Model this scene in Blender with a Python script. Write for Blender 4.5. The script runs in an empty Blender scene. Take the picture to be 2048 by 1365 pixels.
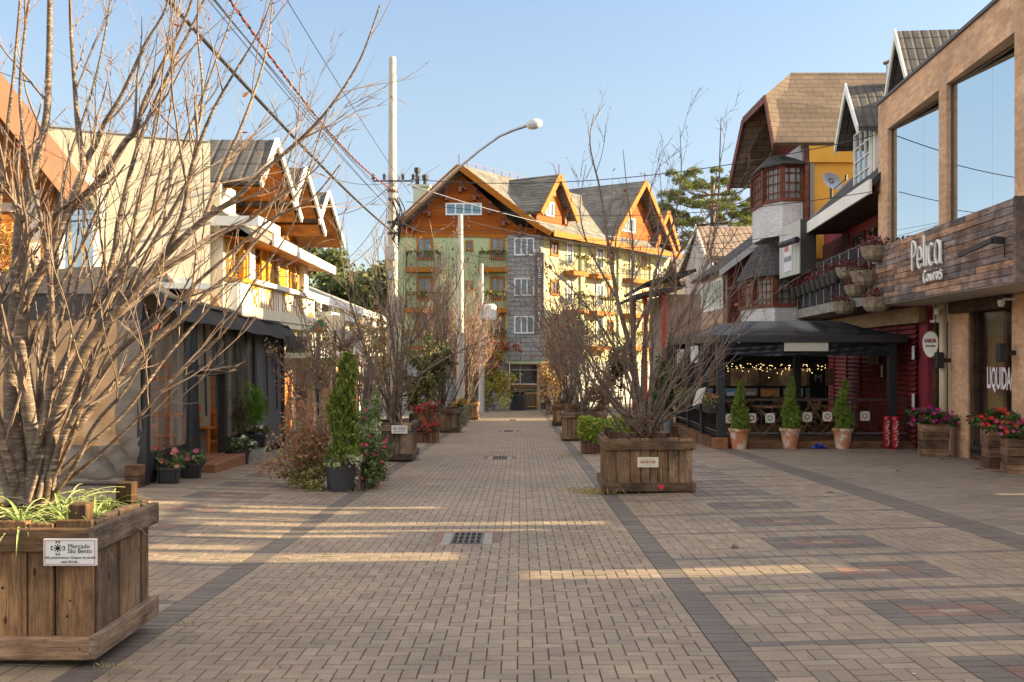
import bpy, math, random
import numpy as np
from mathutils import Vector, Matrix

SC = bpy.context.scene
COL = SC.collection
R = math.radians
F = 1991.1            # focal length in pixels of the 2048 px wide photograph
EYE = 1.5
SLOPE = 0.0321        # the street falls away gently

# ---------------------------------------------------------------- camera, sky, sun, exposure
cam_d = bpy.data.cameras.new('camera')
cam = bpy.data.objects.new('camera', cam_d); COL.objects.link(cam)
cam.location = (0, 0, EYE); cam.rotation_euler = (R(90), 0, 0)
cam_d.lens = 35.0; cam_d.sensor_width = 36.0
cam_d.shift_x = -18 / 2048; cam_d.shift_y = 23.5 / 2048
cam_d.clip_start = 0.05; cam_d.clip_end = 3000
SC.camera = cam

SUN_EL, SUN_AZ = 20.0, 87.0     # azimuth clockwise from the view direction (+y): from the right
world = bpy.data.worlds.new('World'); SC.world = world; world.use_nodes = True
wn = world.node_tree.nodes; wl = world.node_tree.links
bg = wn['Background']
sky = wn.new('ShaderNodeTexSky'); sky.sky_type = 'NISHITA'; sky.sun_disc = False
sky.sun_elevation = R(SUN_EL); sky.sun_rotation = R(SUN_AZ)
sky.altitude = 1600; sky.air_density = 1.0; sky.dust_density = 1.5; sky.ozone_density = 1.6
# the low sky keeps its blue; a bright ambient fill is added overhead
tint = wn.new('ShaderNodeMix'); tint.data_type = 'RGBA'; tint.blend_type = 'MULTIPLY'; tint.inputs[0].default_value = 1.0
wl.new(sky.outputs['Color'], tint.inputs[6])
tcw = wn.new('ShaderNodeTexCoord'); spw = wn.new('ShaderNodeSeparateXYZ'); wl.new(tcw.outputs['Generated'], spw.inputs[0])
rw = wn.new('ShaderNodeValToRGB'); e = rw.color_ramp.elements
SKT = [(0.0, (.50, .46, .44)), (0.15, (.66, .545, .475)), (0.24, (.825, .69, .56)), (0.335, (.90, .775, .66)), (1.0, (1.0, .85, .75))]
while len(e) < len(SKT): e.new(0.5)
for el_, (p_, c_) in zip(e, SKT): el_.position = p_; el_.color = (*c_, 1)
wl.new(spw.outputs['Z'], rw.inputs['Fac']); wl.new(rw.outputs['Color'], tint.inputs[7])
rv = wn.new('ShaderNodeValToRGB'); e = rv.color_ramp.elements
e[0].position = 0.36; e[0].color = (0, 0, 0, 1); e[1].position = 0.72; e[1].color = (1, 1, 1, 1)
wl.new(spw.outputs['Z'], rv.inputs['Fac'])
# the added fill reaches lower behind the camera and over the left of the town
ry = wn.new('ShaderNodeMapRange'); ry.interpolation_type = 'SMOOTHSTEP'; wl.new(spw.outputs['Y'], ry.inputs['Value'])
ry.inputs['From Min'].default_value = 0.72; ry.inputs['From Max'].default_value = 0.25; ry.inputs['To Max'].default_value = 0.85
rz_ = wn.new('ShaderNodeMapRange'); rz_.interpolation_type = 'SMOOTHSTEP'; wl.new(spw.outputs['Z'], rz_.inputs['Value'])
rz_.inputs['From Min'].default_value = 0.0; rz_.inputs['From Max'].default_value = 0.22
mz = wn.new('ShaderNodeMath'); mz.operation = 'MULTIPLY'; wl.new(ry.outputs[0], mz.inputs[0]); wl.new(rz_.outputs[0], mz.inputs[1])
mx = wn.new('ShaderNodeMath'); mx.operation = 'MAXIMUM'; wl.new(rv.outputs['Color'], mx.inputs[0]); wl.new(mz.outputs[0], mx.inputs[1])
FILL_SKY = (2.75, 2.36, 1.90)
fill_sky = wn.new('ShaderNodeMix'); fill_sky.data_type = 'RGBA'; fill_sky.blend_type = 'MULTIPLY'; fill_sky.inputs[0].default_value = 1.0
wl.new(mx.outputs[0], fill_sky.inputs[6]); fill_sky.inputs[7].default_value = (*FILL_SKY, 1)
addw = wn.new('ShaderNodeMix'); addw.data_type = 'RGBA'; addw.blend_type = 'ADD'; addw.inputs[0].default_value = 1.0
wl.new(tint.outputs[2], addw.inputs[6]); wl.new(fill_sky.outputs[2], addw.inputs[7])
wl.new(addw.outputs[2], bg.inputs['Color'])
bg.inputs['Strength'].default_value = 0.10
sun_d = bpy.data.lights.new('sun', 'SUN'); sun = bpy.data.objects.new('sun', sun_d); COL.objects.link(sun)
sun_d.energy = 4.7; sun_d.angle = R(0.5); sun_d.color = (1.0, 0.79, 0.46)
sv = Vector((math.sin(R(SUN_AZ)) * math.cos(R(SUN_EL)), math.cos(R(SUN_AZ)) * math.cos(R(SUN_EL)), math.sin(R(SUN_EL))))
sun.rotation_euler = sv.to_track_quat('Z', 'Y').to_euler()
sun.location = sv * 60
vs = SC.view_settings
vs.view_transform = 'Standard'; vs.look = 'None'; vs.gamma = 1.0; vs.use_curve_mapping = False
vs.exposure = 2.085
SC.cycles.max_bounces = 8; SC.cycles.transparent_max_bounces = 16
SC.cycles.use_denoising = True

# ---------------------------------------------------------------- helpers
def at(px, py, Y):
    return Vector(((px - 1042) * Y / F, Y, EYE + (706 - py) * Y / F))
def ax(px, Y): return (px - 1042) * Y / F
def az(py, Y): return EYE + (706 - py) * Y / F
def gz(x, y):
    yy = min(max(y, -30), 66)
    r = 0.026 * min(max(x - 1.2, 0), 3.4) + 0.026 * min(max(-2.3 - x, 0), 3.2)
    return -SLOPE * yy + r
def gzn(x, y):
    return (-SLOPE * np.clip(y, -30, 66) + 0.026 * np.clip(x - 1.2, 0, 3.4) + 0.026 * np.clip(-2.3 - x, 0, 3.2))

class MB:
    """collects polygons (with a tint per face) and links them as one mesh object"""
    def __init__(s):
        s.v = []; s.f = []; s.t = []; s.m = []; s.n = 0; s.mi = 0
    def raw(s, verts, faces, tint=(1, 1, 1)):
        o = s.n
        s.v.extend([tuple(p) for p in verts]); s.n += len(verts)
        for f in faces:
            s.f.append([i + o for i in f]); s.t.append(tint); s.m.append(s.mi)
    def np_add(s, V, Fc, T):
        o = s.n
        s.v.extend(map(tuple, V.tolist())); s.n += len(V)
        s.f.extend((Fc + o).tolist()); s.t.extend(map(tuple, T.tolist())); s.m.extend([s.mi] * len(Fc))
    def box(s, a, b, tint=(1, 1, 1), jit=0, rng=None):
        x0, y0, z0 = a; x1, y1, z1 = b
        v = [(x0, y0, z0), (x1, y0, z0), (x1, y1, z0), (x0, y1, z0), (x0, y0, z1), (x1, y0, z1), (x1, y1, z1), (x0, y1, z1)]
        if jit:
            v = [tuple(c + rng.uniform(-jit, jit) for c in p) for p in v]
        s.raw(v, [(0, 3, 2, 1), (4, 5, 6, 7), (0, 1, 5, 4), (1, 2, 6, 5), (2, 3, 7, 6), (3, 0, 4, 7)], tint)
    def bbox(s, a, b, bev=0.008, tint=(1, 1, 1)):
        """box with chamfered edges"""
        x0, y0, z0 = a; x1, y1, z1 = b; e = bev
        X = (x0, x1); Yv = (y0, y1); Z = (z0, z1)
        V = []; idx = {}
        for i in (0, 1):
            for j in (0, 1):
                for k in (0, 1):
                    sx = e if i == 0 else -e; sy = e if j == 0 else -e; sz = e if k == 0 else -e
                    idx[i, j, k] = len(V)
                    V += [(X[i], Yv[j] + sy, Z[k] + sz), (X[i] + sx, Yv[j], Z[k] + sz), (X[i] + sx, Yv[j] + sy, Z[k])]
        Fc = []
        g = lambda i, j, k, a: idx[i, j, k] + a
        for i in (0, 1): Fc.append([g(i, 0, 0, 0), g(i, 1, 0, 0), g(i, 1, 1, 0), g(i, 0, 1, 0)])
        for j in (0, 1): Fc.append([g(0, j, 0, 1), g(1, j, 0, 1), g(1, j, 1, 1), g(0, j, 1, 1)])
        for k in (0, 1): Fc.append([g(0, 0, k, 2), g(1, 0, k, 2), g(1, 1, k, 2), g(0, 1, k, 2)])
        for i in (0, 1):
            for j in (0, 1): Fc.append([g(i, j, 0, 0), g(i, j, 1, 0), g(i, j, 1, 1), g(i, j, 0, 1)])
        for i in (0, 1):
            for k in (0, 1): Fc.append([g(i, 0, k, 0), g(i, 1, k, 0), g(i, 1, k, 2), g(i, 0, k, 2)])
        for j in (0, 1):
            for k in (0, 1): Fc.append([g(0, j, k, 1), g(1, j, k, 1), g(1, j, k, 2), g(0, j, k, 2)])
        for i in (0, 1):
            for j in (0, 1):
                for k in (0, 1): Fc.append([g(i, j, k, 0), g(i, j, k, 1), g(i, j, k, 2)])
        s.raw(V, Fc, tint)
    def poly(s, pts, tint=(1, 1, 1)):
        s.raw(pts, [list(range(len(pts)))], tint)
    def prism(s, pts, ext, tint=(1, 1, 1)):
        n = len(pts); e = Vector(ext)
        P = [Vector(p) for p in pts]; V = P + [p + e for p in P]
        Fc = [list(range(n))[::-1], list(range(n, 2 * n))] + [[i, (i + 1) % n, n + (i + 1) % n, n + i] for i in range(n)]
        s.raw(V, Fc, tint)
    def beam(s, p, q, w, h, tint=(1, 1, 1), up=(0, 0, 1)):
        p = Vector(p); q = Vector(q); d = (q - p).normalized(); u = Vector(up)
        r = d.cross(u)
        if r.length < 1e-4: r = d.cross(Vector((1, 0, 0)))
        r.normalize(); u = r.cross(d).normalized()
        V = []
        for c in (p, q):
            for a, b in ((-1, -1), (1, -1), (1, 1), (-1, 1)): V.append(c + r * (a * w / 2) + u * (b * h / 2))
        s.raw(V, [(0, 3, 2, 1), (4, 5, 6, 7), (0, 1, 5, 4), (1, 2, 6, 5), (2, 3, 7, 6), (3, 0, 4, 7)], tint)
    def tube(s, pts, rad, n=6, tint=(1, 1, 1), cap=True, wob=0, rng=None):
        P = [Vector(p) for p in pts]; m = len(P)
        if not hasattr(rad, '__len__'): rad = [rad] * m
        V = []; ref = None
        for i in range(m):
            d = (P[min(i + 1, m - 1)] - P[max(i - 1, 0)])
            if d.length < 1e-9: d = Vector((0, 0, 1))
            d.normalize()
            if ref is None:
                ref = d.cross(Vector((0.3, 0.9, 0.2)));
                if ref.length < 1e-3: ref = d.cross(Vector((1, 0, 0)))
            ref = ref - d * ref.dot(d); ref.normalize(); b = d.cross(ref)
            for k in range(n):
                a = 2 * math.pi * k / n; rr = rad[i] * (1 + (rng.uniform(-wob, wob) if wob else 0))
                V.append(P[i] + ref * (math.cos(a) * rr) + b * (math.sin(a) * rr))
        Fc = []
        for i in range(m - 1):
            for k in range(n):
                Fc.append((i * n + k, i * n + (k + 1) % n, (i + 1) * n + (k + 1) % n, (i + 1) * n + k))
        if cap:
            Fc.append(tuple(range(n))[::-1]); Fc.append(tuple(range((m - 1) * n, m * n)))
        s.raw(V, Fc, tint)
    def lathe(s, prof, c=(0, 0, 0), n=24, tint=(1, 1, 1), sq=0):
        V = []; c = Vector(c)
        for r, z in prof:
            for k in range(n):
                a = 2 * math.pi * k / n
                V.append(c + Vector((math.cos(a) * r, math.sin(a) * r, z)))
        m = len(prof); Fc = []
        for i in range(m - 1):
            for k in range(n):
                Fc.append((i * n + k, i * n + (k + 1) % n, (i + 1) * n + (k + 1) % n, (i + 1) * n + k))
        s.raw(V, Fc, tint)
    def pieces(s):
        # one MB per connected island; a face may also carry a piece number in s.g
        par = list(range(s.n))
        def find(a):
            while par[a] != a: par[a] = par[par[a]]; a = par[a]
            return a
        for f in s.f:
            r0 = find(f[0])
            for i in f[1:]: par[find(i)] = r0
        grp = {}
        for k, f in enumerate(s.f): grp.setdefault(find(f[0]), []).append(k)
        out = []
        for ks in grp.values():
            q = MB(); idx = {}
            for k in ks:
                fc = []
                for i in s.f[k]:
                    if i not in idx: idx[i] = len(q.v); q.v.append(s.v[i])
                    fc.append(idx[i])
                q.f.append(fc); q.t.append(s.t[k]); q.m.append(s.m[k])
            q.n = len(q.v); out.append(q)
        return out
    def build(s, name, mats, parent=None, smooth=False, dz=0.0):
        me = bpy.data.meshes.new(name)
        V = np.array(s.v, dtype=np.float32).reshape(-1, 3)
        if dz: V[:, 2] -= dz
        me.from_pydata(V.tolist(), [], s.f)
        if not isinstance(mats, (list, tuple)): mats = [mats]
        for m in mats: me.materials.append(m)
        if len(mats) > 1: me.polygons.foreach_set('material_index', s.m)
        ca = me.color_attributes.new('Col', 'FLOAT_COLOR', 'CORNER')
        lt = np.zeros(len(me.polygons), dtype=np.int32); me.polygons.foreach_get('loop_total', lt)
        T = np.ones((len(s.f), 4), dtype=np.float32); T[:, :3] = np.array(s.t, dtype=np.float32).reshape(-1, 3)
        ca.data.foreach_set('color', np.repeat(T, lt, axis=0).ravel())
        if smooth: me.polygons.foreach_set('use_smooth', [True] * len(me.polygons))
        me.update()
        o = bpy.data.objects.new(name, me); COL.objects.link(o)
        if parent is not None: o.parent = parent
        return o

def tag(o, label=None, cat=None, group=None, kind=None):
    if label: o['label'] = label
    if cat: o['category'] = cat
    if group: o['group'] = group
    if kind: o['kind'] = kind
    return o

SPLIT = {'yellow_post', 'white_post', 'post', 'pilaster', 'paper_notice', 'bargeboard', 'gable_bargeboard', 'eaves_fascia', 'crossarm', 'slatted_screen_no'}
class Thing:
    """an Empty at the thing's base; parts are authored with world z and shifted down to it"""
    def __init__(s, name, label, cat, loc, rot=0.0, group=None, wz=True):
        s.o = bpy.data.objects.new(name, None); COL.objects.link(s.o)
        s.o.empty_display_size = 0.2
        s.o.location = loc; s.o.rotation_euler = (0, 0, R(rot)); s.z0 = loc[2] if wz else 0.0
        tag(s.o, label, cat, group)
    def part(s, name, mb, mats, parent=None, smooth=False, label=None):
        if name in SPLIT:                                  # several of a kind: one part each
            for q in mb.pieces(): o = q.build(name, mats, parent or s.o, smooth, s.z0)
            return o
        o = mb.build(name, mats, parent or s.o, smooth, s.z0)
        if label: o['label'] = label
        return o

def copy_tree(o, parent=None, label=None, loc=None, rot=None, scale=None):
    c = o.copy(); COL.objects.link(c); c.parent = parent
    for ch in list(o.children): copy_tree(ch, c)
    if label: c['label'] = label
    if loc is not None: c.location = loc
    if rot is not None: c.rotation_euler = (0, 0, rot)
    if scale is not None: c.scale = scale if hasattr(scale, '__len__') else (scale,) * 3
    return c

# ---------------------------------------------------------------- materials
MATS = {}
def nodes(name):
    m = bpy.data.materials.new(name); m.use_nodes = True
    return m, m.node_tree.nodes, m.node_tree.links, m.node_tree.nodes['Principled BSDF']
def ramp(N, stops):
    r = N.new('ShaderNodeValToRGB'); e = r.color_ramp.elements
    while len(e) < len(stops): e.new(0.5)
    for el, (p, c) in zip(e, stops): el.position = p; el.color = (*c, 1)
    return r
def mix(N, L, a, b, fac, mode='MIX'):
    x = N.new('ShaderNodeMix'); x.data_type = 'RGBA'; x.blend_type = mode
    for sock, val in ((x.inputs[0], fac), (x.inputs[6], a), (x.inputs[7], b)):
        if hasattr(val, 'is_output') or isinstance(val, bpy.types.NodeSocket): L.new(val, sock)
        elif hasattr(val, '__len__'): sock.default_value = (*val, 1)
        else: sock.default_value = val
    return x.outputs[2]
def coords(N, L, stretch=(1, 1, 1), kind='Object'):
    tc = N.new('ShaderNodeTexCoord'); mp = N.new('ShaderNodeMapping')
    L.new(tc.outputs[kind], mp.inputs['Vector']); mp.inputs['Scale'].default_value = stretch
    return mp.outputs['Vector']
def noise(N, L, vec, scale, detail=4, rough=0.6):
    n = N.new('ShaderNodeTexNoise'); n.inputs['Scale'].default_value = scale
    n.inputs['Detail'].default_value = detail; n.inputs['Roughness'].default_value = rough
    if vec is not None: L.new(vec, n.inputs['Vector'])
    return n
def bump(N, L, h, strength, dist=0.01, prev=None):
    b = N.new('ShaderNodeBump'); b.inputs['Strength'].default_value = strength; b.inputs['Distance'].default_value = dist
    L.new(h, b.inputs['Height'])
    if prev is not None: L.new(prev, b.inputs['Normal'])
    return b.outputs['Normal']

def plain(name, c1, c2=None, rough=0.75, scale=6, stretch=(1, 1, 1), metal=0.0, bmp=0.0, bscale=None, spec=0.5, spots=None, contrast=0.2, trans=0.0):
    """noise-mottled surface, tinted per face"""
    if name in MATS: return MATS[name]
    m, N, L, P = nodes(name)
    v = coords(N, L, stretch)
    n = noise(N, L, v, scale, 5, 0.62)
    c2 = c2 or tuple(x * 0.75 for x in c1)
    rp = ramp(N, [(0.5 - contrast, c2), (0.5 + contrast, c1)]); L.new(n.outputs['Fac'], rp.inputs['Fac'])
    at_ = N.new('ShaderNodeAttribute'); at_.attribute_name = 'Col'
    c = mix(N, L, rp.outputs['Color'], at_.outputs['Color'], 1.0, 'MULTIPLY')
    if spots:
        n2 = noise(N, L, v, spots[1], 3, 0.7); r2 = ramp(N, [(spots[2], (0, 0, 0)), (spots[2] + 0.08, (1, 1, 1))])
        L.new(n2.outputs['Fac'], r2.inputs['Fac']); c = mix(N, L, c, spots[0], r2.outputs['Color'])
    L.new(c, P.inputs['Base Color'])
    P.inputs['Roughness'].default_value = rough; P.inputs['Metallic'].default_value = metal
    P.inputs['Specular IOR Level'].default_value = spec
    if bmp:
        nb = noise(N, L, v, bscale or scale * 3, 4, 0.6)
        L.new(bump(N, L, nb.outputs['Fac'], bmp), P.inputs['Normal'])
    if trans:
        out = N['Material Output']; tr = N.new('ShaderNodeBsdfTranslucent'); ms = N.new('ShaderNodeMixShader')
        L.new(c, tr.inputs['Color']); ms.inputs['Fac'].default_value = trans
        L.new(P.outputs[0], ms.inputs[1]); L.new(tr.outputs[0], ms.inputs[2]); L.new(ms.outputs[0], out.inputs['Surface'])
    MATS[name] = m; return m

def wood(name, cols, axis='z', rough=0.8, grain=1.0, knots=True, bmp=0.5, scale=1.0):
    """weathered timber with the grain along one axis"""
    if name in MATS: return MATS[name]
    m, N, L, P = nodes(name)
    st = {'x': (0.8, 10, 10), 'y': (10, 0.8, 10), 'z': (10, 10, 0.8)}[axis]
    st = tuple(q * scale for q in st)
    at_ = N.new('ShaderNodeAttribute'); at_.attribute_name = 'Col'
    v0 = coords(N, L, st)
    va = N.new('ShaderNodeVectorMath'); va.operation = 'MULTIPLY_ADD'; va.inputs[1].default_value = (17, 31, 23)
    L.new(at_.outputs['Color'], va.inputs[0]); L.new(v0, va.inputs[2]); v = va.outputs[0]
    n1 = noise(N, L, v, 1.6, 6, 0.7); n2 = noise(N, L, v, 7.0, 5, 0.75)
    big = noise(N, L, coords(N, L, (2.2 * scale,) * 3), 1.4, 3, 0.6)
    rp = ramp(N, [(0.25, cols[0]), (0.5, cols[1]), (0.78, cols[2])]); L.new(n1.outputs['Fac'], rp.inputs['Fac'])
    rg = ramp(N, [(0.36, (0.30, 0.28, 0.27)), (0.56, (1, 1, 1))]); L.new(n2.outputs['Fac'], rg.inputs['Fac'])
    c = mix(N, L, rp.outputs['Color'], rg.outputs['Color'], 0.8 * grain, 'MULTIPLY')
    rb = ramp(N, [(0.36, (0.42, 0.40, 0.39)), (0.62, (1.2, 1.15, 1.08))]); L.new(big.outputs['Fac'], rb.inputs['Fac'])
    c = mix(N, L, c, rb.outputs['Color'], 0.8, 'MULTIPLY')
    c = mix(N, L, c, at_.outputs['Color'], 1.0, 'MULTIPLY')
    if knots:
        kv = coords(N, L, {'x': (1.6, 4, 4), 'y': (4, 1.6, 4), 'z': (4, 4, 1.6)}[axis])
        vo = N.new('ShaderNodeTexVoronoi'); vo.inputs['Scale'].default_value = 2.2 * scale; L.new(kv, vo.inputs['Vector'])
        rk = ramp(N, [(0.05, (0.12, 0.08, 0.06)), (0.11, (1, 1, 1))]); L.new(vo.outputs['Distance'], rk.inputs['Fac'])
        c = mix(N, L, c, rk.outputs['Color'], 0.9, 'MULTIPLY')
    L.new(c, P.inputs['Base Color']); P.inputs['Roughness'].default_value = rough; P.inputs['Specular IOR Level'].default_value = 0.25
    L.new(bump(N, L, n2.outputs['Fac'], bmp, 0.006), P.inputs['Normal'])
    MATS[name] = m; return m

def bricks(name, c1, c2, mortar, bw=0.22, bh=0.07, mort=0.012, axis='x', rough=0.85, zk=1.0, bmp=0.6, off=0.5, soft=0.0, stain=0.25):
    """courses of brick, stone or shingle on a plane; axis = the horizontal object axis"""
    if name in MATS: return MATS[name]
    m, N, L, P = nodes(name)
    tc = N.new('ShaderNodeTexCoord'); sp = N.new('ShaderNodeSeparateXYZ'); cb = N.new('ShaderNodeCombineXYZ')
    L.new(tc.outputs['Object'], sp.inputs[0])
    if axis == 'xy':
        ad = N.new('ShaderNodeMath'); L.new(sp.outputs['X'], ad.inputs[0]); L.new(sp.outputs['Y'], ad.inputs[1]); h = ad.outputs[0]
    else: h = sp.outputs[axis.upper()]
    zz = N.new('ShaderNodeMath'); zz.operation = 'MULTIPLY'; L.new(sp.outputs['Z'], zz.inputs[0]); zz.inputs[1].default_value = zk
    L.new(h, cb.inputs['X']); L.new(zz.outputs[0], cb.inputs['Y'])
    b = N.new('ShaderNodeTexBrick'); L.new(cb.outputs[0], b.inputs['Vector'])
    b.offset = off; b.inputs['Scale'].default_value = 1.0
    b.inputs['Brick Width'].default_value = bw; b.inputs['Row Height'].default_value = bh
    b.inputs['Mortar Size'].default_value = mort; b.inputs['Mortar Smooth'].default_value = 0.2
    b.inputs['Color1'].default_value = (*c1, 1); b.inputs['Color2'].default_value = (*c2, 1); b.inputs['Mortar'].default_value = (*mortar, 1)
    n = noise(N, L, tc.outputs['Object'], 9, 6, 0.7); n2 = noise(N, L, tc.outputs['Object'], 0.9, 4, 0.6)
    r = ramp(N, [(0.3, (0.72, 0.72, 0.72)), (0.7, (1.12, 1.12, 1.12))]); L.new(n.outputs['Fac'], r.inputs['Fac'])
    c = mix(N, L, b.outputs['Color'], r.outputs['Color'], 0.8, 'MULTIPLY')
    r2 = ramp(N, [(0.35, (1 - stain * 1.4,) * 3), (0.65, (1.08, 1.08, 1.08))]); L.new(n2.outputs['Fac'], r2.inputs['Fac'])
    c = mix(N, L, c, r2.outputs['Color'], 0.9, 'MULTIPLY')
    at_ = N.new('ShaderNodeAttribute'); at_.attribute_name = 'Col'
    c = mix(N, L, c, at_.outputs['Color'], 1.0, 'MULTIPLY')
    L.new(c, P.inputs['Base Color']); P.inputs['Roughness'].default_value = rough
    inv = N.new('ShaderNodeMath'); inv.operation = 'SUBTRACT'; inv.inputs[0].default_value = 1; L.new(b.outputs['Fac'], inv.inputs[1])
    n1 = bump(N, L, inv.outputs[0], bmp, 0.01)
    L.new(bump(N, L, n.outputs['Fac'], bmp * 0.5, 0.004, n1), P.inputs['Normal'])
    MATS[name] = m; return m

def siding(name, c1, c2, pitch=0.14, axis='z', rough=0.6, grainax='x', bmp=0.8):
    """boards with shadow gaps every `pitch` along an axis, varied board by board"""
    if name in MATS: return MATS[name]
    m, N, L, P = nodes(name)
    tc = N.new('ShaderNodeTexCoord'); sp = N.new('ShaderNodeSeparateXYZ'); L.new(tc.outputs['Object'], sp.inputs[0])
    dv = N.new('ShaderNodeMath'); dv.operation = 'DIVIDE'; L.new(sp.outputs[axis.upper()], dv.inputs[0]); dv.inputs[1].default_value = pitch
    fl = N.new('ShaderNodeMath'); fl.operation = 'FLOOR'; L.new(dv.outputs[0], fl.inputs[0])
    fr = N.new('ShaderNodeMath'); fr.operation = 'FRACT'; L.new(dv.outputs[0], fr.inputs[0])
    wn_ = N.new('ShaderNodeTexWhiteNoise'); wn_.noise_dimensions = '1D'; L.new(fl.outputs[0], wn_.inputs['W'])
    st = {'x': (1, 12, 12), 'y': (12, 1, 12), 'z': (12, 12, 1)}[grainax]
    n = noise(N, L, coords(N, L, st), 2.2, 5, 0.7)
    ad = N.new('ShaderNodeMath'); ad.operation = 'MULTIPLY_ADD'; L.new(wn_.outputs['Value'], ad.inputs[0]); ad.inputs[1].default_value = 0.45
    L.new(n.outputs['Fac'], ad.inputs[2])
    r = ramp(N, [(0.35, c2), (0.95, c1)]); L.new(ad.outputs[0], r.inputs['Fac'])
    gap = ramp(N, [(0.0, (0.2, 0.2, 0.2)), (0.07, (1, 1, 1))]); L.new(fr.outputs[0], gap.inputs['Fac'])
    c = mix(N, L, r.outputs['Color'], gap.outputs['Color'], 1.0, 'MULTIPLY')
    at_ = N.new('ShaderNodeAttribute'); at_.attribute_name = 'Col'
    c = mix(N, L, c, at_.outputs['Color'], 1.0, 'MULTIPLY')
    L.new(c, P.inputs['Base Color']); P.inputs['Roughness'].default_value = rough; P.inputs['Specular IOR Level'].default_value = 0.12
    L.new(bump(N, L, gap.outputs['Color'], bmp, 0.01), P.inputs['Normal'])
    MATS[name] = m; return m

def tiles(name, c1, c2, pitch=0.22, course=0.34, axis='x', run='z', rough=0.85):
    """ridged roof tiles: ribs along the slope, steps at every course"""
    if name in MATS: return MATS[name]
    m, N, L, P = nodes(name)
    tc = N.new('ShaderNodeTexCoord'); sp = N.new('ShaderNodeSeparateXYZ'); L.new(tc.outputs['Object'], sp.inputs[0])
    d1 = N.new('ShaderNodeMath'); d1.operation = 'DIVIDE'; L.new(sp.outputs[axis.upper()], d1.inputs[0]); d1.inputs[1].default_value = pitch
    f1 = N.new('ShaderNodeMath'); f1.operation = 'FRACT'; L.new(d1.outputs[0], f1.inputs[0])
    d2 = N.new('ShaderNodeMath'); d2.operation = 'DIVIDE'; L.new(sp.outputs[run.upper()], d2.inputs[0]); d2.inputs[1].default_value = course
    f2 = N.new('ShaderNodeMath'); f2.operation = 'FRACT'; L.new(d2.outputs[0], f2.inputs[0])
    r1 = ramp(N, [(0.0, (0.25,) * 3), (0.18, (1,) * 3), (0.75, (0.9,) * 3), (1.0, (0.25,) * 3)]); L.new(f1.outputs[0], r1.inputs['Fac'])
    r2 = ramp(N, [(0.0, (0.35,) * 3), (0.12, (1,) * 3)]); L.new(f2.outputs[0], r2.inputs['Fac'])
    n = noise(N, L, tc.outputs['Object'], 3, 6, 0.7)
    rp = ramp(N, [(0.35, c2), (0.65, c1)]); L.new(n.outputs['Fac'], rp.inputs['Fac'])
    h = mix(N, L, r1.outputs['Color'], r2.outputs['Color'], 1.0, 'MULTIPLY')
    c = mix(N, L, rp.outputs['Color'], h, 0.55, 'MULTIPLY')
    L.new(c, P.inputs['Base Color']); P.inputs['Roughness'].default_value = rough
    L.new(bump(N, L, h, 1.0, 0.03), P.inputs['Normal'])
    MATS[name] = m; return m

def glass(name, tint=(0.02, 0.025, 0.03), rough=0.03, spec=0.9, metal=0.0, clear=0.0):
    """window pane: dark body with a mirror-like face; clear > 0 lets the inside show"""
    if name in MATS: return MATS[name]
    m, N, L, P = nodes(name)
    P.inputs['Base Color'].default_value = (*tint, 1); P.inputs['Roughness'].default_value = rough
    P.inputs['Specular IOR Level'].default_value = spec; P.inputs['Metallic'].default_value = metal
    P.inputs['IOR'].default_value = 1.6
    if clear:
        out = N['Material Output']; tr = N.new('ShaderNodeBsdfTransparent'); ms = N.new('ShaderNodeMixShader')
        tr.inputs['Color'].default_value = (0.9, 0.92, 0.92, 1); ms.inputs['Fac'].default_value = clear
        L.new(P.outputs[0], ms.inputs[1]); L.new(tr.outputs[0], ms.inputs[2]); L.new(ms.outputs[0], out.inputs['Surface'])
    MATS[name] = m; return m

def glow(name, col, strength):
    m, N, L, P = nodes(name)
    P.inputs['Base Color'].default_value = (*col, 1); P.inputs['Emission Color'].default_value = (*col, 1)
    P.inputs['Emission Strength'].default_value = strength
    MATS[name] = m; return m

# shared materials
WHITE = plain('white_paint', (0.80, 0.77, 0.70), (0.68, 0.65, 0.58), 0.55, 3)
BLACK = plain('black_metal', (0.022, 0.022, 0.024), (0.012, 0.012, 0.013), 0.45, 20)
STEEL = plain('grey_metal', (0.42, 0.43, 0.45), (0.30, 0.31, 0.33), 0.35, 12, metal=0.7)
DARKGLASS = glass('dark_glass')
SKYGLASS = glass('sky_glass', (0.36, 0.42, 0.47), 0.015, 0.8, 0.88)
SOIL = plain('soil', (0.055, 0.035, 0.022), (0.025, 0.016, 0.01), 0.95, 25, bmp=1.0)
CONCRETE = plain('concrete', (0.46, 0.43, 0.38), (0.33, 0.31, 0.28), 0.85, 5, (3, 3, 0.6), bmp=0.3, bscale=60)
BARK = None
TW = lambda rng, a=0.12: tuple(1 + rng.uniform(-a, a) for _ in range(1)) * 3

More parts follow.
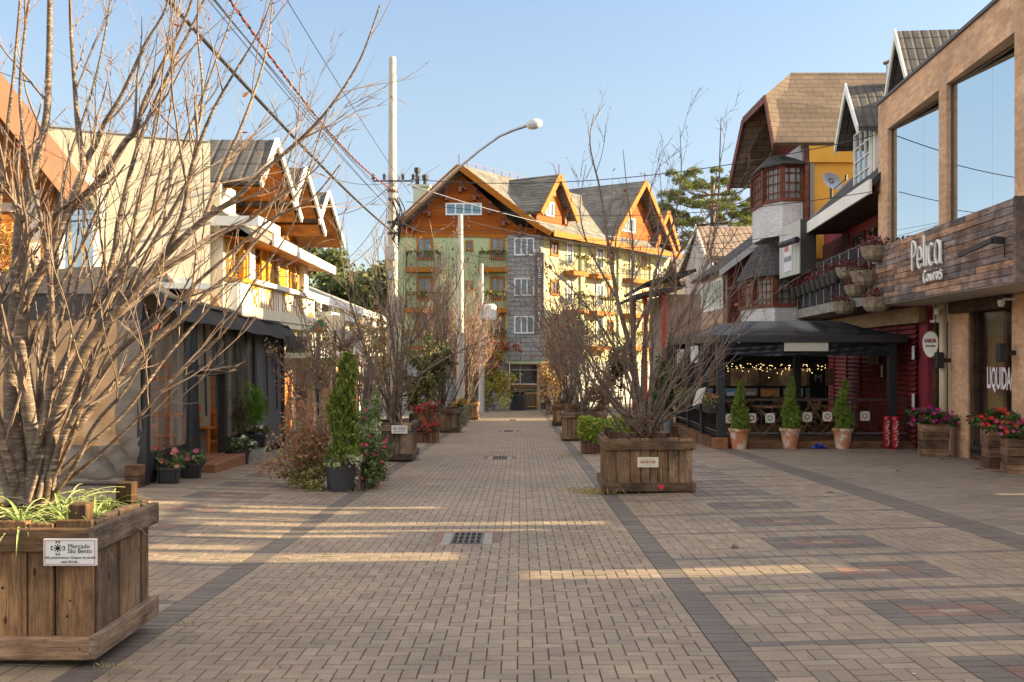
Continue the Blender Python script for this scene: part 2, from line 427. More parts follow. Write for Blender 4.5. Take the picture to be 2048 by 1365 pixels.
def text_mb(txt, size, depth=0.0, shear=0.0, spacing=1.0, bold=0.0, align='CENTER'):
    """letters of the built-in font as polygons in the local x-z plane, facing -y"""
    cu = bpy.data.curves.new('t', 'FONT'); cu.body = txt; cu.size = size; cu.shear = shear
    cu.space_character = spacing; cu.align_x = align; cu.align_y = 'CENTER'; cu.extrude = depth / 2; cu.offset = bold
    cu.resolution_u = 3
    o = bpy.data.objects.new('t', cu); COL.objects.link(o)
    dg = bpy.context.evaluated_depsgraph_get(); me = bpy.data.meshes.new_from_object(o.evaluated_get(dg))
    V = [(v.co.x, -v.co.z, v.co.y) for v in me.vertices]; Fc = [list(p.vertices) for p in me.polygons]
    bpy.data.objects.remove(o); bpy.data.curves.remove(cu); bpy.data.meshes.remove(me)
    return V, Fc
def add_text(mb, txt, size, pos, depth=0.004, sx=1.0, tint=(1, 1, 1), **k):
    V, Fc = text_mb(txt, size, depth, **k)
    mb.raw([(v[0] * sx + pos[0], v[1] + pos[1], v[2] + pos[2]) for v in V], Fc, tint)

def window(T, x0, x1, z0, z1, y=0.0, nx=2, nz=1, fr=0.06, bar=0.03, fmat=None, gmat=None, dep=0.0, name='window', sill=False, proud=0.07, rails=None):
    """a framed window on a facade (x right, z up, y inward): frame mesh with its panes as a sub-part"""
    fmat = fmat or WHITE; gmat = gmat or DARKGLASS
    f = MB(); yo = y - proud; yi = y + dep - 0.001
    f.box((x0, yo, z0), (x0 + fr, yi, z1)); f.box((x1 - fr, yo, z0), (x1, yi, z1))
    f.box((x0 + fr, yo, z0), (x1 - fr, yi, z0 + fr)); f.box((x0 + fr, yo, z1 - fr), (x1 - fr, yi, z1))
    ix0, ix1, iz0, iz1 = x0 + fr, x1 - fr, z0 + fr, z1 - fr
    for i in range(1, nx):
        xx = ix0 + (ix1 - ix0) * i / nx; f.box((xx - bar / 2, yo + 0.01, iz0), (xx + bar / 2, yi - 0.005, iz1))
    for j in range(1, nz):
        zz = iz0 + (iz1 - iz0) * j / nz; f.box((ix0, yo + 0.014, zz - bar / 2), (ix1, yi - 0.006, zz + bar / 2))
    if sill: f.box((x0 - 0.06, yo - 0.06, z0 - 0.06), (x1 + 0.06, yi, z0))
    o = T.part(name, f, fmat)
    g = MB(); yg = y - proud * 0.35
    g.poly([(ix0, yg, iz0), (ix1, yg, iz0), (ix1, yg, iz1), (ix0, yg, iz1)])
    T.part('pane', g, gmat, o)
    return o

def leaves(mb, C, size, rng, tints, up=0.0, aspect=0.5, dirs=None, var=0.4):
    """diamond leaf quads round the points C (N x 3), as one numpy batch"""
    C = np.asarray(C, dtype=np.float64); n = len(C)
    if n == 0: return
    a = rng.normal(size=(n, 3)); a[:, 2] += up
    if dirs is not None: a = a * 0.55 + np.asarray(dirs)
    a /= np.linalg.norm(a, axis=1)[:, None] + 1e-9
    b = np.cross(a, rng.normal(size=(n, 3))); b /= np.linalg.norm(b, axis=1)[:, None] + 1e-9
    s = (size * (1 + rng.uniform(-var, var, n)))[:, None]
    V = np.stack([C - a * s * 0.5, C + b * s * aspect * 0.5, C + a * s * 0.5, C - b * s * aspect * 0.5], 1).reshape(-1, 3)
    Fc = np.arange(n * 4).reshape(-1, 4)
    tt = np.asarray(tints, dtype=np.float64); T = tt[rng.integers(0, len(tt), n)] * (1 + rng.uniform(-0.25, 0.25, n))[:, None]
    mb.np_add(V, Fc, T)

def grow(mb, p, d, length, r, level, rng, cfg, tips=None):
    """one limb and, recursively, its side shoots"""
    seg = max(3, int(length / cfg['seg'])); pts = [Vector(p)]; d = Vector(d).normalized(); step = length / seg
    rads = [r]
    tip = cfg.get('tip', 0.2)
    for i in range(seg):
        j = cfg['jit'] * (1.0 if level else 0.6)
        d = (d + Vector((rng.uniform(-j, j), rng.uniform(-j, j), rng.uniform(-j, j) + cfg['up'])) ).normalized()
        pts.append(pts[-1] + d * step); rads.append(r * (1 - (1 - tip) * (i + 1) / seg))
    t = cfg['tints'][min(level, len(cfg['tints']) - 1)]; k = rng.uniform(0.85, 1.15)
    mb.tube(pts, rads, 7 if level == 0 else (5 if level == 1 else 3), tuple(c * k for c in t), cap=False)
    if tips is not None and level >= cfg.get('tiplev', 2): tips.extend(pts[1:])
    if level >= cfg['levels']: return
    shoots(mb, pts, rads, level, rng, cfg, tips)
def shoots(mb, pts, rads, level, rng, cfg, tips=None):
    total = sum((pts[i + 1] - pts[i]).length for i in range(len(pts) - 1))
    n = int(total * cfg['dens'][min(level, len(cfg['dens']) - 1)] + rng.random())
    for _ in range(n):
        u = rng.uniform(cfg['start'][min(level, len(cfg['start']) - 1)], 0.98); x = u * (len(pts) - 1); i = min(int(x), len(pts) - 2); f = x - i
        q = pts[i].lerp(pts[i + 1], f); dd = (pts[i + 1] - pts[i]).normalized()
        side = Vector((rng.gauss(0, 1), rng.gauss(0, 1), rng.gauss(0, 0.6))); side -= dd * side.dot(dd)
        if side.length < 1e-4: continue
        side.normalize(); ang = R(rng.uniform(*cfg['ang']))
        nd = dd * math.cos(ang) + side * math.sin(ang)
        ln = cfg['len'][min(level, len(cfg['len']) - 1)] * rng.uniform(0.45, 1.25) * (1.15 - 0.55 * u)
        rr = (rads[i] * (1 - f) + rads[i + 1] * f) * rng.uniform(0.4, 0.62)
        rr = max(cfg['rmin'], rr)
        grow(mb, q, nd, ln, rr, level + 1, rng, cfg, tips)
# ================================================================ ground and paving
JOINT = plain('joint_sand', (0.13, 0.112, 0.09), (0.085, 0.074, 0.06), 0.95, 14)
def grid_sheet(name, xs, ys, dz, mat):
    mb = MB(); V = [(x, y, gz(x, y) + dz) for y in ys for x in xs]; n = len(xs)
    mb.raw(V, [(j * n + i, j * n + i + 1, (j + 1) * n + i + 1, (j + 1) * n + i) for j in range(len(ys) - 1) for i in range(n - 1)])
    return tag(mb.build(name, mat), kind='structure')
grid_sheet('ground', [-600, -60, -20, -5.5, -2.3, 1.2, 4.6, 20, 60, 600], [-200, -30, 0, 10, 20, 30, 40, 50, 60, 66, 120, 900], -0.011, JOINT)

def paver_mat():
    m, N, L, P = nodes('concrete_paver')
    v = coords(N, L)
    a = N.new('ShaderNodeAttribute'); a.attribute_name = 'Col'
    n1 = noise(N, L, v, 0.55, 4, 0.6); r1 = ramp(N, [(0.3, (0.74, 0.74, 0.76)), (0.7, (1.1, 1.08, 1.05))]); L.new(n1.outputs['Fac'], r1.inputs['Fac'])
    n2 = noise(N, L, v, 70, 4, 0.7); r2 = ramp(N, [(0.3, (0.75,) * 3), (0.7, (1.16,) * 3)]); L.new(n2.outputs['Fac'], r2.inputs['Fac'])
    n3 = noise(N, L, v, 3.2, 5, 0.7); r3 = ramp(N, [(0.33, (0.8, 0.79, 0.78)), (0.62, (1.05,) * 3)]); L.new(n3.outputs['Fac'], r3.inputs['Fac'])
    c = mix(N, L, a.outputs['Color'], r1.outputs['Color'], 1.0, 'MULTIPLY')
    c = mix(N, L, c, r2.outputs['Color'], 1.0, 'MULTIPLY'); c = mix(N, L, c, r3.outputs['Color'], 1.0, 'MULTIPLY')
    L.new(c, P.inputs['Base Color']); P.inputs['Roughness'].default_value = 0.6; P.inputs['Specular IOR Level'].default_value = 0.5
    L.new(bump(N, L, n2.outputs['Fac'], 0.35, 0.004), P.inputs['Normal'])
    return m
PAVER = paver_mat()
rg = np.random.default_rng(4)
BR = []   # x0, y0, x1, y1, r, g, b
def addb(x0, y0, x1, y1, c): BR.append((x0, y0, x1, y1, *c))
BEIGE = (0.262, 0.202, 0.141); DARK = (0.135, 0.11, 0.09); RED = (0.20, 0.115, 0.082); PALE = (0.29, 0.245, 0.185)
GREY = (0.225, 0.182, 0.14)
YA, YB = 3.0, 62.0
# herringbone in the roadway
m_ = 3.27 / 38; i0, i1 = 0, 38; j0, j1 = round(YA / m_), round(YB / m_)
for i in range(i0 - 1, i1):
    for j in range(j0, j1):
        k = (i - j) % 4
        if k == 0: a = (max(i, i0), j, min(i + 2, i1), j + 1)
        elif k == 3: a = (i, j, i + 1, j + 2)
        else: continue
        if a[0] < i0 or a[2] <= a[0]: continue
        addb(-2.17 + a[0] * m_, a[1] * m_, -2.17 + a[2] * m_, a[3] * m_, BEIGE)
# dark bands along the roadway
y = YA
while y < YB:
    addb(-2.37, y, -2.17, y + 0.1, DARK); addb(1.10, y, 1.30, y + 0.1, DARK)
    addb(4.30, y, 4.50, y + 0.1, DARK); addb(4.50, y, 4.70, y + 0.1, DARK)
    y += 0.1
# side strips: stacked columns with dark cross rows and framed squares
def strip(x0, ncol, phase):
    per = 1.4; cx = x0 + 0.2 * (ncol // 2) + 0.1
    k = math.floor((YA - phase) / per)
    while phase + k * per < YB:
        ys = phase + k * per
        for c in range(ncol):
            xa = x0 + 0.2 * c
            addb(xa, ys, xa + 0.2, ys + 0.1, DARK)
            for b in range(13):
                y0 = ys + 0.1 + 0.1 * b; xm = xa + 0.1; ym = y0 + 0.05; yc = ys + 0.75
                dx, dy = abs(xm - cx), abs(ym - yc)
                if dx < 0.15 and dy < 0.08: addb(xa, y0, xa + 0.2, y0 + 0.1, PALE)
                elif dx < 0.31 and dy < 0.18: addb(xa, y0, xa + 0.2, y0 + 0.1, RED)
                elif dx < 0.51 and dy < 0.32: addb(xa, y0, xa + 0.2, y0 + 0.1, DARK)
                else:
                    blk = b // 2
                    if b < 12 and (c + blk) % 2 == 0 and not (dx < 0.51 and abs(ys + 0.1 + 0.2 * blk + 0.1 - yc) < 0.40):
                        if b % 2 == 0:
                            addb(xa, y0, xa + 0.1, y0 + 0.2, BEIGE); addb(xa + 0.1, y0, xa + 0.2, y0 + 0.2, BEIGE)
                    else: addb(xa, y0, xa + 0.2, y0 + 0.1, BEIGE)
        k += 1
strip(1.30, 15, 5.69); strip(-5.37, 15, 5.40)
# outer walk on the right in running bond
j = 0; y = YA
while y < 46:
    x = 4.70 - (0.1 if j % 2 else 0)
    while x < 9.6:
        addb(max(x, 4.70), y, x + 0.2, y + 0.1, GREY); x += 0.2
    if y < 14.2:
        x = -10.0 - (0.1 if j % 2 else 0)
        while x < -5.4: addb(x, y, min(x + 0.2, -5.37), y + 0.1, GREY); x += 0.2
    y += 0.1; j += 1
B = np.array(BR)
B = B[(B[:, 1] >= YA - 0.11)]
n = len(B); g = 0.0017; ch = 0.0032
col = B[:, 4:7] * (1 + rg.normal(0, 0.075, n))[:, None] * (1 + rg.normal(0, 0.02, (n, 3)))
dz = rg.normal(0, 0.0007, n); tl = rg.normal(0, 0.005, (n, 2))
xa, ya, xb, yb = B[:, 0], B[:, 1], B[:, 2], B[:, 3]
V = np.zeros((n, 8, 3)); cxm = (xa + xb) / 2; cym = (ya + yb) / 2
for q, (X, Y) in enumerate(((xa + g, ya + g), (xb - g, ya + g), (xb - g, yb - g), (xa + g, yb - g))):
    V[:, q, 0] = X; V[:, q, 1] = Y; V[:, q, 2] = gzn(X, Y) - 0.010
for q, (X, Y) in enumerate(((xa + g + ch, ya + g + ch), (xb - g - ch, ya + g + ch), (xb - g - ch, yb - g - ch), (xa + g + ch, yb - g - ch))):
    V[:, 4 + q, 0] = X; V[:, 4 + q, 1] = Y; V[:, 4 + q, 2] = gzn(X, Y) + dz + tl[:, 0] * (X - cxm) + tl[:, 1] * (Y - cym)
FQ = np.array([(4, 5, 6, 7), (0, 1, 5, 4), (1, 2, 6, 5), (2, 3, 7, 6), (3, 0, 4, 7)])
FF = (FQ[None] + (np.arange(n) * 8)[:, None, None]).reshape(-1, 4)
me = bpy.data.meshes.new('street_paving')
me.vertices.add(n * 8); me.vertices.foreach_set('co', V.reshape(-1).astype(np.float32))
me.loops.add(len(FF) * 4); me.loops.foreach_set('vertex_index', FF.reshape(-1).astype(np.int32))
me.polygons.add(len(FF)); me.polygons.foreach_set('loop_start', np.arange(0, len(FF) * 4, 4).astype(np.int32))
me.update(calc_edges=True); me.shade_flat()
ca = me.color_attributes.new('Col', 'FLOAT_COLOR', 'CORNER')
T = np.ones((n, 4)); T[:, :3] = col
ca.data.foreach_set('color', np.repeat(T, 20, axis=0).ravel().astype(np.float32))
me.materials.append(PAVER)
po = bpy.data.objects.new('street_paving', me); COL.objects.link(po); tag(po, kind='structure')

# drain grates down the middle of the street
IRON = plain('cast_iron', (0.16, 0.145, 0.13), (0.07, 0.062, 0.055), 0.6, 20, metal=0.3, bmp=0.3)
PIT = plain('pit_shade', (0.006, 0.006, 0.006), (0.004, 0.004, 0.004), 0.95)
def grate(label, x, y, sunk=0.0):
    t = Thing('drain_grate', label, 'drain grate', (x, y, gz(x, y)), 0, 'drain grates along the street centre', wz=False)
    c = MB()
    for a, b in (((-0.33, -0.40), (0.33, -0.31)), ((-0.33, 0.31), (0.33, 0.40)), ((-0.33, -0.31), (-0.245, 0.31)), ((0.245, -0.31), (0.33, 0.31))):
        c.bbox((*a, -0.015), (*b, 0.007), 0.003, tuple(q * rg.uniform(0.85, 1.1) for q in (1, 1, 1)))
    t.part('brick_surround', c, plain('red_paver', RED, tuple(q * 0.7 for q in RED), 0.85, 30, bmp=0.3))
    c = MB()
    for a, b in (((-0.243, -0.308), (-0.15, 0.308)), ((0.15, -0.308), (0.243, 0.308)), ((-0.149, -0.308), (0.149, -0.292)), ((-0.149, 0.292), (0.149, 0.308))):
        c.bbox((*a, -0.015), (*b, 0.010), 0.003)
    t.part('collar', c, plain('collar_cement', (0.27, 0.245, 0.21), (0.19, 0.172, 0.15), .85, 12))
    c = MB(); c.box((-0.147, -0.29, 0.006), (0.147, 0.29, 0.0085)); t.part('pit_dark_sheet', c, PIT)  # black sheet standing for the dark of the pit
    c = MB()
    for i in range(6): c.box((-0.147 + i * 0.0556, -0.29, 0.0095), (-0.147 + i * 0.0556 + 0.017, 0.29, 0.018))
    for j in range(4): c.box((-0.1465, -0.288 + j * 0.184, 0.0093), (0.1465, -0.288 + j * 0.184 + 0.022, 0.0165))
    t.part('bars', c, IRON)
grate('largest iron drain grate, lying between the big plaque planter and the SABOR planter', -0.52, 9.66)
grate('iron drain grate in mid street between the spruce pot and the SABOR planter', -0.43, 20.3)
grate('small far drain grate in the street near the hedge box', -0.40, 32.0)
grate('farthest drain grate on the street before the hotel', -0.35, 42.0)

# ================================================================ fallen leaves
LEAFM = plain('dry_leaf', (0.36, 0.17, 0.07), (0.2, 0.09, 0.04), 0.8, 15, trans=0.15)
rl = random.Random(11)
def dry_leaf(mb, x, y, s):
    z = gz(x, y) + 0.006; a = rl.uniform(0, 6.28); cs, sn = math.cos(a), math.sin(a)
    pts = [(-1, 0, .1), (-.55, .42, .25), (.1, .5, .12), (.7, .2, .3), (1, 0, .42), (.7, -.22, .25), (.05, -.5, .2), (-.6, -.38, .1)]
    P = [(x + s * (cs * u - sn * v), y + s * (sn * u + cs * v), z + s * w * 0.35) for u, v, w in pts]
    c = (x, y, z); k = rl.uniform(0.6, 1.3)
    mb.raw(P + [c], [(i, (i + 1) % 8, 8) for i in range(8)], (k, k * rl.uniform(.8, 1.2), k))
for (px, py) in [(1835, 893), (1860, 912), (1885, 920), (1900, 922), (1960, 905), (1880, 912), (1470, 1082), (1662, 985), (1795, 943), (1300, 893), (1215, 882), (1990, 945), (1960, 940), (1742, 918), (1735, 905)]:
    Y = (EYE - 0.08) * F / (py - 770.0); X = ax(px, Y)
    mb = MB(); dry_leaf(mb, X, Y, rl.uniform(0.06, 0.12)); tag(mb.build('fallen_leaf', LEAFM), 'curled dry brown leaf lying loose on the paving', 'leaf', 'dry leaves on the paving')
mb = MB()
for _ in range(170):
    x = rl.uniform(4.7, 7.9); y = 22.02 + abs(rl.gauss(0, 0.1)) - 0.12
    dry_leaf(mb, x, y, rl.uniform(0.03, 0.07))
tag(mb.build('leaf_litter', LEAFM), 'drift of brown leaves along the terrace deck edge', 'leaf litter', kind='stuff')
mb = MB()
for _ in range(150):
    x = rl.uniform(-2.6, 4.6); y = 4.5 + rl.expovariate(.16); z = gz(x, y) + .0035; s_ = rl.uniform(.004, .013); n_ = 6; a0 = rl.random() * 6
    mb.poly([(x + s_ * rl.uniform(.6, 1.2) * math.cos(a0 + k * 6.283 / n_), y + s_ * rl.uniform(.6, 1.2) * math.sin(a0 + k * 6.283 / n_), z) for k in range(n_)], rl.choice(((1, 1, 1), (.8, .78, .72), (.12, .1, .09), (.25, .2, .15))))
tag(mb.build('gum_specks', plain('speck', (.55, .54, .5), (.42, .41, .38), .8)), 'pale and dark gum spots and scraps scattered over the paving', 'litter', kind='stuff')
# ================================================================ right side: leather shop with the big windows
rr = random.Random(21)
TANBRICK = bricks('tan_brick', (0.78, 0.48, 0.28), (0.62, 0.34, 0.18), (0.60, 0.40, 0.25), 0.25, 0.07, 0.007, 'xy', bmp=0.25)
BARNWOOD = wood('barn_wood', [(0.14, 0.106, 0.098), (0.29, 0.215, 0.185), (0.44, 0.325, 0.265)], 'x', 0.8)
DARKWOOD = wood('dark_timber', [(0.045, 0.025, 0.017), (0.085, 0.05, 0.033), (0.14, 0.085, 0.055)], 'z', 0.75)
DARKWOODX = wood('dark_timber_beam', [(0.045, 0.025, 0.017), (0.085, 0.05, 0.033), (0.14, 0.085, 0.055)], 'x', 0.75)
SOFFIT = plain('soffit_plaster', (0.48, 0.44, 0.38), (0.40, 0.37, 0.32), 0.8, 1.5)
CREAM = plain('cream_plaster', (0.62, 0.52, 0.38), (0.48, 0.38, 0.27), 0.8, 2.5, spots=((0.25, 0.18, 0.13), 1.3, 0.62))
g0 = gz(8.5, 21)
P = Thing('leather_shop_building', 'brick shop with two huge mirror windows and weathered plank fascia', 'shop building', (7.75, 21.6, g0), -94.23)
U = 7.62
b = MB()
for x0, x1, z0, z1 in ((0, 0.69, 3.74, 6.86), (3.81, 4.19, 3.74, 6.2), (7.03, U, 3.74, 6.86), (0.69, 7.03, 6.2, 6.86)):
    b.box((x0, 0, z0), (x1, 0.3, z1))
b.box((0, 0.3, 3.74), (0.3, 8, 6.86)); b.box((U - 0.3, 0.3, 3.74), (U, 8, 6.86)); b.box((0.3, 7.7, 3.74), (U - 0.3, 8, 6.86))
P.part('upper_wall', b, TANBRICK)
b = MB(); b.box((-0.03, -0.04, 6.862), (U + 0.03, 8.04, 6.92)); P.part('roof', b, plain('roof_flashing', (0.09, 0.08, 0.075), None, 0.6))
for x0, x1 in ((0.69, 3.81), (4.19, 7.03)):
    f = MB(); f.box((x0, 0.08, 3.74), (x0 + 0.035, 0.14, 6.2)); f.box((x1 - 0.035, 0.22, 3.74), (x1, 0.29, 6.2)); f.prism([(x0 + .035, .09, 6.165), (x1 - .035, .25, 6.165), (x1 - .035, .29, 6.165), (x0 + .035, .13, 6.165)], (0, 0, .035)); f.prism([(x0 + .035, .09, 3.74), (x1 - .035, .25, 3.74), (x1 - .035, .29, 3.74), (x0 + .035, .13, 3.74)], (0, 0, .035))
    xm = (x0 + x1) / 2
    o = P.part('window', f, plain('bronze_frame', (0.10, 0.075, 0.06), None, 0.4, metal=0.5))
    gb = MB(); tz = 0.19; gy = lambda x: 0.10 + tz * 1.45 * (x - x0) / (x1 - x0)
    for a_, b_ in ((x0 + .03, xm - .002), (xm + .002, x1 - .03)): gb.poly([(a_, gy(a_), 3.77), (b_, gy(b_), 3.77), (b_, gy(b_), 6.17), (a_, gy(a_), 6.17)])
    P.part('pane', gb, glass('mirror_glass', (0.68, 0.74, 0.77), 0.008, 0.9, 1.0), o)
# plank fascia
b = MB(); rows = 11; h = (3.73 - 2.52) / rows
for r_ in range(rows):
    x = 0.0; cuts = []
    while x < 7.35:
        x2 = min(7.35, x + rr.choice((0.5, 0.8, 1.1, 1.5, 2.0)) * rr.uniform(0.8, 1.2))
        if 7.35 - x2 < 0.25: x2 = 7.35
        k = rr.uniform(0.6, 1.35); t = rr.choice(((1, 1, 1.02), (1.12, 1.0, .9), (.85, .95, 1.1), (1.35, 1.1, .85), (.95, .95, 1.0)))
        p_ = rr.uniform(0, 0.012)
        b.bbox((x + 0.002, -0.13 - p_, 2.52 + r_ * h + 0.005), (x2 - 0.002, -0.02, 2.52 + (r_ + 1) * h - 0.003), 0.003, tuple(k * q for q in t))
        x = x2
b.bbox((7.352, -0.15, 2.51), (7.44, -0.0, 3.74), 0.004, (0.75, 0.75, 0.75))
for r_ in range(rows): b.bbox((U + .002, 0.0, 2.56 + r_ * h * .96), (U + .03, 8.0, 2.555 + (r_ + 1) * h * .96), .003, (rr.uniform(.6, 1.3),) * 3)
P.part('fascia_boards', b, BARNWOOD)
b = MB(); b.box((0, -0.018, 2.53), (7.4, 0.0, 3.735)); b.box((0, 0.001, 2.60), (U, 8, 3.735)); P.part('floor_slab', b, plain('slab_dark', (0.12, 0.10, 0.09)))
b = MB(); b.box((0.0, -0.12, 2.52 - 0.012), (7.4, 1.4, 2.517)); P.part('soffit', b, SOFFIT)
# raised lettering, drawn as rounded strokes
def stroke(mb, pts, r, y=-0.19, n=6):
    mb.tube([(p[0], y, p[1]) for p in pts], r, n)
def arc(cx, cz, rx, rz, a0, a1, n=14): return [(cx + rx * math.cos(R(a0 + (a1 - a0) * i / n)), cz + rz * math.sin(R(a0 + (a1 - a0) * i / n))) for i in range(n + 1)]
LET = plain('letter_white', (0.82, 0.80, 0.76), None, 0.4, 3)
L1 = MB(); w = 0.026
stroke(L1, [(2.94, 3.04), (2.93, 3.58)], w); stroke(L1, [(2.93, 3.575)] + arc(2.96, 3.43, 0.20, 0.15, 90, -90) + [(2.94, 3.28)], w)
stroke(L1, [(3.25, 3.20), (3.50, 3.23)] + arc(3.375, 3.24, 0.125, 0.19, 0, 320), w)
stroke(L1, [(3.62, 3.06), (3.60, 3.63)], w); stroke(L1, [(3.76, 3.06), (3.76, 3.42)], w)
stroke(L1, arc(4.0, 3.24, 0.125, 0.19, 50, 310), w)
stroke(L1, arc(4.32, 3.25, 0.13, 0.2, 10, 370), w); stroke(L1, [(4.46, 3.44), (4.47, 3.06), (4.52, 3.05)], w)
lo = P.part('shop_lettering', L1, LET)
L2 = MB(); w = 0.020; x = 3.60
stroke(L2, arc(x + 0.06, 2.87, 0.06, 0.10, 50, 330), 0.024); stroke(L2, arc(x + 0.23, 2.84, 0.055, 0.06, 0, 360), w)
stroke(L2, [(x + 0.35, 2.90), (x + 0.355, 2.81), (x + 0.40, 2.78), (x + 0.44, 2.81), (x + 0.44, 2.90)], w)
stroke(L2, [(x + 0.53, 2.78), (x + 0.53, 2.90), (x + 0.58, 2.91), (x + 0.61, 2.88)], w)
stroke(L2, arc(x + 0.72, 2.845, 0.055, 0.06, 0, 360), w)
stroke(L2, [(x + 0.93, 2.92), (x + 0.87, 2.93), (x + 0.85, 2.89), (x + 0.92, 2.85), (x + 0.93, 2.80), (x + 0.88, 2.77), (x + 0.83, 2.79)], w)
P.part('small_lettering', L2, LET)
# spotlight arm on the fascia
b = MB(); b.beam((7.0, -0.16, 3.15), (7.0, -0.30, 3.16), 0.10, 0.10); b.beam((7.0, -0.30, 3.16), (6.35, -0.55, 3.0), 0.05, 0.07); b.tube([(6.95, -0.2, 3.2), (7.1, -0.17, 3.05), (7.05, -0.15, 2.9)], 0.01)
P.part('spotlight', b, BLACK)
# ground floor at y = 1.1
Y0 = 1.1; zb = g0 - 0.25
b = MB()
b.box((1.55, Y0 - 0.1, zb), (2.44, Y0 + 0.3, 2.5)); b.box((4.46, Y0 - 0.1, zb), (U, Y0 + 0.3, 2.5)); b.box((2.62, Y0 - 0.05, zb), (4.45, Y0 + 0.2, g0 + 0.02))
P.part('ground_wall', b, TANBRICK)
b = MB(); b.box((2.44, Y0 - 0.06, g0 + 0.02), (2.62, Y0 + 0.12, 2.27)); P.part('door_post', b, DARKWOOD)
b = MB(); b.bbox((1.7, Y0 - 0.22, 2.27), (4.47, Y0 + 0.12, 2.505), 0.01); P.part('lintel', b, DARKWOODX)
b = MB(); b.bbox((2.62, Y0 - 0.12, zb), (4.46, Y0 - 0.055, g0 + 0.22), 0.01); P.part('plinth_board', b, DARKWOODX)
b = MB(); b.poly([(2.62, Y0 + 0.05, g0 + 0.02), (4.46, Y0 + 0.05, g0 + 0.02), (4.46, Y0 + 0.05, 2.27), (2.62, Y0 + 0.05, 2.27)])
sw = P.part('shop_window', b, glass('shop_glass', (0.02, 0.02, 0.02), 0.02, 0.9, 0, 0.6))
b = MB(); add_text(b, 'LIQUIDAÇÃO', 0.54, (3.03, Y0 + 0.03, 1.02), 0.002, 0.53, bold=0.012, spacing=0.95, align='LEFT')
P.part('sale_lettering', b, plain('sale_white', (0.82, 0.78, 0.76)), sw)
b = MB(); add_text(b, 'LIQUIDAÇÃO', 0.54, (3.03, Y0 + 0.04, 1.02), 0.002, 0.53, bold=0.03, spacing=0.95, align='LEFT')
P.part('sale_outline', b, plain('sale_wine', (0.35, 0.06, 0.10)), sw)
b = MB(); b.box((2.5, Y0 + 1.4, zb), (U, Y0 + 1.5, 2.5), (0.62, 0.5, 0.34)); b.box((2.62, Y0 + 0.2, g0), (3.35, Y0 + 0.26, 2.5), (1.2, 0.95, 0.6)); b.box((3.8, Y0 + 0.6, g0), (4.5, Y0 + 0.9, 1.0), (.35, .3, .3))
b.box((2.5, Y0 + 0.25, zb), (2.56, Y0 + 1.4, 2.5), (0.7, 0.55, 0.4)); b.box((2.56, Y0 + 0.25, zb), (U, Y0 + 1.4, g0 + 0.05), (0.5, 0.4, 0.3))
P.part('shop_interior', b, plain('interior_tan', (0.55, 0.44, 0.28), (0.45, 0.35, 0.22), 0.7, 2))
# ironwork along the foot of the window
b = MB()
for i in range(26):
    x = 2.68 + i * 0.065; b.tube([(x, Y0 - 0.14, g0 + 0.2), (x + 0.02, Y0 - 0.14, g0 + 0.27), (x - 0.01, Y0 - 0.14, g0 + 0.33 + 0.02 * (i % 3))], 0.007, 4)
b.box((2.64, Y0 - 0.15, g0 + 0.205), (4.4, Y0 - 0.135, g0 + 0.225)); b.box((2.64, Y0 - 0.15, g0 + 0.27), (4.4, Y0 - 0.135, g0 + 0.285))
P.part('window_ironwork', b, BLACK)
# drainpipe with a speaker, second speaker, cameras
b = MB(); b.tube([(1.38, Y0 - 0.2, zb + 0.1), (1.38, Y0 - 0.2, 2.5)], 0.075, 14); P.part('drainpipe', b, plain('pipe_cream', (0.60, 0.48, 0.33), (0.52, 0.42, 0.29), 0.45, 2), smooth=True)
for x, z in ((1.52, 1.35), (4.62, 1.5)):
    b = MB(); b.bbox((x - 0.075, Y0 - 0.40, z - 0.16), (x + 0.075, Y0 - 0.25, z + 0.16), 0.015); b.box((x - 0.02, Y0 - 0.25, z - 0.04), (x + 0.02, Y0 - 0.1, z + 0.04))
    for k in range(6): b.box((x - 0.06, Y0 - 0.406, z - 0.13 + k * 0.046), (x + 0.06, Y0 - 0.401, z - 0.11 + k * 0.046), (2.2, 2.2, 2.2))
    P.part('speaker', b, BLACK)
for x, z in ((1.42, 2.36), (4.6, 2.37)):
    b = MB(); b.lathe([(0.001, -0.09), (0.045, -0.08), (0.06, -0.03), (0.06, 0.03), (0.001, 0.035)], (x, Y0 - 0.33, z), 12); b.box((x - 0.02, Y0 - 0.3, z + 0.02), (x + 0.02, Y0 - 0.1, z + 0.06))
    P.part('security_camera', b, WHITE)
# chocolate shop beyond the drainpipe, in the same ground wall
b = MB()
b.box((-1.9, Y0 - 0.02, 2.2), (1.3, Y0 + 0.3, 2.52)); b.box((-1.9, Y0 - 0.02, zb), (-1.55, Y0 + 0.25, 2.2)); b.box((1.15, Y0 - 0.02, zb), (1.3, Y0 + 0.25, 2.2))
P.part('chocolate_shop_wall', b, CREAM)
b = MB(); b.box((-1.55, Y0 - 0.08, g0 - 0.05), (-1.28, Y0 + 0.1, 2.14)); b.box((-1.55, Y0 - 0.08, 2.14), (1.15, Y0 + 0.1, 2.2)); P.part('door_jamb', b, WHITE)
b = MB(); b.box((0.15, Y0 - 0.03, g0), (0.42, Y0 + 0.1, 2.13)); b.box((-1.28, Y0 - 0.02, 1.55), (1.14, Y0 + 0.08, 1.72)); b.box((-0.85, Y0 - 0.02, g0), (-0.62, Y0 + 0.06, 1.55)); b.box((0.95, Y0 - 0.02, g0), (1.14, Y0 + 0.08, 2.13))
P.part('door_frame', b, DARKWOOD)
b = MB(); b.poly([(-1.28, Y0 + 0.05, g0), (1.15, Y0 + 0.05, g0), (1.15, Y0 + 0.05, 2.13), (-1.28, Y0 + 0.05, 2.13)]); P.part('door_glass', b, glass('shop_glass'))
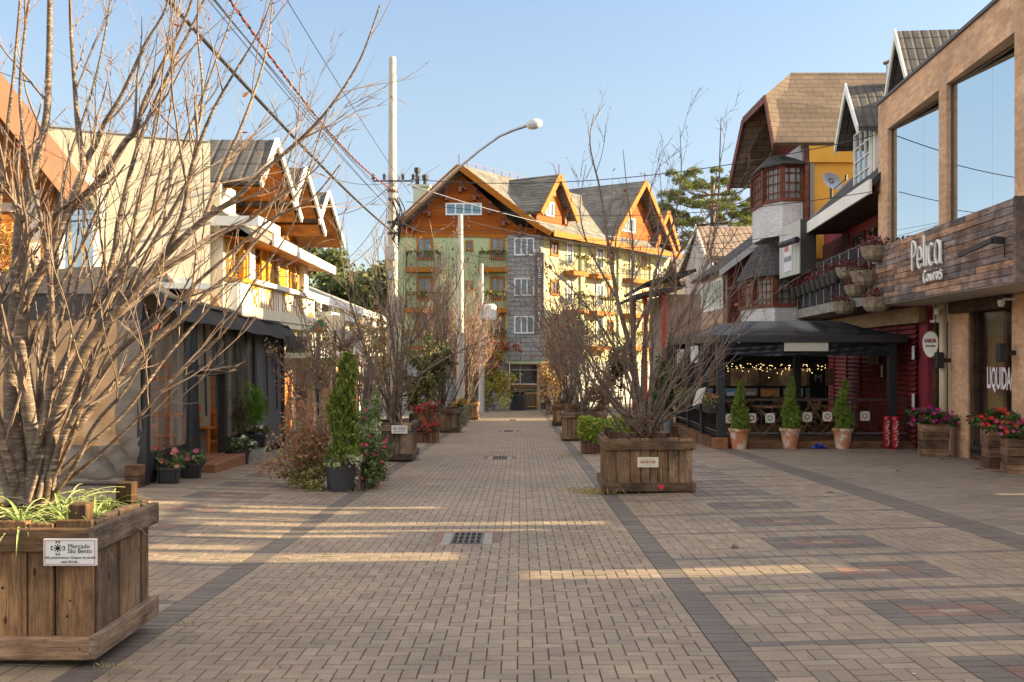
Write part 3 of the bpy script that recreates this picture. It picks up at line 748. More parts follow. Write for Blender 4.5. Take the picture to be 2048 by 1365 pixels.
b = MB(); b.box((-1.5, Y0 + 1.2, zb), (1.5, Y0 + 1.3, 2.5), (0.3, 0.26, 0.22))
for k in range(9): b.box((-1.2 + k * 0.26, Y0 + 0.5, g0 + 0.2 + 0.3 * (k % 3)), (-1.02 + k * 0.26, Y0 + 0.7, g0 + 0.45 + 0.3 * (k % 3)), (0.8, 0.5 + 0.1 * (k % 4), 0.35))
b.box((-1.5, Y0 + 0.1, zb), (1.2, Y0 + 1.2, g0 + 0.02), (.3, .25, .2)); P.part('chocolate_shop_interior', b, MATS['interior_tan'])
b = MB(); k = 0
for i in range(14):
    for j in range(3):
        c = rr.choice(((0.5, 0.18, 0.1), (0.55, 0.48, 0.35), (0.2, 0.25, 0.28), (0.45, 0.3, 0.15), (0.6, 0.55, 0.48)))
        x = -1.9 + i * 0.13
        if x > -0.2: continue
        b.bbox((x, Y0 - 0.13, g0 - 0.05 + j * 0.115), (x + 0.122, Y0 - 0.09, g0 + 0.06 + j * 0.115), 0.004, c)
P.part('mosaic_tiles', b, plain('glazed_tile', (1, 1, 1), (0.8, 0.8, 0.8), 0.35, 8))
b = MB(); b.box((-1.86, Y0 - 0.1, 0.35), (-1.70, Y0 - 0.03, 0.85)); P.part('meter_box', b, STEEL)

# oval hanging sign of the chocolate shop
S = Thing('oval_shop_sign', 'white oval SABOR sign hanging over the chocolate shop door', 'sign', (8.62, 20.95, 1.45), -50, wz=False)
def oval(mb, rx, rz, y0, y1, cz, tint=(1, 1, 1), n=28):
    pts = [(rx * math.cos(2 * math.pi * i / n), y0, cz + rz * (1 + 0.12 * math.sin(2 * math.pi * i / n) * -1) * math.sin(2 * math.pi * i / n)) for i in range(n)]
    mb.prism(pts, (0, y1 - y0, 0), tint)
b = MB(); oval(b, 0.17, 0.265, -0.015, 0.03, 0.26); S.part('panel', b, WHITE)
b = MB(); oval(b, 0.182, 0.28, -0.008, 0.035, 0.26); S.part('rim', b, plain('gold_rim', (0.42, 0.28, 0.12), None, 0.4))
b = MB(); add_text(b, 'SABOR', 0.105, (0, -0.019, 0.30), 0.004, 0.8, bold=0.006); S.part('lettering', b, plain('sign_maroon', (0.30, 0.05, 0.04)))
b = MB(); add_text(b, 'chocolate', 0.062, (0, -0.019, 0.195), 0.004, 0.9, shear=0.25, bold=0.003); S.part('small_lettering', b, plain('sign_brown', (0.28, 0.13, 0.04)))
b = MB(); b.tube([(0.1, 0.02, 0.5), (0.1, 0.02, 1.06)], 0.008, 5); b.tube([(-0.1, 0.02, 0.5), (-0.1, 0.02, 1.06)], 0.008, 5); S.part('hanger', b, BLACK)

# ================================================================ red house with the balcony
g1 = gz(9, 26)
DSHINGLE = bricks('dark_shingle', (0.052, 0.047, 0.046), (0.034, 0.031, 0.031), (0.014, 0.013, 0.013), 0.3, 0.16, 0.012, 'x', 0.9, 1.0)
CRIMSON = plain('crimson_plaster', (0.26, 0.022, 0.040), (0.17, 0.016, 0.028), 0.75, 3, spots=((0.12, 0.03, 0.03), 2.0, 0.64))
REDSLAT = plain('red_shutter', (0.24, 0.036, 0.032), (0.15, 0.025, 0.022), 0.6, 4, (0.4, 0.4, 6))
H = Thing('red_balcony_house', 'crimson house with white eaves, a long balcony and louvred red shutters', 'house', (8.75, 32.2, g1), -95.54)
Ub = 10.85
b = MB(); b.box((0, 0, 2.58), (Ub, 6, 2.84)); H.part('balcony_slab', b, plain('stained_concrete', (0.34, 0.31, 0.27), (0.12, 0.11, 0.10), 0.9, 2.2, (1, 1, 2.5), bmp=0.3))
b = MB(); b.box((0, 0.95, 2.84), (Ub, 1.15, 5.3)); b.box((0, 1.15, 2.84), (0.2, 6, 5.3)); b.box((Ub - .2, 1.15, 2.84), (Ub, 6, 5.3)); H.part('upper_wall', b, CRIMSON)
b = MB(); b.box((0, 1.0, g1 - 0.3), (Ub, 1.2, 2.57)); b.box((0, 1.2, g1 - 0.3), (.2, 6, 2.57)); H.part('ground_wall', b, CRIMSON)
for x0, x1 in ((4.4, 5.8), (6.2, 7.7), (8.3, 9.7)):
    window(H, x0, x1, 3.0, 4.75, 0.95, 3, 1, 0.09, 0.05, DARKWOOD, DARKGLASS)
b = MB(); b.box((0.2, 0.9, 2.85), (4.0, 0.948, 4.9)); H.part('dark_shutters', b, siding('oxblood_siding', (0.10, 0.03, 0.028), (0.05, 0.018, 0.018), 0.12))
# ground shutters: slatted panels
x = 0.4
for w_ in (1.6, 1.6, 1.5, 1.8, 1.6, 1.35):
    b = MB(); z = g1 + 0.12
    while z < 2.1:
        b.raw([(x, 0.97, z), (x + w_, 0.97, z), (x + w_, 0.90, z + 0.02), (x, 0.90, z + 0.02), (x, 0.985, z + 0.12), (x + w_, 0.985, z + 0.12)], [(0, 1, 2, 3), (3, 2, 5, 4)], TW(rr, 0.15)); z += 0.115
    b.box((x - 0.05, 0.88, g1), (x, 0.99, 2.2), (0.8, 0.8, 0.8)); x += w_ + 0.08
    H.part('louvred_shutter', b, REDSLAT)
b = MB(); b.box((0.3, 0.84, 2.15), (Ub - 0.1, 0.99, 2.5))
H.part('wall_sign', b, plain('aged_sign', (0.38, 0.26, 0.12), (0.16, 0.10, 0.06), 0.8, 6))
b = MB()
for x_, z_ in ((7.6, 0.9), (10.2, 1.35), (10.2, 0.3)): b.box((x_, 0.86, z_), (x_ + 0.18, 0.868, z_ + 0.3))
H.part('paper_notice', b, plain('paper', (0.7, 0.68, 0.64)))
b = MB(); b.box((6.3, 0.86, 1.2), (7.3, 0.885, 2.0)); H.part('notice_board', b, plain('aged_sign2', (0.30, 0.24, 0.18), (0.15, 0.10, 0.08), 0.8, 12))
# balcony rail
b = MB(); x = 0.05
b.tube([(0, 0.03, 4.0), (Ub, 0.03, 4.0)], 0.022, 6, (3, 3, 3)); b.tube([(0, 0.03, 2.95), (Ub, 0.03, 2.95)], 0.015, 5)
while x < Ub:
    b.tube([(x, 0.03, 2.85), (x, 0.03, 4.0)], 0.009, 4); x += 0.11
for i in range(12):
    x = i * Ub / 11; b.tube([(min(max(x, 0.03), Ub - 0.03), 0.03, 2.84), (min(max(x, 0.03), Ub - 0.03), 0.03, 4.03)], 0.022, 6, (12, 12, 12))
for i in range(20):
    x = 0.3 + i * 0.53; b.tube([(x + 0.2 * math.cos(a), 0.03, 3.14 + 0.12 * math.sin(a)) for a in [k * 0.7 for k in range(10)]], 0.008, 3)
H.part('balcony_railing', b, BLACK)
# roof with white fascia, far verge and soffit
u0 = 2.9
b = MB(); b.prism([(u0, -0.15, 5.22), (u0, 3.1, 8.45), (u0, 3.1, 8.30), (u0, -0.15, 5.06)], (Ub - u0, 0, 0)); b.prism([(u0, 3.1, 8.45), (u0, 6.3, 5.3), (u0, 6.3, 5.15), (u0, 3.1, 8.30)], (Ub - u0, 0, 0))
H.part('roof', b, DSHINGLE)
b = MB(); b.box((u0 - 0.05, -0.21, 4.93), (Ub, -0.155, 5.24)); H.part('eaves_fascia', b, WHITE)
b = MB(); b.prism([(u0 - 0.05, -0.15, 5.25), (u0 - 0.05, 3.1, 8.5), (u0 - 0.05, 3.1, 8.28), (u0 - 0.05, -0.15, 5.02)], (0.045, 0, 0)); H.part('verge_board', b, plain('weathered_blue_grey', (0.28, 0.31, 0.36), None, 0.7))
b = MB(); b.poly([(u0, -0.15, 4.95), (Ub, -0.15, 4.95), (Ub, 0.95, 5.0), (u0, 0.95, 5.0)]); H.part('soffit', b, DARKWOODX)
b = MB(); b.prism([(u0 + 0.02, 0.95, 5.0), (u0 + 0.02, 5.9, 5.0), (u0 + 0.02, 3.1, 8.2)], (0.1, 0, 0)); H.part('gable_wall', b, CRIMSON)
# gabled dormers facing the street
def dormer(uc, hw, yf, za, zf, ridge, wz0, wz1, lab=None):
    d = MB(); t = 0.07
    for sgn in (-1, 1):
        d.prism([(uc + sgn * hw, yf, zf), (uc, yf, za), (uc, yf, za - 0.1), (uc + sgn * hw, yf, zf - 0.1)], (0, ridge, 0))
    o = H.part('dormer_roof', d, tiles('dark_tile', (0.115, 0.10, 0.09), (0.055, 0.05, 0.048), 0.2, 0.3, 'y', 'z'))
    d = MB()
    for sgn in (-1, 1):
        d.prism([(uc + sgn * (hw + 0.02), yf - 0.05, zf - 0.16), (uc + sgn * (hw + 0.02), yf - 0.05, zf + 0.03), (uc, yf - 0.05, za + 0.05), (uc, yf - 0.05, za - 0.2)], (0, 0.045, 0))
    H.part('bargeboard', d, WHITE, o)
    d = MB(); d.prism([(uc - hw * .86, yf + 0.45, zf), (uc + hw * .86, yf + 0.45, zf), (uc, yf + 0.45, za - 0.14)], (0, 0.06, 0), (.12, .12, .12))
    d.box((uc - hw * .8, yf + 0.42, wz0 - 0.5), (uc + hw * .8, ridge + yf, zf - 0.05))
    H.part('dormer_wall', d, WHITE, o)
    if wz1: window(H, uc - hw * .68, uc + hw * .68, wz0, wz1, yf + 0.41, 3, 4, 0.05, 0.025, WHITE, SKYGLASS, name='dormer_window')
dormer(7.8, 1.2, 0.0, 8.07, 6.78, 3.0, 5.55, 7.0)
dormer(9.65, 0.9, 0.68, 8.78, 7.45, 2.4, 7.0, 0)
# flue
FL = Thing('roof_flue', 'round metal flue with a conical cap behind the white dormers', 'flue', (9.05, 24.3, 7.4), 0, wz=False)
b = MB(); b.lathe([(0.13, 0), (0.13, 1.15)], n=16); FL.part('pipe', b, STEEL, smooth=True)
b = MB(); b.lathe([(0.2, 1.17), (0.21, 1.2), (0.03, 1.3), (0.001, 1.31)], n=16); b.lathe([(0.001, 1.168), (0.2, 1.17)], n=16); FL.part('cap', b, STEEL)

# planters on the balcony rail
CLAY = plain('lichened_clay', (0.34, 0.27, 0.18), (0.13, 0.10, 0.07), 0.9, 9, bmp=0.8)
WITHER = plain('withered_plant', (0.17, 0.035, 0.035), (0.09, 0.03, 0.025), 0.8, 20, trans=0.25)
rn = np.random.default_rng(5)
dirr = Vector((-math.sin(R(5.54)), -math.cos(R(5.54)), 0))
def onrail(px, py, off=0.0):
    """point on the railing plane seen at a pixel"""
    k = (px - 1042) / F; q0 = Vector((8.75 - 0.02 - off, 32.2, 0)); t = (q0.x - k * q0.y) / (k * dirr.y - dirr.x)
    p = q0 + dirr * t; p.z = EYE + (706 - py) * p.y / F; return p
def urn(px, py, rad, label):
    rad *= 0.8; p = onrail(px, py, rad * 0.6)
    t = Thing('fluted_planter', label, 'planter', (p.x, p.y, p.z - rad * 0.8), 0, 'fluted clay planters on the balcony', wz=False)
    b = MB(); n = 36; prof = [(0.3, 0.0), (0.62, 0.12), (0.86, 0.4), (1.0, 0.85), (1.06, 1.1), (0.96, 1.12), (0.9, 0.95)]
    V = []
    for r_, z in prof:
        for k in range(n):
            a = 2 * math.pi * k / n; q = r_ * (1 + 0.09 * abs(math.cos(a * 6)) - 0.05)
            V.append((math.cos(a) * q * rad, math.sin(a) * q * rad, z * rad))
    b.raw(V, [(i * n + k, i * n + (k + 1) % n, (i + 1) * n + (k + 1) % n, (i + 1) * n + k) for i in range(len(prof) - 1) for k in range(n)] + [tuple(range(n))[::-1], tuple(range((len(prof) - 1) * n, len(prof) * n))])
    t.part('bowl', b, CLAY)
    C = rn.normal(0, 1, (160, 3)) * (rad * 0.55, rad * 0.55, rad * 0.28) + (0, 0, rad * 1.35)
    b = MB(); leaves(b, C, rad * 0.3, rn, [(1, 1, 1), (1.3, 0.8, 0.7), (0.6, 0.9, 0.5)]); t.part('plant', b, WITHER)
for px, py, rad, lab in ((1695, 543, 0.33, 'fluted clay planter hung at mid balcony above two others'), (1733, 552, 0.40, 'widest fluted planter of the balcony group'), (1713, 578, 0.32, 'fluted planter hung low below the widest one'),
                         (1690, 612, 0.36, 'lowest fluted planter, hung under the balcony edge'), (1752, 604, 0.36, 'fluted planter half hidden by the plank fascia, low down'), (1750, 502, 0.36, 'fluted planter high on the rail beside the brick pier')):
    urn(px, py, rad, lab)
for i in range(9):
    px = 1590 + i * 10.2; p = onrail(px, 590 - (px - 1583) * 0.40, 0.14)
    t = Thing('black_rail_pot', 'small black pot of withered red plants hung on the balcony rail', 'flower pot', (p.x, p.y, p.z), 0, 'black pots along the balcony rail', wz=False)
    b = MB(); b.lathe([(0.001, -.16), (0.10, -0.16), (0.14, 0.12), (0.155, 0.12), (0.155, 0.15), (0.12, 0.15)], n=14); t.part('pot', b, BLACK)
    C = rn.normal(0, 1, (70, 3)) * (0.12, 0.14, 0.08) + (0, 0, 0.25); b = MB(); leaves(b, C, 0.09, rn, [(1, 1, 1), (1.3, 0.8, 0.7), (0.8, 1.0, 0.6)]); t.part('plant', b, WITHER)

# projecting sign box beyond the balcony
SB = Thing('sign_box', 'weathered grey sign box with a dark side, fixed above the terrace', 'sign', (8.0, 29.6, 3.77), -90, wz=False)
b = MB(); b.box((-1.1, 0, 0), (1.1, 0.45, 1.55), (0.9, 0.9, 0.9)); SB.part('box', b, plain('sign_dark', (0.06, 0.05, 0.05), None, 0.7))
b = MB(); b.box((-1.1, -0.03, 0.01), (1.1, -0.001, 1.54)); SB.part('face', b, plain('sign_grey', (0.50, 0.50, 0.47), (0.36, 0.36, 0.33), 0.6, 2, (3, 3, 0.4)))
b = MB(); b.box((-0.55, -0.045, 0.15), (0.35, -0.032, 1.15)); SB.part('poster', b, plain('poster_white', (0.68, 0.68, 0.68)))
b = MB(); b.box((-0.5, -0.05, 0.45), (0.3, -0.047, 0.6)); b.box((-0.45, -0.05, 0.75), (0.0, -0.047, 0.95), (2, .6, .6)); SB.part('poster_print', b, plain('print_grey', (0.25, 0.25, 0.28)))
b = MB(); b.tube([(1.3, -0.15, 0.95), (0.3, -0.35, 0.9)], 0.09, 10); SB.part('lamp', b, BLACK)

# satellite dish
SD = Thing('satellite_dish', 'grey satellite dish on a pole in front of the yellow wall', 'satellite dish', (9.36, 29.9, 5.72), 0, wz=False)
b = MB(); n = 26; rx, rz = 0.34, 0.25
ring = []; V = [(0, 0.12, 0.95)]
for j in range(1, 5):
    for k in range(n):
        a = 2 * math.pi * k / n; f = j / 4; X = rx * f * math.cos(a); Z = rz * f * math.sin(a)
        V.append((X * 0.85 + Z * 0.25, 0.12 - 0.09 * f * f, 0.95 + Z * 0.85 - X * 0.42))
Fc = [(0, 1 + k, 1 + (k + 1) % n) for k in range(n)] + [(1 + j * n + k, 1 + j * n + (k + 1) % n, 1 + (j + 1) * n + (k + 1) % n, 1 + (j + 1) * n + k) for j in range(3) for k in range(n)]
b.raw(V, Fc); SD.part('dish', b, plain('dish_grey', (0.42, 0.46, 0.53), (0.3, 0.33, 0.38), 0.5, 3), smooth=True)
b = MB(); b.tube([(0, 0.15, -0.6), (0, 0.15, 0.9)], 0.04, 8); b.tube([(0.05, 0.1, 0.7), (0.30, -0.3, 0.95)], 0.015, 5); b.tube([(0.30, -0.3, 0.9), (0.31, -0.3, 1.08)], 0.035, 6); SD.part('mount', b, BLACK)

# ================================================================ brown gambrel house behind
BROWNSH = bricks('brown_shingle', (0.155, 0.105, 0.068), (0.115, 0.078, 0.05), (0.05, 0.034, 0.024), 0.5, 0.20, 0.012, 'x', 0.9, 1.0, stain=0.2)
YELLOW = plain('yellow_plaster', (0.62, 0.33, 0.035), (0.50, 0.25, 0.025), 0.75, 1.5)
WBRICK = bricks('white_brick', (0.62, 0.60, 0.60), (0.56, 0.54, 0.54), (0.45, 0.43, 0.43), 0.24, 0.08, 0.008, 'xy', stain=0.1)
REDWOOD = wood('red_brown_wood', [(0.10, 0.03, 0.018), (0.18, 0.055, 0.03), (0.26, 0.09, 0.045)], 'z', 0.6)
DKRED = siding('oxblood_board', (0.13, 0.035, 0.026), (0.07, 0.02, 0.016), 0.16, 'z')
g2 = gz(9, 34)
K = Thing('brown_roofed_house', 'tall house with brown shingle hipped gable roof, yellow wall and white bay', 'house', (9, 34, g2), 0)
# near slope, far slope and the hip, each with thickness
def slab(mb, pts, t=0.12, tint=(1, 1, 1)):
    P_ = [Vector(p) for p in pts]; nrm = (P_[1] - P_[0]).cross(P_[2] - P_[0]).normalized()
    if nrm.z < 0: nrm = -nrm
    mb.prism(pts, -nrm * t, tint)
zE, zR = 8.16, 11.35
A, Bp, C_, D_, E_, F_ = (-0.98, -2.5, zE), (-0.80, -0.65, 10.15), (0.5, 1.0, zR), (9, 1.0, zR), (9, -2.5, zE), (9, -0.65, 10.15)
b = MB(); slab(b, [A, E_, D_, C_, Bp]); K.part('roof', b, BROWNSH)
A2, B2 = (-0.98, 4.4, 7.9), (-0.80, 2.65, 10.15)
b = MB(); slab(b, [(9, 4.4, 7.9), A2, B2, C_, D_]); slab(b, [Bp, C_, B2], 0.1); K.part('roof_far_slope', b, BROWNSH)
b = MB()
for p, q in ((A, Bp), (A2, B2), (Bp, B2)):
    b.beam(Vector(p) + Vector((-0.03, 0, -0.14)), Vector(q) + Vector((-0.03, 0, -0.12)), 0.05, 0.26)
K.part('bargeboard', b, REDWOOD)
b = MB(); b.prism([(0.55, -2.1, zE - .1), (0.55, 4.0, zE - .1), (0.55, 2.4, 10.0), (0.55, -0.4, 10.0)], (0.1, 0, 0)); K.part('gable_wall', b, DKRED)
b = MB(); b.box((-0.05, -2.15, g2), (9, -1.95, zE)); b.box((-0.05, 3.9, g2), (9, 4.1, zE)); b.box((-0.05, -1.95, g2), (0.15, 3.9, zE)); K.part('wall', b, WBRICK)
b = MB(); b.box((0.32, -2.3, 4.5), (9, -2.17, 8.1)); b.box((0.15, -2.42, 7.55), (9, -2.31, 8.12)); K.part('yellow_wall', b, YELLOW)
b = MB(); b.box((0.02, -2.4, 4.5), (0.14, -2.2, 8.0)); K.part('downpipe', b, REDWOOD)
b = MB(); b.box((0.18, -2.38, 4.5), (0.31, -2.2, 7.6)); K.part('grey_post', b, plain('grey_timber', (0.22, 0.21, 0.2), None, 0.8, 5, (8, 8, .6)))
def bay(T, P_, z0, zs, z1, zr, wn, skirt=0.28, brick=True):
    """faceted bay: low wall, glazed band with timber posts, sloped roof"""
    c = Vector((sum(p[0] for p in P_) / len(P_), sum(p[1] for p in P_) / len(P_), 0))
    m1 = MB(); m2 = MB(); m3 = MB(); m4 = MB(); m5 = MB()
    for i in range(len(P_) - 1):
        p, q = Vector((*P_[i], 0)), Vector((*P_[i + 1], 0)); d = (q - p); ln = d.length; d.normalize()
        nn = Vector((d.y, -d.x, 0)); nn = nn if ((p + q) / 2 - c).dot(nn) > 0 else -nn
        up = Vector((0, 0, 1))
        m1.prism([p + up * z0, q + up * z0, q + up * zs, p + up * zs], -nn * 0.1)
        m3.raw([p - nn * .05 + up * zs, q - nn * .05 + up * zs, q - nn * .05 + up * z1, p - nn * .05 + up * z1], [(0, 1, 2, 3)])
        for a in ((p, q) if i == len(P_) - 2 else (p,)): m2.beam(a + up * (zs + .003), a + up * (z1 - .002), 0.14, 0.14, up=(1, 0, 0))
        for zz in (zs + .05, z1 - .06): m2.beam(p + up * (zz + .0013 * i) + d * .05, q + up * (zz + .0013 * i) - d * .05, 0.1, 0.12)
        nx = max(1, round(ln / 0.22))
        for k in range(1, nx): m4.beam(p + d * (ln * k / nx) + up * zs, p + d * (ln * k / nx) + up * z1, 0.035, 0.03, up=(nn.x, nn.y, 0))
        for k in range(1, wn): m4.beam(p + up * (zs + (z1 - zs) * k / wn), q + up * (zs + (z1 - zs) * k / wn), 0.03, 0.03)
        o1 = p + (p - c).normalized() * skirt; o2 = q + (q - c).normalized() * skirt
        i1 = p.lerp(c, 0.62); i2 = q.lerp(c, 0.62)
        slab(m5, [o1 + up * (z1 - 0.02), o2 + up * (z1 - 0.02), i2 + up * zr, i1 + up * zr], 0.06)
    b_ = T.part('bay', m1, WBRICK if brick else REDWOOD)
    T.part('bay_frame', m2, REDWOOD, b_); T.part('pane', m3, plain('curtained_pane', (0.34, 0.34, 0.32), (0.16, 0.16, 0.15), 0.12, 2.5, (2, 2, 0.5)), b_); T.part('glazing_bars', m4, REDWOOD, b_)
    T.part('bay_roof', m5, DSHINGLE)
bay(K, [(0.0, -2.2), (-0.65, -2.2), (-1.05, -1.4), (-1.05, 0.2), (-0.65, 0.9), (0, 0.9)], 5.25, 6.35, 7.55, 8.0, 4)
bay(K, [(-0.15, -2.7), (-1.02, -2.7), (-1.45, -1.75), (-1.45, 0.2), (-1.0, 0.9), (-0.2, 0.9)], 1.2, 2.95, 3.95, 5.05, 4)
b = MB(); b.box((-0.95, -2.6, 1.3), (-0.1, -2.05, 1.45)); K.part('bay_floor', b, REDWOOD)

# ================================================================ farther houses on the right
g3 = gz(8.5, 39)
HB = Thing('dark_gabled_house', 'dark red boarded house with a white bargeboard gable facing the camera', 'house', (8.5, 39, g3), 0)
b = MB(); b.prism([(-0.9, -2.5, g3), (2.6, -2.5, g3), (2.6, -2.5, 6.3), (1.9, -2.5, 6.75), (-0.9, -2.5, 4.75)], (0, 0.2, 0)); b.box((2.4, -2.3, g3), (2.6, 3.0, 6.2)); b.box((-0.9, 2.8, g3), (2.4, 3, 4.6)); HB.part('wall', b, DKRED)
b = MB(); b.box((-0.92, -2.28, g3), (-0.72, 2.8, 4.62)); HB.part('street_wall', b, plain('tan_boards', (0.42, 0.29, 0.19), (0.3, 0.2, 0.13), 0.7, 4, (.6, .6, 5)))
b = MB(); slab(b, [(-1.3, -2.95, 4.5), (-1.3, 3.2, 4.5), (1.95, 3.2, 6.98), (1.95, -2.95, 6.98)], 0.12); slab(b, [(1.95, -2.95, 6.98), (1.95, 3.2, 6.98), (4.5, 3.2, 5.0), (4.5, -2.95, 5.0)], 0.12); HB.part('roof', b, bricks('dark_shingle_y', (0.06, 0.055, 0.055), (0.04, 0.036, 0.036), (0.016, 0.015, 0.015), 0.3, 0.16, 0.012, 'y', 0.9))
b = MB(); b.prism([(-1.32, -3.0, 4.26), (-1.32, -3.0, 4.5), (1.95, -3.0, 7.0), (1.95, -3.0, 6.74)], (0, 0.045, 0)); HB.part('bargeboard', b, plain('grey_white_board', (0.55, 0.54, 0.56), None, 0.7))
HBf = Thing('projecting_bay_window', 'pale street window bay with tan timber frame on the dark boarded house', 'bay window', (7.5, 39, gz(7.5, 39)), -90)
b = MB(); b.box((-2.2, -0.05, 2.6), (2.2, 0.12, 3.15)); b.box((-2.2, -0.06, 4.3), (2.2, 0.12, 4.6)); b.box((-2.2, -0.02, 0), (2.2, 0.1, 2.6)); HBf.part('panel', b, MATS['tan_boards'])
for x0 in (-2.1, -0.65, 0.8): window(HBf, x0, x0 + 1.3, 3.15, 4.3, 0, 2, 1, 0.09, 0.05, WHITE, plain('pale_curtain_pane', (0.40, 0.50, 0.42), (0.26, 0.33, 0.3), 0.1, 1.5))

g4 = gz(10, 52)
HC = Thing('tile_roofed_house', 'grey gabled house with striped brown tile roof before the pine', 'house', (10, 52, g4), 0)
CT = tiles('brown_tile', (0.30, 0.205, 0.135), (0.14, 0.095, 0.065), 0.28, 0.5, 'x', 'z')
b = MB(); slab(b, [(-1.1, -4.2, 6.15), (7, -4.2, 6.15), (7, 0, 8.1), (-0.85, 0, 8.1)], 0.14); slab(b, [(7, 4.2, 6.15), (-1.1, 4.2, 6.15), (-0.85, 0, 8.1), (7, 0, 8.1)], 0.14); HC.part('roof', b, CT)
b = MB(); b.box((-0.8, -3.8, g4), (7, 3.8, 6.1)); b.prism([(-0.78, -3.8, 6.1), (-0.78, 3.8, 6.1), (-0.78, 0, 7.9)], (.3, 0, 0)); HC.part('wall', b, plain('greyish_plaster', (0.50, 0.45, 0.42), (0.4, 0.36, 0.34), 0.8, 1.2))
b = MB(); b.prism([(-1.16, -4.25, 5.95), (-1.16, -4.25, 6.2), (-0.9, 0, 8.2), (-0.9, 0, 7.9)], (0.05, 0, 0)); b.prism([(-1.16, 4.25, 5.95), (-1.16, 4.25, 6.2), (-0.9, 0, 8.2), (-0.9, 0, 7.9)], (0.05, 0, 0)); HC.part('bargeboard', b, WHITE)
b = MB(); slab(b, [(-1.0, -5.4, 5.2), (1.4, -5.4, 5.2), (1.6, -4.1, 5.9), (-0.8, -4.1, 5.9)], 0.08); HC.part('skylight_lean_to', b, plain('pale_sheet', (0.5, 0.55, 0.62), None, 0.4))

g5 = gz(7, 47)
KD = Thing('dark_canopy_kiosk', 'kiosk with dark curved shingle canopies and red posts behind the bare tree', 'kiosk', (7, 47, g5), 0)
b = MB()
def curved(mb, x0, x1, y0, y1, zl, zh, n=6):
    for i in range(n):
        f0, f1 = i / n, (i + 1) / n; h = lambda f: zl + (zh - zl) * (f ** 0.6)
        slab(mb, [(x0 + (x1 - x0) * f0, y0, h(f0)), (x0 + (x1 - x0) * f1, y0, h(f1)), (x0 + (x1 - x0) * f1, y1, h(f1)), (x0 + (x1 - x0) * f0, y1, h(f0))], 0.14)
curved(b, -1.7, 1.0, -1.5, 4.5, 4.45, 5.35); curved(b, -2.2, 0.3, -2.2, 3.5, 3.95, 4.55); KD.part('canopy', b, MATS['dark_shingle_y'])
b = MB(); b.box((-0.4, -1.0, g5), (2.4, 4.0, 4.2)); KD.part('wall', b, plain('kiosk_wall', (0.30, 0.24, 0.18), (0.18, 0.13, 0.1), 0.8, 2))
b = MB()
for x_, y_ in ((-1.3, -1.4), (-1.3, 3.2), (-0.5, -1.6)): b.box((x_ - .09, y_ - .09, g5), (x_ + .09, y_ + .09, 4.2))
KD.part('post', b, plain('red_post', (0.35, 0.05, 0.03)))
b = MB(); b.box((-0.3, -1.08, 0.6), (2.3, -1.02, 2.2)); KD.part('shop_glass', b, DARKGLASS)
g6 = gz(9, 58)
HD = Thing('cream_end_house', 'cream house beyond the kiosk on the right of the street end', 'house', (12, 60, g6), 0)
b = MB(); b.box((-2.5, -4, g6), (5, 4, 5.4)); HD.part('wall', b, plain('cream_far', (0.60, 0.56, 0.47), (0.5, 0.47, 0.4), 0.8, 1))
b = MB(); slab(b, [(-3, -4.5, 5.3), (5.5, -4.5, 5.3), (5.5, 0, 7.2), (-3, 0, 7.2)], 0.15); slab(b, [(5.5, 4.5, 5.3), (-3, 4.5, 5.3), (-3, 0, 7.2), (5.5, 0, 7.2)], 0.15); HD.part('roof', b, CT)
# ================================================================ black pavilion terrace on the right
rt = random.Random(33); rnt = np.random.default_rng(33)
XA, XB, YF, YK = 4.47, 8.30, 22.3, 28.2
gt = gz(5.5, 22.3)
TD = 0.16                                  # deck height
T_ = Thing('black_pavilion', 'black framed restaurant pavilion with shiny hipped canopy and deck', 'pavilion', (6.4, 22.3, gt), 0)
ox, oy = 6.4, 22.3
L_ = lambda x, y, z: (x - ox, y - oy, z)
DECKW = wood('deck_wood', [(0.12, 0.06, 0.03), (0.20, 0.105, 0.055), (0.29, 0.16, 0.085)], 'x', 0.75)
b = MB()
for i in range(40):
    y = YF - 0.2 + i * 0.155
    if y > YK: break
    b.bbox(L_(XA - 0.15, y, gt + TD - 0.035), L_(XB + 0.5, y + 0.148, gt + TD), 0.004, TW(rt, 0.2))
b.bbox(L_(XA - 0.17, YF - 0.24, gt - 0.25), L_(XB + 0.5, YF - 0.202, gt + TD + 0.005), 0.005, (.9, .9, .9)); b.bbox(L_(XA - 0.19, YF - 0.2, gt - 0.4), L_(XA - 0.155, YK, gt + TD + 0.005), 0.005)
T_.part('deck', b, DECKW)
eave, top = 1.90, 2.24
posts = [(XA, YF), (XB, YF), (XA, YK), (XB, YK), (XA, 24.3), (XA, 26.3), (6.9, YF + 2.6)]
for x, y in posts:
    m = MB(); m.bbox(L_(x - 0.085, y - 0.085, gt - 0.1), L_(x + 0.085, y + 0.085, eave - 0.1), 0.006); T_.part('post', m, BLACK)
for x, y in ((XA - 0.02, YF - 0.22), ):
    m = MB(); m.bbox(L_(x - 0.2, y - 0.12, gt - 0.15), L_(x + 0.12, y + 0.06, gt + 0.24), 0.01, (1.5, 1.3, 1.1)); T_.part('post_footing', m, DECKW)
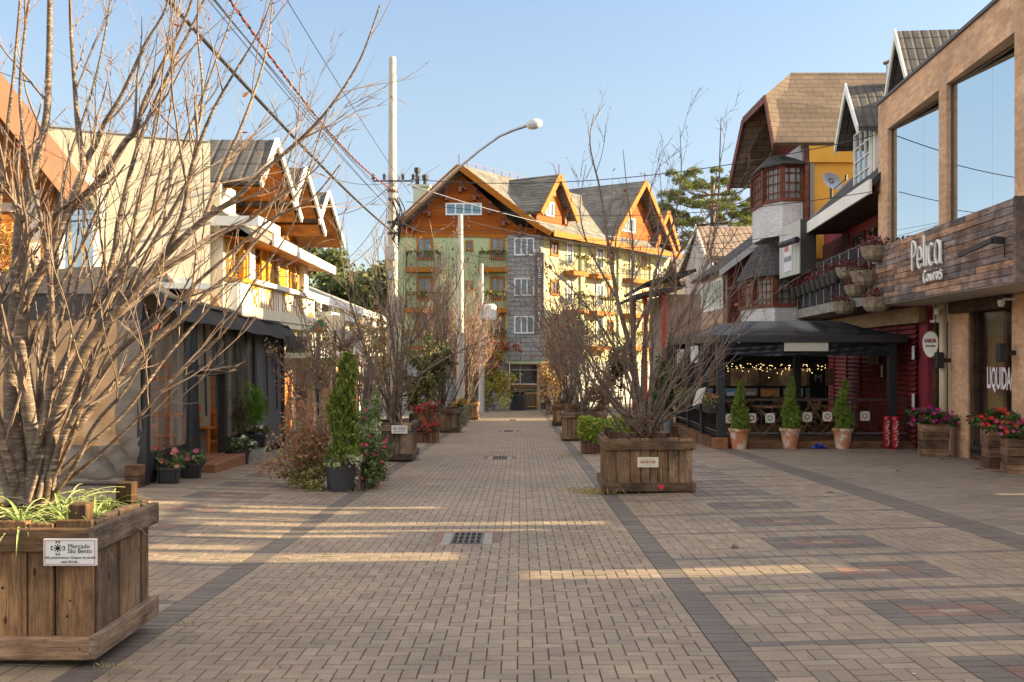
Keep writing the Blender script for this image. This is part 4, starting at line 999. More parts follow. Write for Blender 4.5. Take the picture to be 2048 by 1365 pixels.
# hipped canopy: rippled plastic sheet
CAN = plain('canopy_sheet', (0.038, 0.042, 0.052), (0.022, 0.025, 0.03), 0.22, 2.0, (0.5, 3, 1), spec=0.8, bmp=0.25, bscale=3, trans=0.5)
def ripple(x): return 0.02 * math.sin(x * 5.1) + 0.015 * math.sin(x * 9.7 + 1)
b = MB(); x0, x1, y0, y1 = XA - 0.18, XB + 0.28, YF - 0.2, YK + 0.2
rx0, rx1, ry0, ry1 = XA + 0.75, XB - 0.85, YF + 0.9, YK - 0.9
def sheet(mb, a, c, d, e, n=24, m=6):
    """bilinear patch a-c (bottom) d-e (top), sagging a little between its frames"""
    V = []
    a, c, d, e = map(Vector, (a, c, d, e))
    for j in range(m + 1):
        for i in range(n + 1):
            p = a.lerp(c, i / n).lerp(d.lerp(e, i / n), j / m)
            p.z -= 0.05 * math.sin(math.pi * j / m) * (0.6 + 0.4 * math.cos(i / n * 2 * math.pi * 4)); V.append(p)
    w = n + 1
    mb.raw(V, [(j * w + i, j * w + i + 1, (j + 1) * w + i + 1, (j + 1) * w + i) for j in range(m) for i in range(n)])
q = [L_(x0, y0, eave), L_(x1, y0, eave), L_(x1, y1, eave), L_(x0, y1, eave)]; p = [L_(rx0, ry0, top), L_(rx1, ry0, top), L_(rx1, ry1, top), L_(rx0, ry1, top)]
for i in range(4): sheet(b, q[i], q[(i + 1) % 4], p[i], p[(i + 1) % 4])
b.poly([Vector(v) for v in p]); T_.part('canopy', b, CAN, smooth=True)
b = MB()
b.bbox(L_(x0, y0 - 0.03, eave - 0.17), L_(x1, y0 + 0.02, eave - 0.002), 0.006); b.bbox(L_(x0 - 0.03, y0 + 0.021, eave - 0.17), L_(x0 + 0.02, y1, eave - 0.002), 0.006); b.bbox(L_(x1 - 0.02, y0 + 0.021, eave - 0.17), L_(x1 + 0.03, y1, eave - 0.002), 0.006)
T_.part('eaves_beam', b, plain('eaves_grey_black', (0.035, 0.035, 0.037), None, 0.35))
# rolled-up dark curtain under the eaves
b = MB(); n = 60; m = 10; V = []
for j in range(m + 1):
    for i in range(n + 1):
        x = XA + 0.1 + (XB - XA - 0.2) * i / n; f = j / m
        sag = 0.05 * (math.sin(math.pi * i / n) ** 0.7) * (1 - f * 0.2)
        z = eave - 0.17 - 0.27 * f - (sag * f if i < n * 0.94 else 0.02)
        y = YF - 0.06 + 0.05 * math.sin(f * 9 + i * 0.15) * f - 0.06 * f + 0.012 * math.sin(i * 1.3 + f * 4)
        V.append(L_(x, y, z))
w = n + 1; b.raw(V, [(j * w + i, j * w + i + 1, (j + 1) * w + i + 1, (j + 1) * w + i) for j in range(m) for i in range(n)])
T_.part('rolled_curtain', b, plain('black_tarp', (0.022, 0.025, 0.031), (0.012, 0.013, 0.016), 0.38, 3, (0.5, 1, 4)), smooth=True)
b = MB(); b.bbox(L_(ax(1567, YF - .12), YF - 0.2, az(703, YF)), L_(ax(1655, YF - .12), YF - 0.14, az(676, YF)), 0.005); T_.part('blank_sign', b, plain('sign_cream', (0.50, 0.47, 0.38), (0.45, 0.42, 0.34), 0.6, 2))
# front and side railings
b = MB(); zr = gt + TD + 0.92
def rail(p, q_, mb, post=0.5):
    p = Vector(p); q_ = Vector(q_); ln = (q_ - p).length; n = max(1, round(ln / post)); up = Vector((0, 0, 1))
    mb.beam(p + up * zr, q_ + up * zr, 0.05, 0.05, (2.2, 1.4, 1.0)); mb.beam(p + up * (gt + TD + 0.10), q_ + up * (gt + TD + 0.10), 0.025, 0.025)
    mb.tube([p + up * (gt + TD + 0.17), q_ + up * (gt + TD + 0.17)], 0.012, 5, (9, 9, 9))
    for i in range(n + 1):
        a = p.lerp(q_, i / n); mb.beam(a + up * (gt + TD), a + up * zr, 0.02, 0.02, up=(1, 0, 0))
rail((XA - ox + .09, -0.05, 0), (XB + .32 - ox, -0.05, 0), b, 0.42); b.beam((XB + .32 - ox, -.05, gt), (XB + .32 - ox, -.05, zr), 0.045, 0.045, up=(1, 0, 0)); rail((XA - ox, 0.1, 0), (XA - ox, YK - oy, 0), b, 0.16)
T_.part('railing', b, BLACK)
# painted tiles fixed on the rail
def tile_plate(px, py, var):
    m = MB(); x = ax(px, YF) - ox; z = az(py, YF); s = 0.105; yy = -0.09
    m.box((x - s, yy - 0.012, z - s), (x + s, yy, z + s))
    k = yy - 0.0145; c1 = [(0.42, 0.30, 0.12), (0.30, 0.10, 0.08), (0.10, 0.25, 0.27), (0.12, 0.12, 0.14), (0.42, 0.13, 0.08), (0.30, 0.24, 0.10)][var]
    for i in range(8):
        a = math.pi / 4 * i; m.raw([(x + 0.02 * math.cos(a), k, z + 0.02 * math.sin(a)), (x + 0.06 * math.cos(a + .3), k, z + 0.06 * math.sin(a + .3)), (x + 0.085 * math.cos(a), k, z + 0.085 * math.sin(a)), (x + 0.06 * math.cos(a - .3), k, z + 0.06 * math.sin(a - .3))], [(0, 1, 2, 3)], c1)
    for sx in (-1, 1):
        for sz in (-1, 1): m.raw([(x + sx * 0.1, k, z + sz * 0.1), (x + sx * 0.06, k, z + sz * 0.1), (x + sx * 0.1, k, z + sz * 0.06)], [(0, 1, 2)], c1)
    T_.part('painted_tile', m, plain('tile_face', (0.66, 0.62, 0.52), (0.56, 0.52, 0.43), 0.4, 9))
for i, (px, py) in enumerate(((1459, 837), (1501, 836), (1538, 836), (1612, 834), (1652, 833), (1727, 832))): tile_plate(px, py, i)
# bar wall at the back
b = MB(); x = XA + 0.05; YW = YK - 0.05
while x < XB + 0.3:
    w_ = rt.uniform(0.10, 0.3); k = rt.uniform(0.35, 1.25)
    b.box(L_(x, YW, az(772, YK)), L_(x + w_ - 0.006, YW + 0.05, az(737, YK)), (k, k * rt.uniform(.9, 1), k * rt.uniform(.8, 1))); x += w_
T_.part('back_boards', b, wood('bar_boards', [(0.34, 0.25, 0.19), (0.58, 0.45, 0.35), (0.78, 0.65, 0.52)], 'z'))
b = MB(); b.box(L_(XA, YW + 0.05, gt), L_(XB + .4, YW + 0.12, eave)); b.box(L_(XA, YW - 0.03, az(775, YK)), L_(XB + .3, YW - 0.001, az(772, YK))); b.box(L_(XA + .1, YW - .6, gt + TD), L_(XB, YW - .5, gt + TD + 0.75))
b.box(L_(ax(1618, YK), YW - 0.06, gt), L_(ax(1648, YK), YW - 0.005, eave)); T_.part('back_wall', b, plain('matt_black', (0.016, 0.015, 0.015), None, 0.8))
pal = [((0.06, 0.2, 0.36), (0.24, 0.14, 0.06)), ((0.10, 0.22, 0.34), (0.06, 0.07, 0.03)), ((0.25, 0.2, 0.16), (0.14, 0.05, 0.02)), ((0.26, 0.05, 0.05), (0.42, 0.22, 0.10)), ((0.36, 0.38, 0.30), (0.26, 0.3, 0.2)), ((0.04, 0.16, 0.25), (0.22, 0.15, 0.04))]
for i, (a, c) in enumerate(((1382, 1425), (1447, 1472), (1484, 1514), (1519, 1558), (1564, 1605), (1609, 1650))):
    m = MB(); xa_, xb_ = ax(a, YK) - ox, ax(c, YK) - ox; z0, z1 = az(803, YK), az(776, YK); yy = YW - 0.05 - oy
    m.box((xa_, yy, z0), (xb_, yy + 0.03, z1), (0.1, 0.1, 0.1)); k = yy - 0.003; hz = z0 + (z1 - z0) * (0.55 if i != 3 else 0.9)
    m.poly([(xa_ + .02, k, z0 + .02), (xb_ - .02, k, z0 + .02), (xb_ - .02, k, hz), (xa_ + .02, k, hz)], pal[i][1]); m.poly([(xa_ + .02, k, hz), (xb_ - .02, k, hz), (xb_ - .02, k, z1 - .02), (xa_ + .02, k, z1 - .02)], pal[i][0])
    cx = (xa_ + xb_) / 2; cz = (z0 + z1) / 2
    if i == 3:
        for (dx, dz_, rx_, t_) in ((-.06, -.02, .11, (0.5, 0.24, 0.07)), (.05, .0, .10, (0.42, 0.17, 0.05)), (0.0, .05, .09, (0.55, 0.28, 0.08)), (0.12, -.07, .08, (0.5, 0.4, 0.3))):
            m.poly([(cx + dx + rx_ * math.cos(t), k - 0.002 - dz_ * .01, cz + dz_ + rx_ * .6 * math.sin(t)) for t in [j * math.pi / 6 for j in range(12)]], t_)
    elif i == 2: m.poly([(cx - .15, k - .002, hz - .03), (cx + .15, k - .002, hz - .03), (cx + .1, k - .002, hz + .06), (cx - .1, k - .002, hz + .06)], (0.42, 0.4, 0.38))
    elif i == 1: m.poly([(cx - .1, k - .002, hz - .05), (cx + .12, k - .002, hz - .05), (cx + .12, k - .002, hz + .07), (cx - .1, k - .002, hz + .04)], (0.5, 0.5, 0.5))
    T_.part('framed_photo', m, plain('photo_print', (1.9, 1.9, 1.9), (1.5, 1.5, 1.5), 0.35, 18))
b = MB(); add_text(b, 'M', 0.30, (ax(1634, YK) - ox, YW - 0.07 - oy, az(757, YK)), 0.004); T_.part('menu_letter', b, plain('chalk', (0.42, 0.42, 0.42)))

# warm fairy lights along the bar
FLT = Thing('fairy_lights', 'string of warm fairy lights over the pavilion bar', 'string lights', (6.4, 28.0, gt + 2.0), 0)
b = MB(); c = MB()
for i in range(80):
    x = ax(1445, 28) + (ax(1655, 28) - ax(1445, 28)) * rt.random() - 6.4; z = az(728, 28) - abs(rt.gauss(0, 0.13))
    y = rt.uniform(-0.18, -0.02); s = 0.0055
    b.raw([(x - s, y, z), (x, y - s, z), (x + s, y, z), (x, y + s, z), (x, y, z + s), (x, y, z - s)], [(0, 1, 4), (1, 2, 4), (2, 3, 4), (3, 0, 4), (1, 0, 5), (2, 1, 5), (3, 2, 5), (0, 3, 5)])
    if i % 6 == 0: c.tube([(x, y, az(727, 28)), (x + .01, y, z)], 0.003, 3)
FLT.part('bulb', b, glow('warm_bulb', (1.0, 0.70, 0.30), 4.5)).__setitem__('kind', 'stuff'); FLT.part('wire', c, BLACK)
for px, py, h_, colr, lab in ((1458, 703, 0.26, (0.05, 0.6, 0.4), 'green glowing tube light'), (1477, 690, 0.34, (0.7, 0.8, 1.0), 'white glowing tube light')):
    p_ = at(px, py, 23.0); m = MB(); m.tube([p_, p_ + Vector((0, 0, h_))], 0.014, 6)
    tag(m.build('tube_light', glow('tube_' + lab[:5], colr, 1.3)), lab + ' hanging inside the pavilion corner', 'tube light')

# folding tables and chairs of the pavilion
OAK = wood('furniture_wood', [(0.16, 0.075, 0.03), (0.26, 0.13, 0.055), (0.36, 0.19, 0.085)], 'x', 0.6, knots=False)
def folding_table(x, y, rot, label):
    t = Thing('folding_table', label, 'table', (x, y, gt + TD), rot, 'folding tables on the pavilion deck', wz=False)
    m = MB()
    for k in range(7): m.bbox((-0.36 + k * 0.104, -0.36, 0.70), (-0.36 + k * 0.104 + 0.096, 0.36, 0.735), 0.004, TW(rt, 0.15))
    t.part('tabletop', m, OAK)
    for s in (-1, 1):
        m = MB(); m.beam((-0.34, s * 0.27, 0.0), (0.34, s * 0.27, 0.69), 0.035, 0.06); t.part('leg', m, OAK)
        m = MB(); m.beam((0.34, s * 0.23, 0.0), (-0.34, s * 0.23, 0.69), 0.035, 0.06); t.part('leg', m, OAK)
    m = MB(); m.box((-0.31, -0.26, 0.02), (-0.27, 0.26, 0.06)); m.box((0.27, -0.22, 0.02), (0.31, 0.22, 0.06)); t.part('stretcher', m, OAK)
    return t
folding_table(ax(1542, 23.1), 23.1, 0, 'folding wooden table with crossed legs left of the middle terracotta pot')
folding_table(ax(1672, 23.3), 23.3, 0, 'folding wooden table behind the right terracotta pot')
folding_table(ax(1470, 25.6), 25.6, 20, 'folding wooden table deep in the pavilion behind the left pot')
folding_table(ax(1610, 26.2), 26.2, 0, 'folding wooden table deep in the pavilion before the bar')
def folding_chair(x, y, rot, label):
    t = Thing('folding_chair', label, 'chair', (x, y, gt + TD), rot, 'folding wooden chairs on the pavilion deck', wz=False)
    m = MB()
    for k in range(5): m.box((-0.2 , -0.2 + k * 0.085, 0.43), (0.2, -0.2 + k * 0.085 + 0.07, 0.45))
    t.part('seat', m, OAK)
    m = MB()
    for k in range(3): m.box((-0.2, 0.235 + k * 0.02, 0.62 + k * 0.09), (0.2, 0.255 + k * 0.02, 0.68 + k * 0.09))
    t.part('backrest', m, OAK)
    for s in (-1, 1):
        m = MB(); m.beam((s * 0.21, -0.25, 0), (s * 0.21, 0.30, 0.9), 0.025, 0.04); t.part('leg', m, OAK)
        m = MB(); m.beam((s * 0.185, 0.25, 0), (s * 0.185, -0.2, 0.44), 0.025, 0.04); t.part('leg', m, OAK)
folding_chair(ax(1500, 23.4), 23.4, 80, 'wooden folding chair left of the table by the middle pot')
folding_chair(ax(1612, 23.6), 23.6, -80, 'wooden folding chair between the two front tables')
folding_chair(ax(1640, 23.9), 23.9, 70, 'wooden folding chair facing the right front table')
folding_chair(ax(1560, 25.2), 25.2, 180, 'wooden folding chair in the second row before the bar')

# flower boxes on the side rail
FLW = plain('mixed_flowers', (1.45, 1.45, 1.4), (1.1, 1.1, 1.05), 0.7, 20, trans=0.3)
for i in range(4):
    y = 22.75 + i * 1.28
    t = Thing('rail_flower_box', ('black rail box of salmon flowers at the pavilion front corner', 'black rail box of green and rust plants, second from the pavilion corner', 'black rail box of mixed plants, third along the pavilion side', 'black rail box of plants farthest along the pavilion side')[i], 'flower box', (XA - 0.14, y, gt + TD + 0.60), 0, 'flower boxes on the pavilion side rail', wz=False)
    m = MB(); m.bbox((-0.11, -0.45, 0), (0.11, 0.45, 0.2), 0.015); t.part('box', m, BLACK)
    C = rnt.normal(0, 1, (300, 3)) * (0.09, 0.28, 0.08) + (0, 0, 0.29); m = MB()
    leaves(m, C, 0.075, rnt, [(0.09, 0.14, 0.03), (0.14, 0.18, 0.05), (0.22, 0.11, 0.07), (0.05, 0.08, 0.02)])
    C = rnt.normal(0, 1, (60, 3)) * (0.1, 0.28, 0.06) + (0, 0, 0.36); leaves(m, C, 0.06, rnt, [(0.5, 0.10, 0.06), (0.5, 0.25, 0.15)] if i == 0 else [(0.3, 0.12, 0.08), (0.2, 0.2, 0.06)]); t.part('plants', m, FLW)
# papers and speakers hanging on the side
for px, py, Y, w_, h_, lab in ((1389, 709, 23.6, 0.09, 0.2, 'white tag hanging nearer on the pavilion side post'), (1361, 716, 26.0, 0.09, 0.22, 'white tag hanging farther back on the pavilion side post'), (1394, 794, 22.9, 0.10, 0.22, 'white paper strip stuck aslant on the pavilion side')):
    p_ = at(px, py, Y); m = MB(); a = 0.5 if 'aslant' in lab else 0.0
    m.prism([(p_.x - w_, p_.y, p_.z - h_), (p_.x + w_, p_.y, p_.z - h_ + a * .2), (p_.x + w_ + a * .2, p_.y, p_.z + h_), (p_.x - w_ + a * .2, p_.y, p_.z + h_ - a * .1)], (0, 0.01, 0)); tag(m.build('paper_tag', WHITE), lab, 'paper tag')

# red rolled bottles / umbrellas standing by the wall
for i, (px, dy) in enumerate(((1774, 0.0), (1791, -0.25))):
    Y = 22.0 + dy; x = ax(px, Y); t = Thing('red_tube_sign', ('tall red tube with white script, left of the pair by the pavilion corner', 'tall red tube with white script, right of the pair by the pavilion corner')[i], 'advertising tube', (x, Y, gz(x, Y)), 0, 'red tubes at the pavilion corner', wz=False)
    m = MB(); rad = 0.08
    m.lathe([(0.001, 0.0), (rad * .8, 0.0), (rad, 0.03), (rad, 0.50), (rad * .85, 0.54), (rad * .85, 0.58), (rad, 0.62), (rad, 0.70), (rad * .6, 0.72), (0.001, 0.725)], n=20); t.part('tube', m, plain('lacquer_red', (0.36, 0.012, 0.02), (0.28, 0.01, 0.015), 0.4, 6), smooth=True)
    m = MB()
    for k in range(9):
        z = 0.1 + k * 0.062; a0 = -1.57 + 0.25 * math.sin(k * 1.9)
        m.tube([((rad + .002) * math.cos(a0 + u), (rad + .002) * math.sin(a0 + u), z + 0.02 * math.sin(u * 7 + k)) for u in [-.4, -.25, -.1, .05, .2, .35]], 0.007, 4)
    t.part('script', m, WHITE)
    m = MB(); m.lathe([(0.001, 0.0), (0.09, 0.0), (0.09, 0.05)], (0, -0.03, 0), 14)
# blue litter bag
t = Thing('blue_wrapper', 'crumpled blue plastic wrapper on the leaves by the deck', 'litter', (ax(1640, 21.95), 21.95, gz(6.5, 21.95)), 0, wz=False)
m = MB(); C = rnt.normal(0, 1, (50, 3)) * (0.065, 0.04, 0.035); C[:, 2] = np.abs(C[:, 2]) + 0.02; leaves(m, C, 0.075, rnt, [(0.02, 0.05, 0.5), (0.04, 0.15, 0.6), (0.02, 0.03, 0.25)], aspect=0.9); t.part('wrapper', m, FLW)
# ================================================================ hotel closing the street
rh = random.Random(41); rnh = np.random.default_rng(41)
class Frame:
    """a facade turned within a thing: x right, y inward, z world"""
    def __init__(s, T, off, rot): s.T = T; s.off = off; s.c = math.cos(R(rot)); s.s = math.sin(R(rot))
    def part(s, name, mb, mats, parent=None, smooth=False, label=None):
        mb.v = [(s.off[0] + s.c * x - s.s * y, s.off[1] + s.s * x + s.c * y, z) for x, y, z in mb.v]
        return s.T.part(name, mb, mats, parent, smooth, label)
GREEN = plain('green_plaster', (0.40, 0.46, 0.25), (0.35, 0.41, 0.22), 0.8, 1.2)
LIME = plain('pale_lime_plaster', (0.44, 0.405, 0.23), (0.385, 0.355, 0.20), 0.8, 1.2)
STONE = bricks('grey_stone', (0.36, 0.36, 0.355), (0.27, 0.275, 0.275), (0.13, 0.13, 0.13), 0.62, 0.27, 0.02, 'xy', 0.85, stain=0.2)
HOTELWOOD = siding('hotel_boards', (0.33, 0.088, 0.010), (0.22, 0.050, 0.007), 0.22)
TRIM = plain('orange_timber', (0.36, 0.13, 0.012), (0.29, 0.098, 0.010), 0.6, 3, spec=0.15)
BRACK = plain('bracket_wood', (0.20, 0.065, 0.03), (0.14, 0.045, 0.02), 0.6, 5)
HSH = bricks('grey_shingle', (0.235, 0.215, 0.18), (0.15, 0.138, 0.118), (0.085, 0.078, 0.07), 0.55, 0.19, 0.02, 'xy', 0.9, 1.0, stain=0.35)
WINW = plain('window_white', (0.78, 0.78, 0.78), None, 0.5)
gh = gz(0, 60)
HT = Thing('hotel', 'green and timber hotel with steep gabled roofs closing the street', 'hotel', (1.15, 60, gh), 0)
A_ = Frame(HT, (-8.55, 0), 0)        # front, facing the camera; x 0..8.55
B_ = Frame(HT, (0, 0), 55.7)         # sunny side running away to the right
XW = 8.55; zb = gh - 0.3; ZE = 8.62
# --- walls
m = MB(); m.box((0, 0, 1.0), (6.6, 0.3, ZE)); m.box((0, 0.3, 1.0), (0.3, 8, ZE)); A_.part('front_wall', m, GREEN)
m = MB(); m.box((0, 0, zb), (XW - 1.85, 0.3, 0.99)); m.box((6.6, -0.06, 0.9), (XW, 0.3, ZE)); m.box((XW - 0.12, -0.03, zb), (XW, 0.3, 0.89)); A_.part('stone_corner', m, STONE)
m = MB(); m.box((0.05, 0.02, 0.9), (18, 0.3, ZE)); B_.part('side_wall', m, LIME)
m = MB(); m.box((2.4, 0.01, zb), (18, 0.3, 0.89)); m.box((0.0, -0.03, 0.9), (0.35, 0.02, ZE)); B_.part('side_stone', m, STONE)
m = MB()
for u in (4.6, 9.6, 14.4): m.box((u, -0.12, 0.9), (u + 0.5, 0.02, ZE))
B_.part('pilaster', m, GREEN)
m = MB(); m.box((XW - 2.0, -0.55, 0.83), (XW + 0.1, 0.0, 0.98)); A_.part('entrance_canopy', m, GREEN)
m = MB(); m.box((0.0, -0.5, 0.83), (3.0, 0.0, 0.985)); B_.part('side_canopy', m, GREEN)
# --- entrance glazing
m = MB(); x0, x1 = XW - 1.82, XW - 0.14
for x in (x0, x0 + 0.58, x1 - 0.07): m.box((x, 0.06, zb), (x + 0.07, 0.16, 0.82))
for z in (0.74, -0.55): m.box((x0, 0.065, z), (x1, 0.155, z + 0.08))
A_.part('entrance_frame', m, TRIM)
m = MB(); m.box((x0 + .07, 0.07, -0.42), (x1 - .07, 0.14, -0.36)); m.box((x0 + .07, 0.07, 0.45), (x1 - .07, 0.14, 0.49)); m.box((x0 + .60, 0.05, -0.4), (x0 + .64, 0.06, 0.74)); A_.part('entrance_transom', m, WINW)
m = MB(); m.poly([(x0, 0.12, zb), (x1, 0.12, zb), (x1, 0.12, 0.82), (x0, 0.12, 0.82)]); A_.part('entrance_glass', m, DARKGLASS)
m = MB(); m.poly([(0.05, 0.12, zb), (2.35, 0.12, zb), (2.35, 0.12, 0.85), (0.05, 0.12, 0.85)]); B_.part('side_glass', m, DARKGLASS)
m = MB()
for u in (0.06, 0.8, 1.55, 2.3): m.box((u, 0.04, zb), (u + 0.08, 0.18, 0.82))
m.box((0.1, 0.045, -0.5), (2.3, 0.17, -0.42)); B_.part('side_glass_frame', m, TRIM)
# --- windows
floors = [(7.35, 8.42), (4.93, 6.0), (2.65, 3.72)]
PALEPANE = plain('pane_blue', (0.15, 0.20, 0.235), (0.05, 0.065, 0.075), 0.08, 1.3, spec=0.9)
def balcony(fr, x0, x1, z, seed, out=0.75):
    m = MB(); m.box((x0, -out, z - 0.28), (x1, 0.0, z)); o = fr.part('balcony', m, TRIM)
    m = MB(); m.box((x0 + 0.03, -out + 0.02, z + 0.92), (x1 - 0.03, -out + 0.06, z + 0.97)); n = int((x1 - x0) / 0.13)
    for i in range(n + 1): x = x0 + 0.04 + (x1 - x0 - .08) * i / n; m.box((x - .012, -out + 0.03, z), (x + .012, -out + 0.05, z + 0.92))
    for xx in (x0 + .03, x1 - .05):
        m.box((xx, -out + .06, z + 0.92), (xx + .03, 0, z + 0.96))
        for j in range(4): m.box((xx, -out + 0.15 + j * 0.16, z), (xx + .02, -out + 0.17 + j * 0.16, z + 0.92))
    fr.part('balcony_railing', m, BLACK, o)
    n = 110; C = np.stack([rnh.uniform(x0 + .05, x1 - .05, n), rnh.normal(-out - 0.05, 0.1, n), z + 0.75 + np.abs(rnh.normal(0, 0.17, n))], 1)
    m = MB(); leaves(m, C, 0.2, rnh, [(0.20, 0.24, 0.03), (0.13, 0.19, 0.03), (0.30, 0.28, 0.04), (0.06, 0.1, 0.02), (0.25, 0.07, 0.03)]); fr.part('balcony_plants', m, plain('window_plants', (1, 1, 1), (.7, .7, .7), .7, 10, trans=0.3), o)
for k, (z0, z1) in enumerate(floors):
    window(A_, 6.98, 8.2, z0, z1, -0.06, 3, 1, 0.085, 0.07, WINW, PALEPANE)
    for x0, x1, w0, w1 in ((5.55, 6.45, 4.85, 6.55), (1.1, 2.1, 0.5, 2.6)):
        window(A_, x0, x1, z0 - 0.25, z1 + 0.1, 0, 2, 1, 0.14, 0.07, TRIM, PALEPANE)
        balcony(A_, w0, w1, z0 - 0.75, k)
    window(A_, 4.05, 4.5, z0 + 0.25, z1 - 0.15, 0, 1, 1, 0.10, 0.05, TRIM, DARKGLASS)
    window(B_, 1.15, 2.1, z0 + 0.1, z1, 0.02, 2, 1, 0.13, 0.05, TRIM, DARKGLASS)
    for u0, u1, w0, w1 in ((3.0, 3.75, 2.7, 4.5), (6.7, 7.7, 5.6, 7.9), (11.4, 12.2, 10.4, 13.2), (15.6, 16.4, 15.1, 16.9)):
        window(B_, u0, u1, z0 - 0.3, z1 + 0.05, 0.02, 2, 1, 0.11, 0.05, WINW, PALEPANE)
        balcony(B_, w0, w1, z0 - 0.72, k)
    window(B_, 8.3, 9.1, z0 + 0.1, z1, 0.02, 2, 1, 0.13, 0.05, TRIM, DARKGLASS); window(B_, 13.3, 14.0, z0 + 0.1, z1, 0.02, 2, 1, 0.13, 0.05, TRIM, DARKGLASS)
# --- roofs (thing-local x, y; world z)
d = Vector((math.cos(R(55.7)), math.sin(R(55.7)), 0)); nrm = Vector((d.y, -d.x, 0))
apex = Vector((-4.85, -0.6, 12.75)); fl = Vector((-8.75, -0.6, 9.15)); fr_ = Vector((-0.15, -0.6, 9.2))
LN = 19.0; ez = Vector((0, 0, 1))
er = Vector((0.55, -0.75, 8.72))
m = MB()
slab(m, [fr_, er + nrm * 0.1, er + nrm * 0.3 + d * (LN - 1), fr_ + d * LN], 0.14)
slab(m, [apex, fr_, fr_ + d * LN, apex + d * LN], 0.16); slab(m, [fl, apex, apex + d * LN, fl + d * LN], 0.16)
HT.part('main_roof', m, HSH)
m = MB()
for p, q in ((fl, apex), (apex, fr_)):
    m.beam(p + Vector((0, -0.06, -0.14)), q + Vector((0, -0.06, -0.14)), 0.10, 0.36, up=(0, 0, 1))
m.beam(fr_ + Vector((0, -.06, -.15)), er + Vector((.1, -.06, -.14)), 0.1, 0.3); m.beam(er + nrm * .3 + Vector((0, 0, -.12)), er + nrm * .38 + d * (LN - 1) + Vector((0, 0, -.12)), 0.08, 0.36)
HT.part('bargeboard', m, TRIM)
m = MB(); m.prism([(0.0, -0.02, ZE), (XW + .05, -0.02, ZE), (XW + .05, -0.02, 8.95), (XW - 1.4, -0.02, 9.15), (3.7, -0.02, 12.35), (0, -0.02, 9.0)], (0, 0.25, 0)); A_.part('gable_boards', m, HOTELWOOD)
m = MB(); m.box((-0.05, -0.05, ZE - .16), (XW + .1, 0.0, ZE + 0.02)); A_.part('gable_sill', m, TRIM)
window(A_, 2.85, 5.05, 9.78, 10.52, -0.03, 4, 1, 0.10, 0.09, WINW, plain('blue_pane', (0.16, 0.30, 0.38), (0.10, 0.2, 0.27), 0.1, 1))
for x, z in ((0.95, 9.55), (1.9, 10.45), (2.95, 11.4), (4.6, 11.4), (5.5, 10.6), (6.35, 9.85), (7.3, 9.2), (3.75, 11.9)):
    m = MB(); sg = 1 if x < 3.7 else -1
    for k in range(8):
        t = k / 8 * 1.5; p = (x + sg * -0.05 + sg * 0.35 * (1 - math.cos(t)) * -1, -0.12, z - 0.55 * math.sin(t)); t2 = (k + 1) / 8 * 1.5; q = (x + sg * -0.05 - sg * 0.35 * (1 - math.cos(t2)), -0.12, z - 0.55 * math.sin(t2))
        m.beam(p, q, 0.2, 0.16)
    m.box((x - 0.1, -0.45, z - 0.75), (x + 0.1, -0.03, z - 0.45)); m.beam((x, -0.4, z - 0.1), (x, -0.08, z - 0.7), 0.1, 0.12)
    A_.part('gable_bracket', m, BRACK)
def gable(uc, hw, zf, za, out, dep, win=None, br=()):
    m = MB()
    for sg in (-1, 1): slab(m, [(uc + sg * hw, -out, zf), (uc, -out, za), (uc, dep, za), (uc + sg * hw, dep, zf)], 0.14)
    o = B_.part('gable_roof', m, HSH)
    m = MB()
    for sg in (-1, 1): m.beam((uc + sg * (hw + 0.05), -out - 0.06, zf - 0.18), (uc, -out - 0.06, za - 0.1), 0.1, 0.36)
    B_.part('gable_bargeboard', m, TRIM, o)
    m = MB(); k = 0.88; m.prism([(uc - hw * k, 0.05, zf - 0.25), (uc + hw * k, 0.05, zf - 0.25), (uc, 0.05, za - 0.32)], (0, 0.2, 0)); m.box((uc - hw * k, 0.05, min(zf - 0.25, ZE + .1)), (uc + hw * k, 0.25, zf - 0.25)) if zf - .25 > ZE + .1 else None
    B_.part('gable_face', m, HOTELWOOD, o)
    m = MB()
    for sg in (-1, 1): m.poly([(uc + sg * hw * .99, -out + .02, zf - .16), (uc, -out + .02, za - .165), (uc, .3, za - .165), (uc + sg * hw * .99, .3, zf - .16)])
    B_.part('gable_soffit', m, HOTELWOOD, o)
    for f in br:
        m = MB(); x = uc + f * hw; z = za - abs(f) * (za - zf) - 0.35; m.beam((x, -out + 0.1, z), (x, 0.04, z - 0.75), 0.14, 0.16); m.box((x - .1, -0.12, z - 1.0), (x + .1, 0.045, z - 0.1))
        B_.part('gable_bracket', m, BRACK, o)
    if win: window(B_, *win, 0.04, 2, 1, 0.1, 0.06, WINW, PALEPANE)
gable(1.5, 2.05, 9.95, 12.45, 0.45, 5.5, (0.6, 1.55, 9.85, 10.75), (0.0, 0.62))
gable(12.35, 4.6, 9.05, 13.55, 0.75, 8.0, (10.2, 12.2, 9.9, 10.9), (-0.02, 0.3, 0.62, -0.4))
gable(16.6, 2.0, 9.2, 12.0, 0.4, 5.0, None, (0.2,))
m = MB()
for p, z in ((apex, 12.75), (Vector((1.5 * d.x, 1.5 * d.y, 0)) + nrm * .4, 12.5), (d * 12.35 + nrm * .7, 13.6)): m.tube([(p.x, p.y, z), (p.x, p.y, z + 0.55)], 0.03, 5)
for k in range(9): q = apex + d * (0.8 + k * 0.9); m.tube([(q.x, q.y, 12.7), (q.x, q.y, 13.0)], 0.025, 4)
q = apex + d * .8; q2 = apex + d * 8; m.tube([(q.x, q.y, 13.0), (q2.x, q2.y, 13.0)], 0.012, 4); HT.part('roof_finial', m, BRACK)
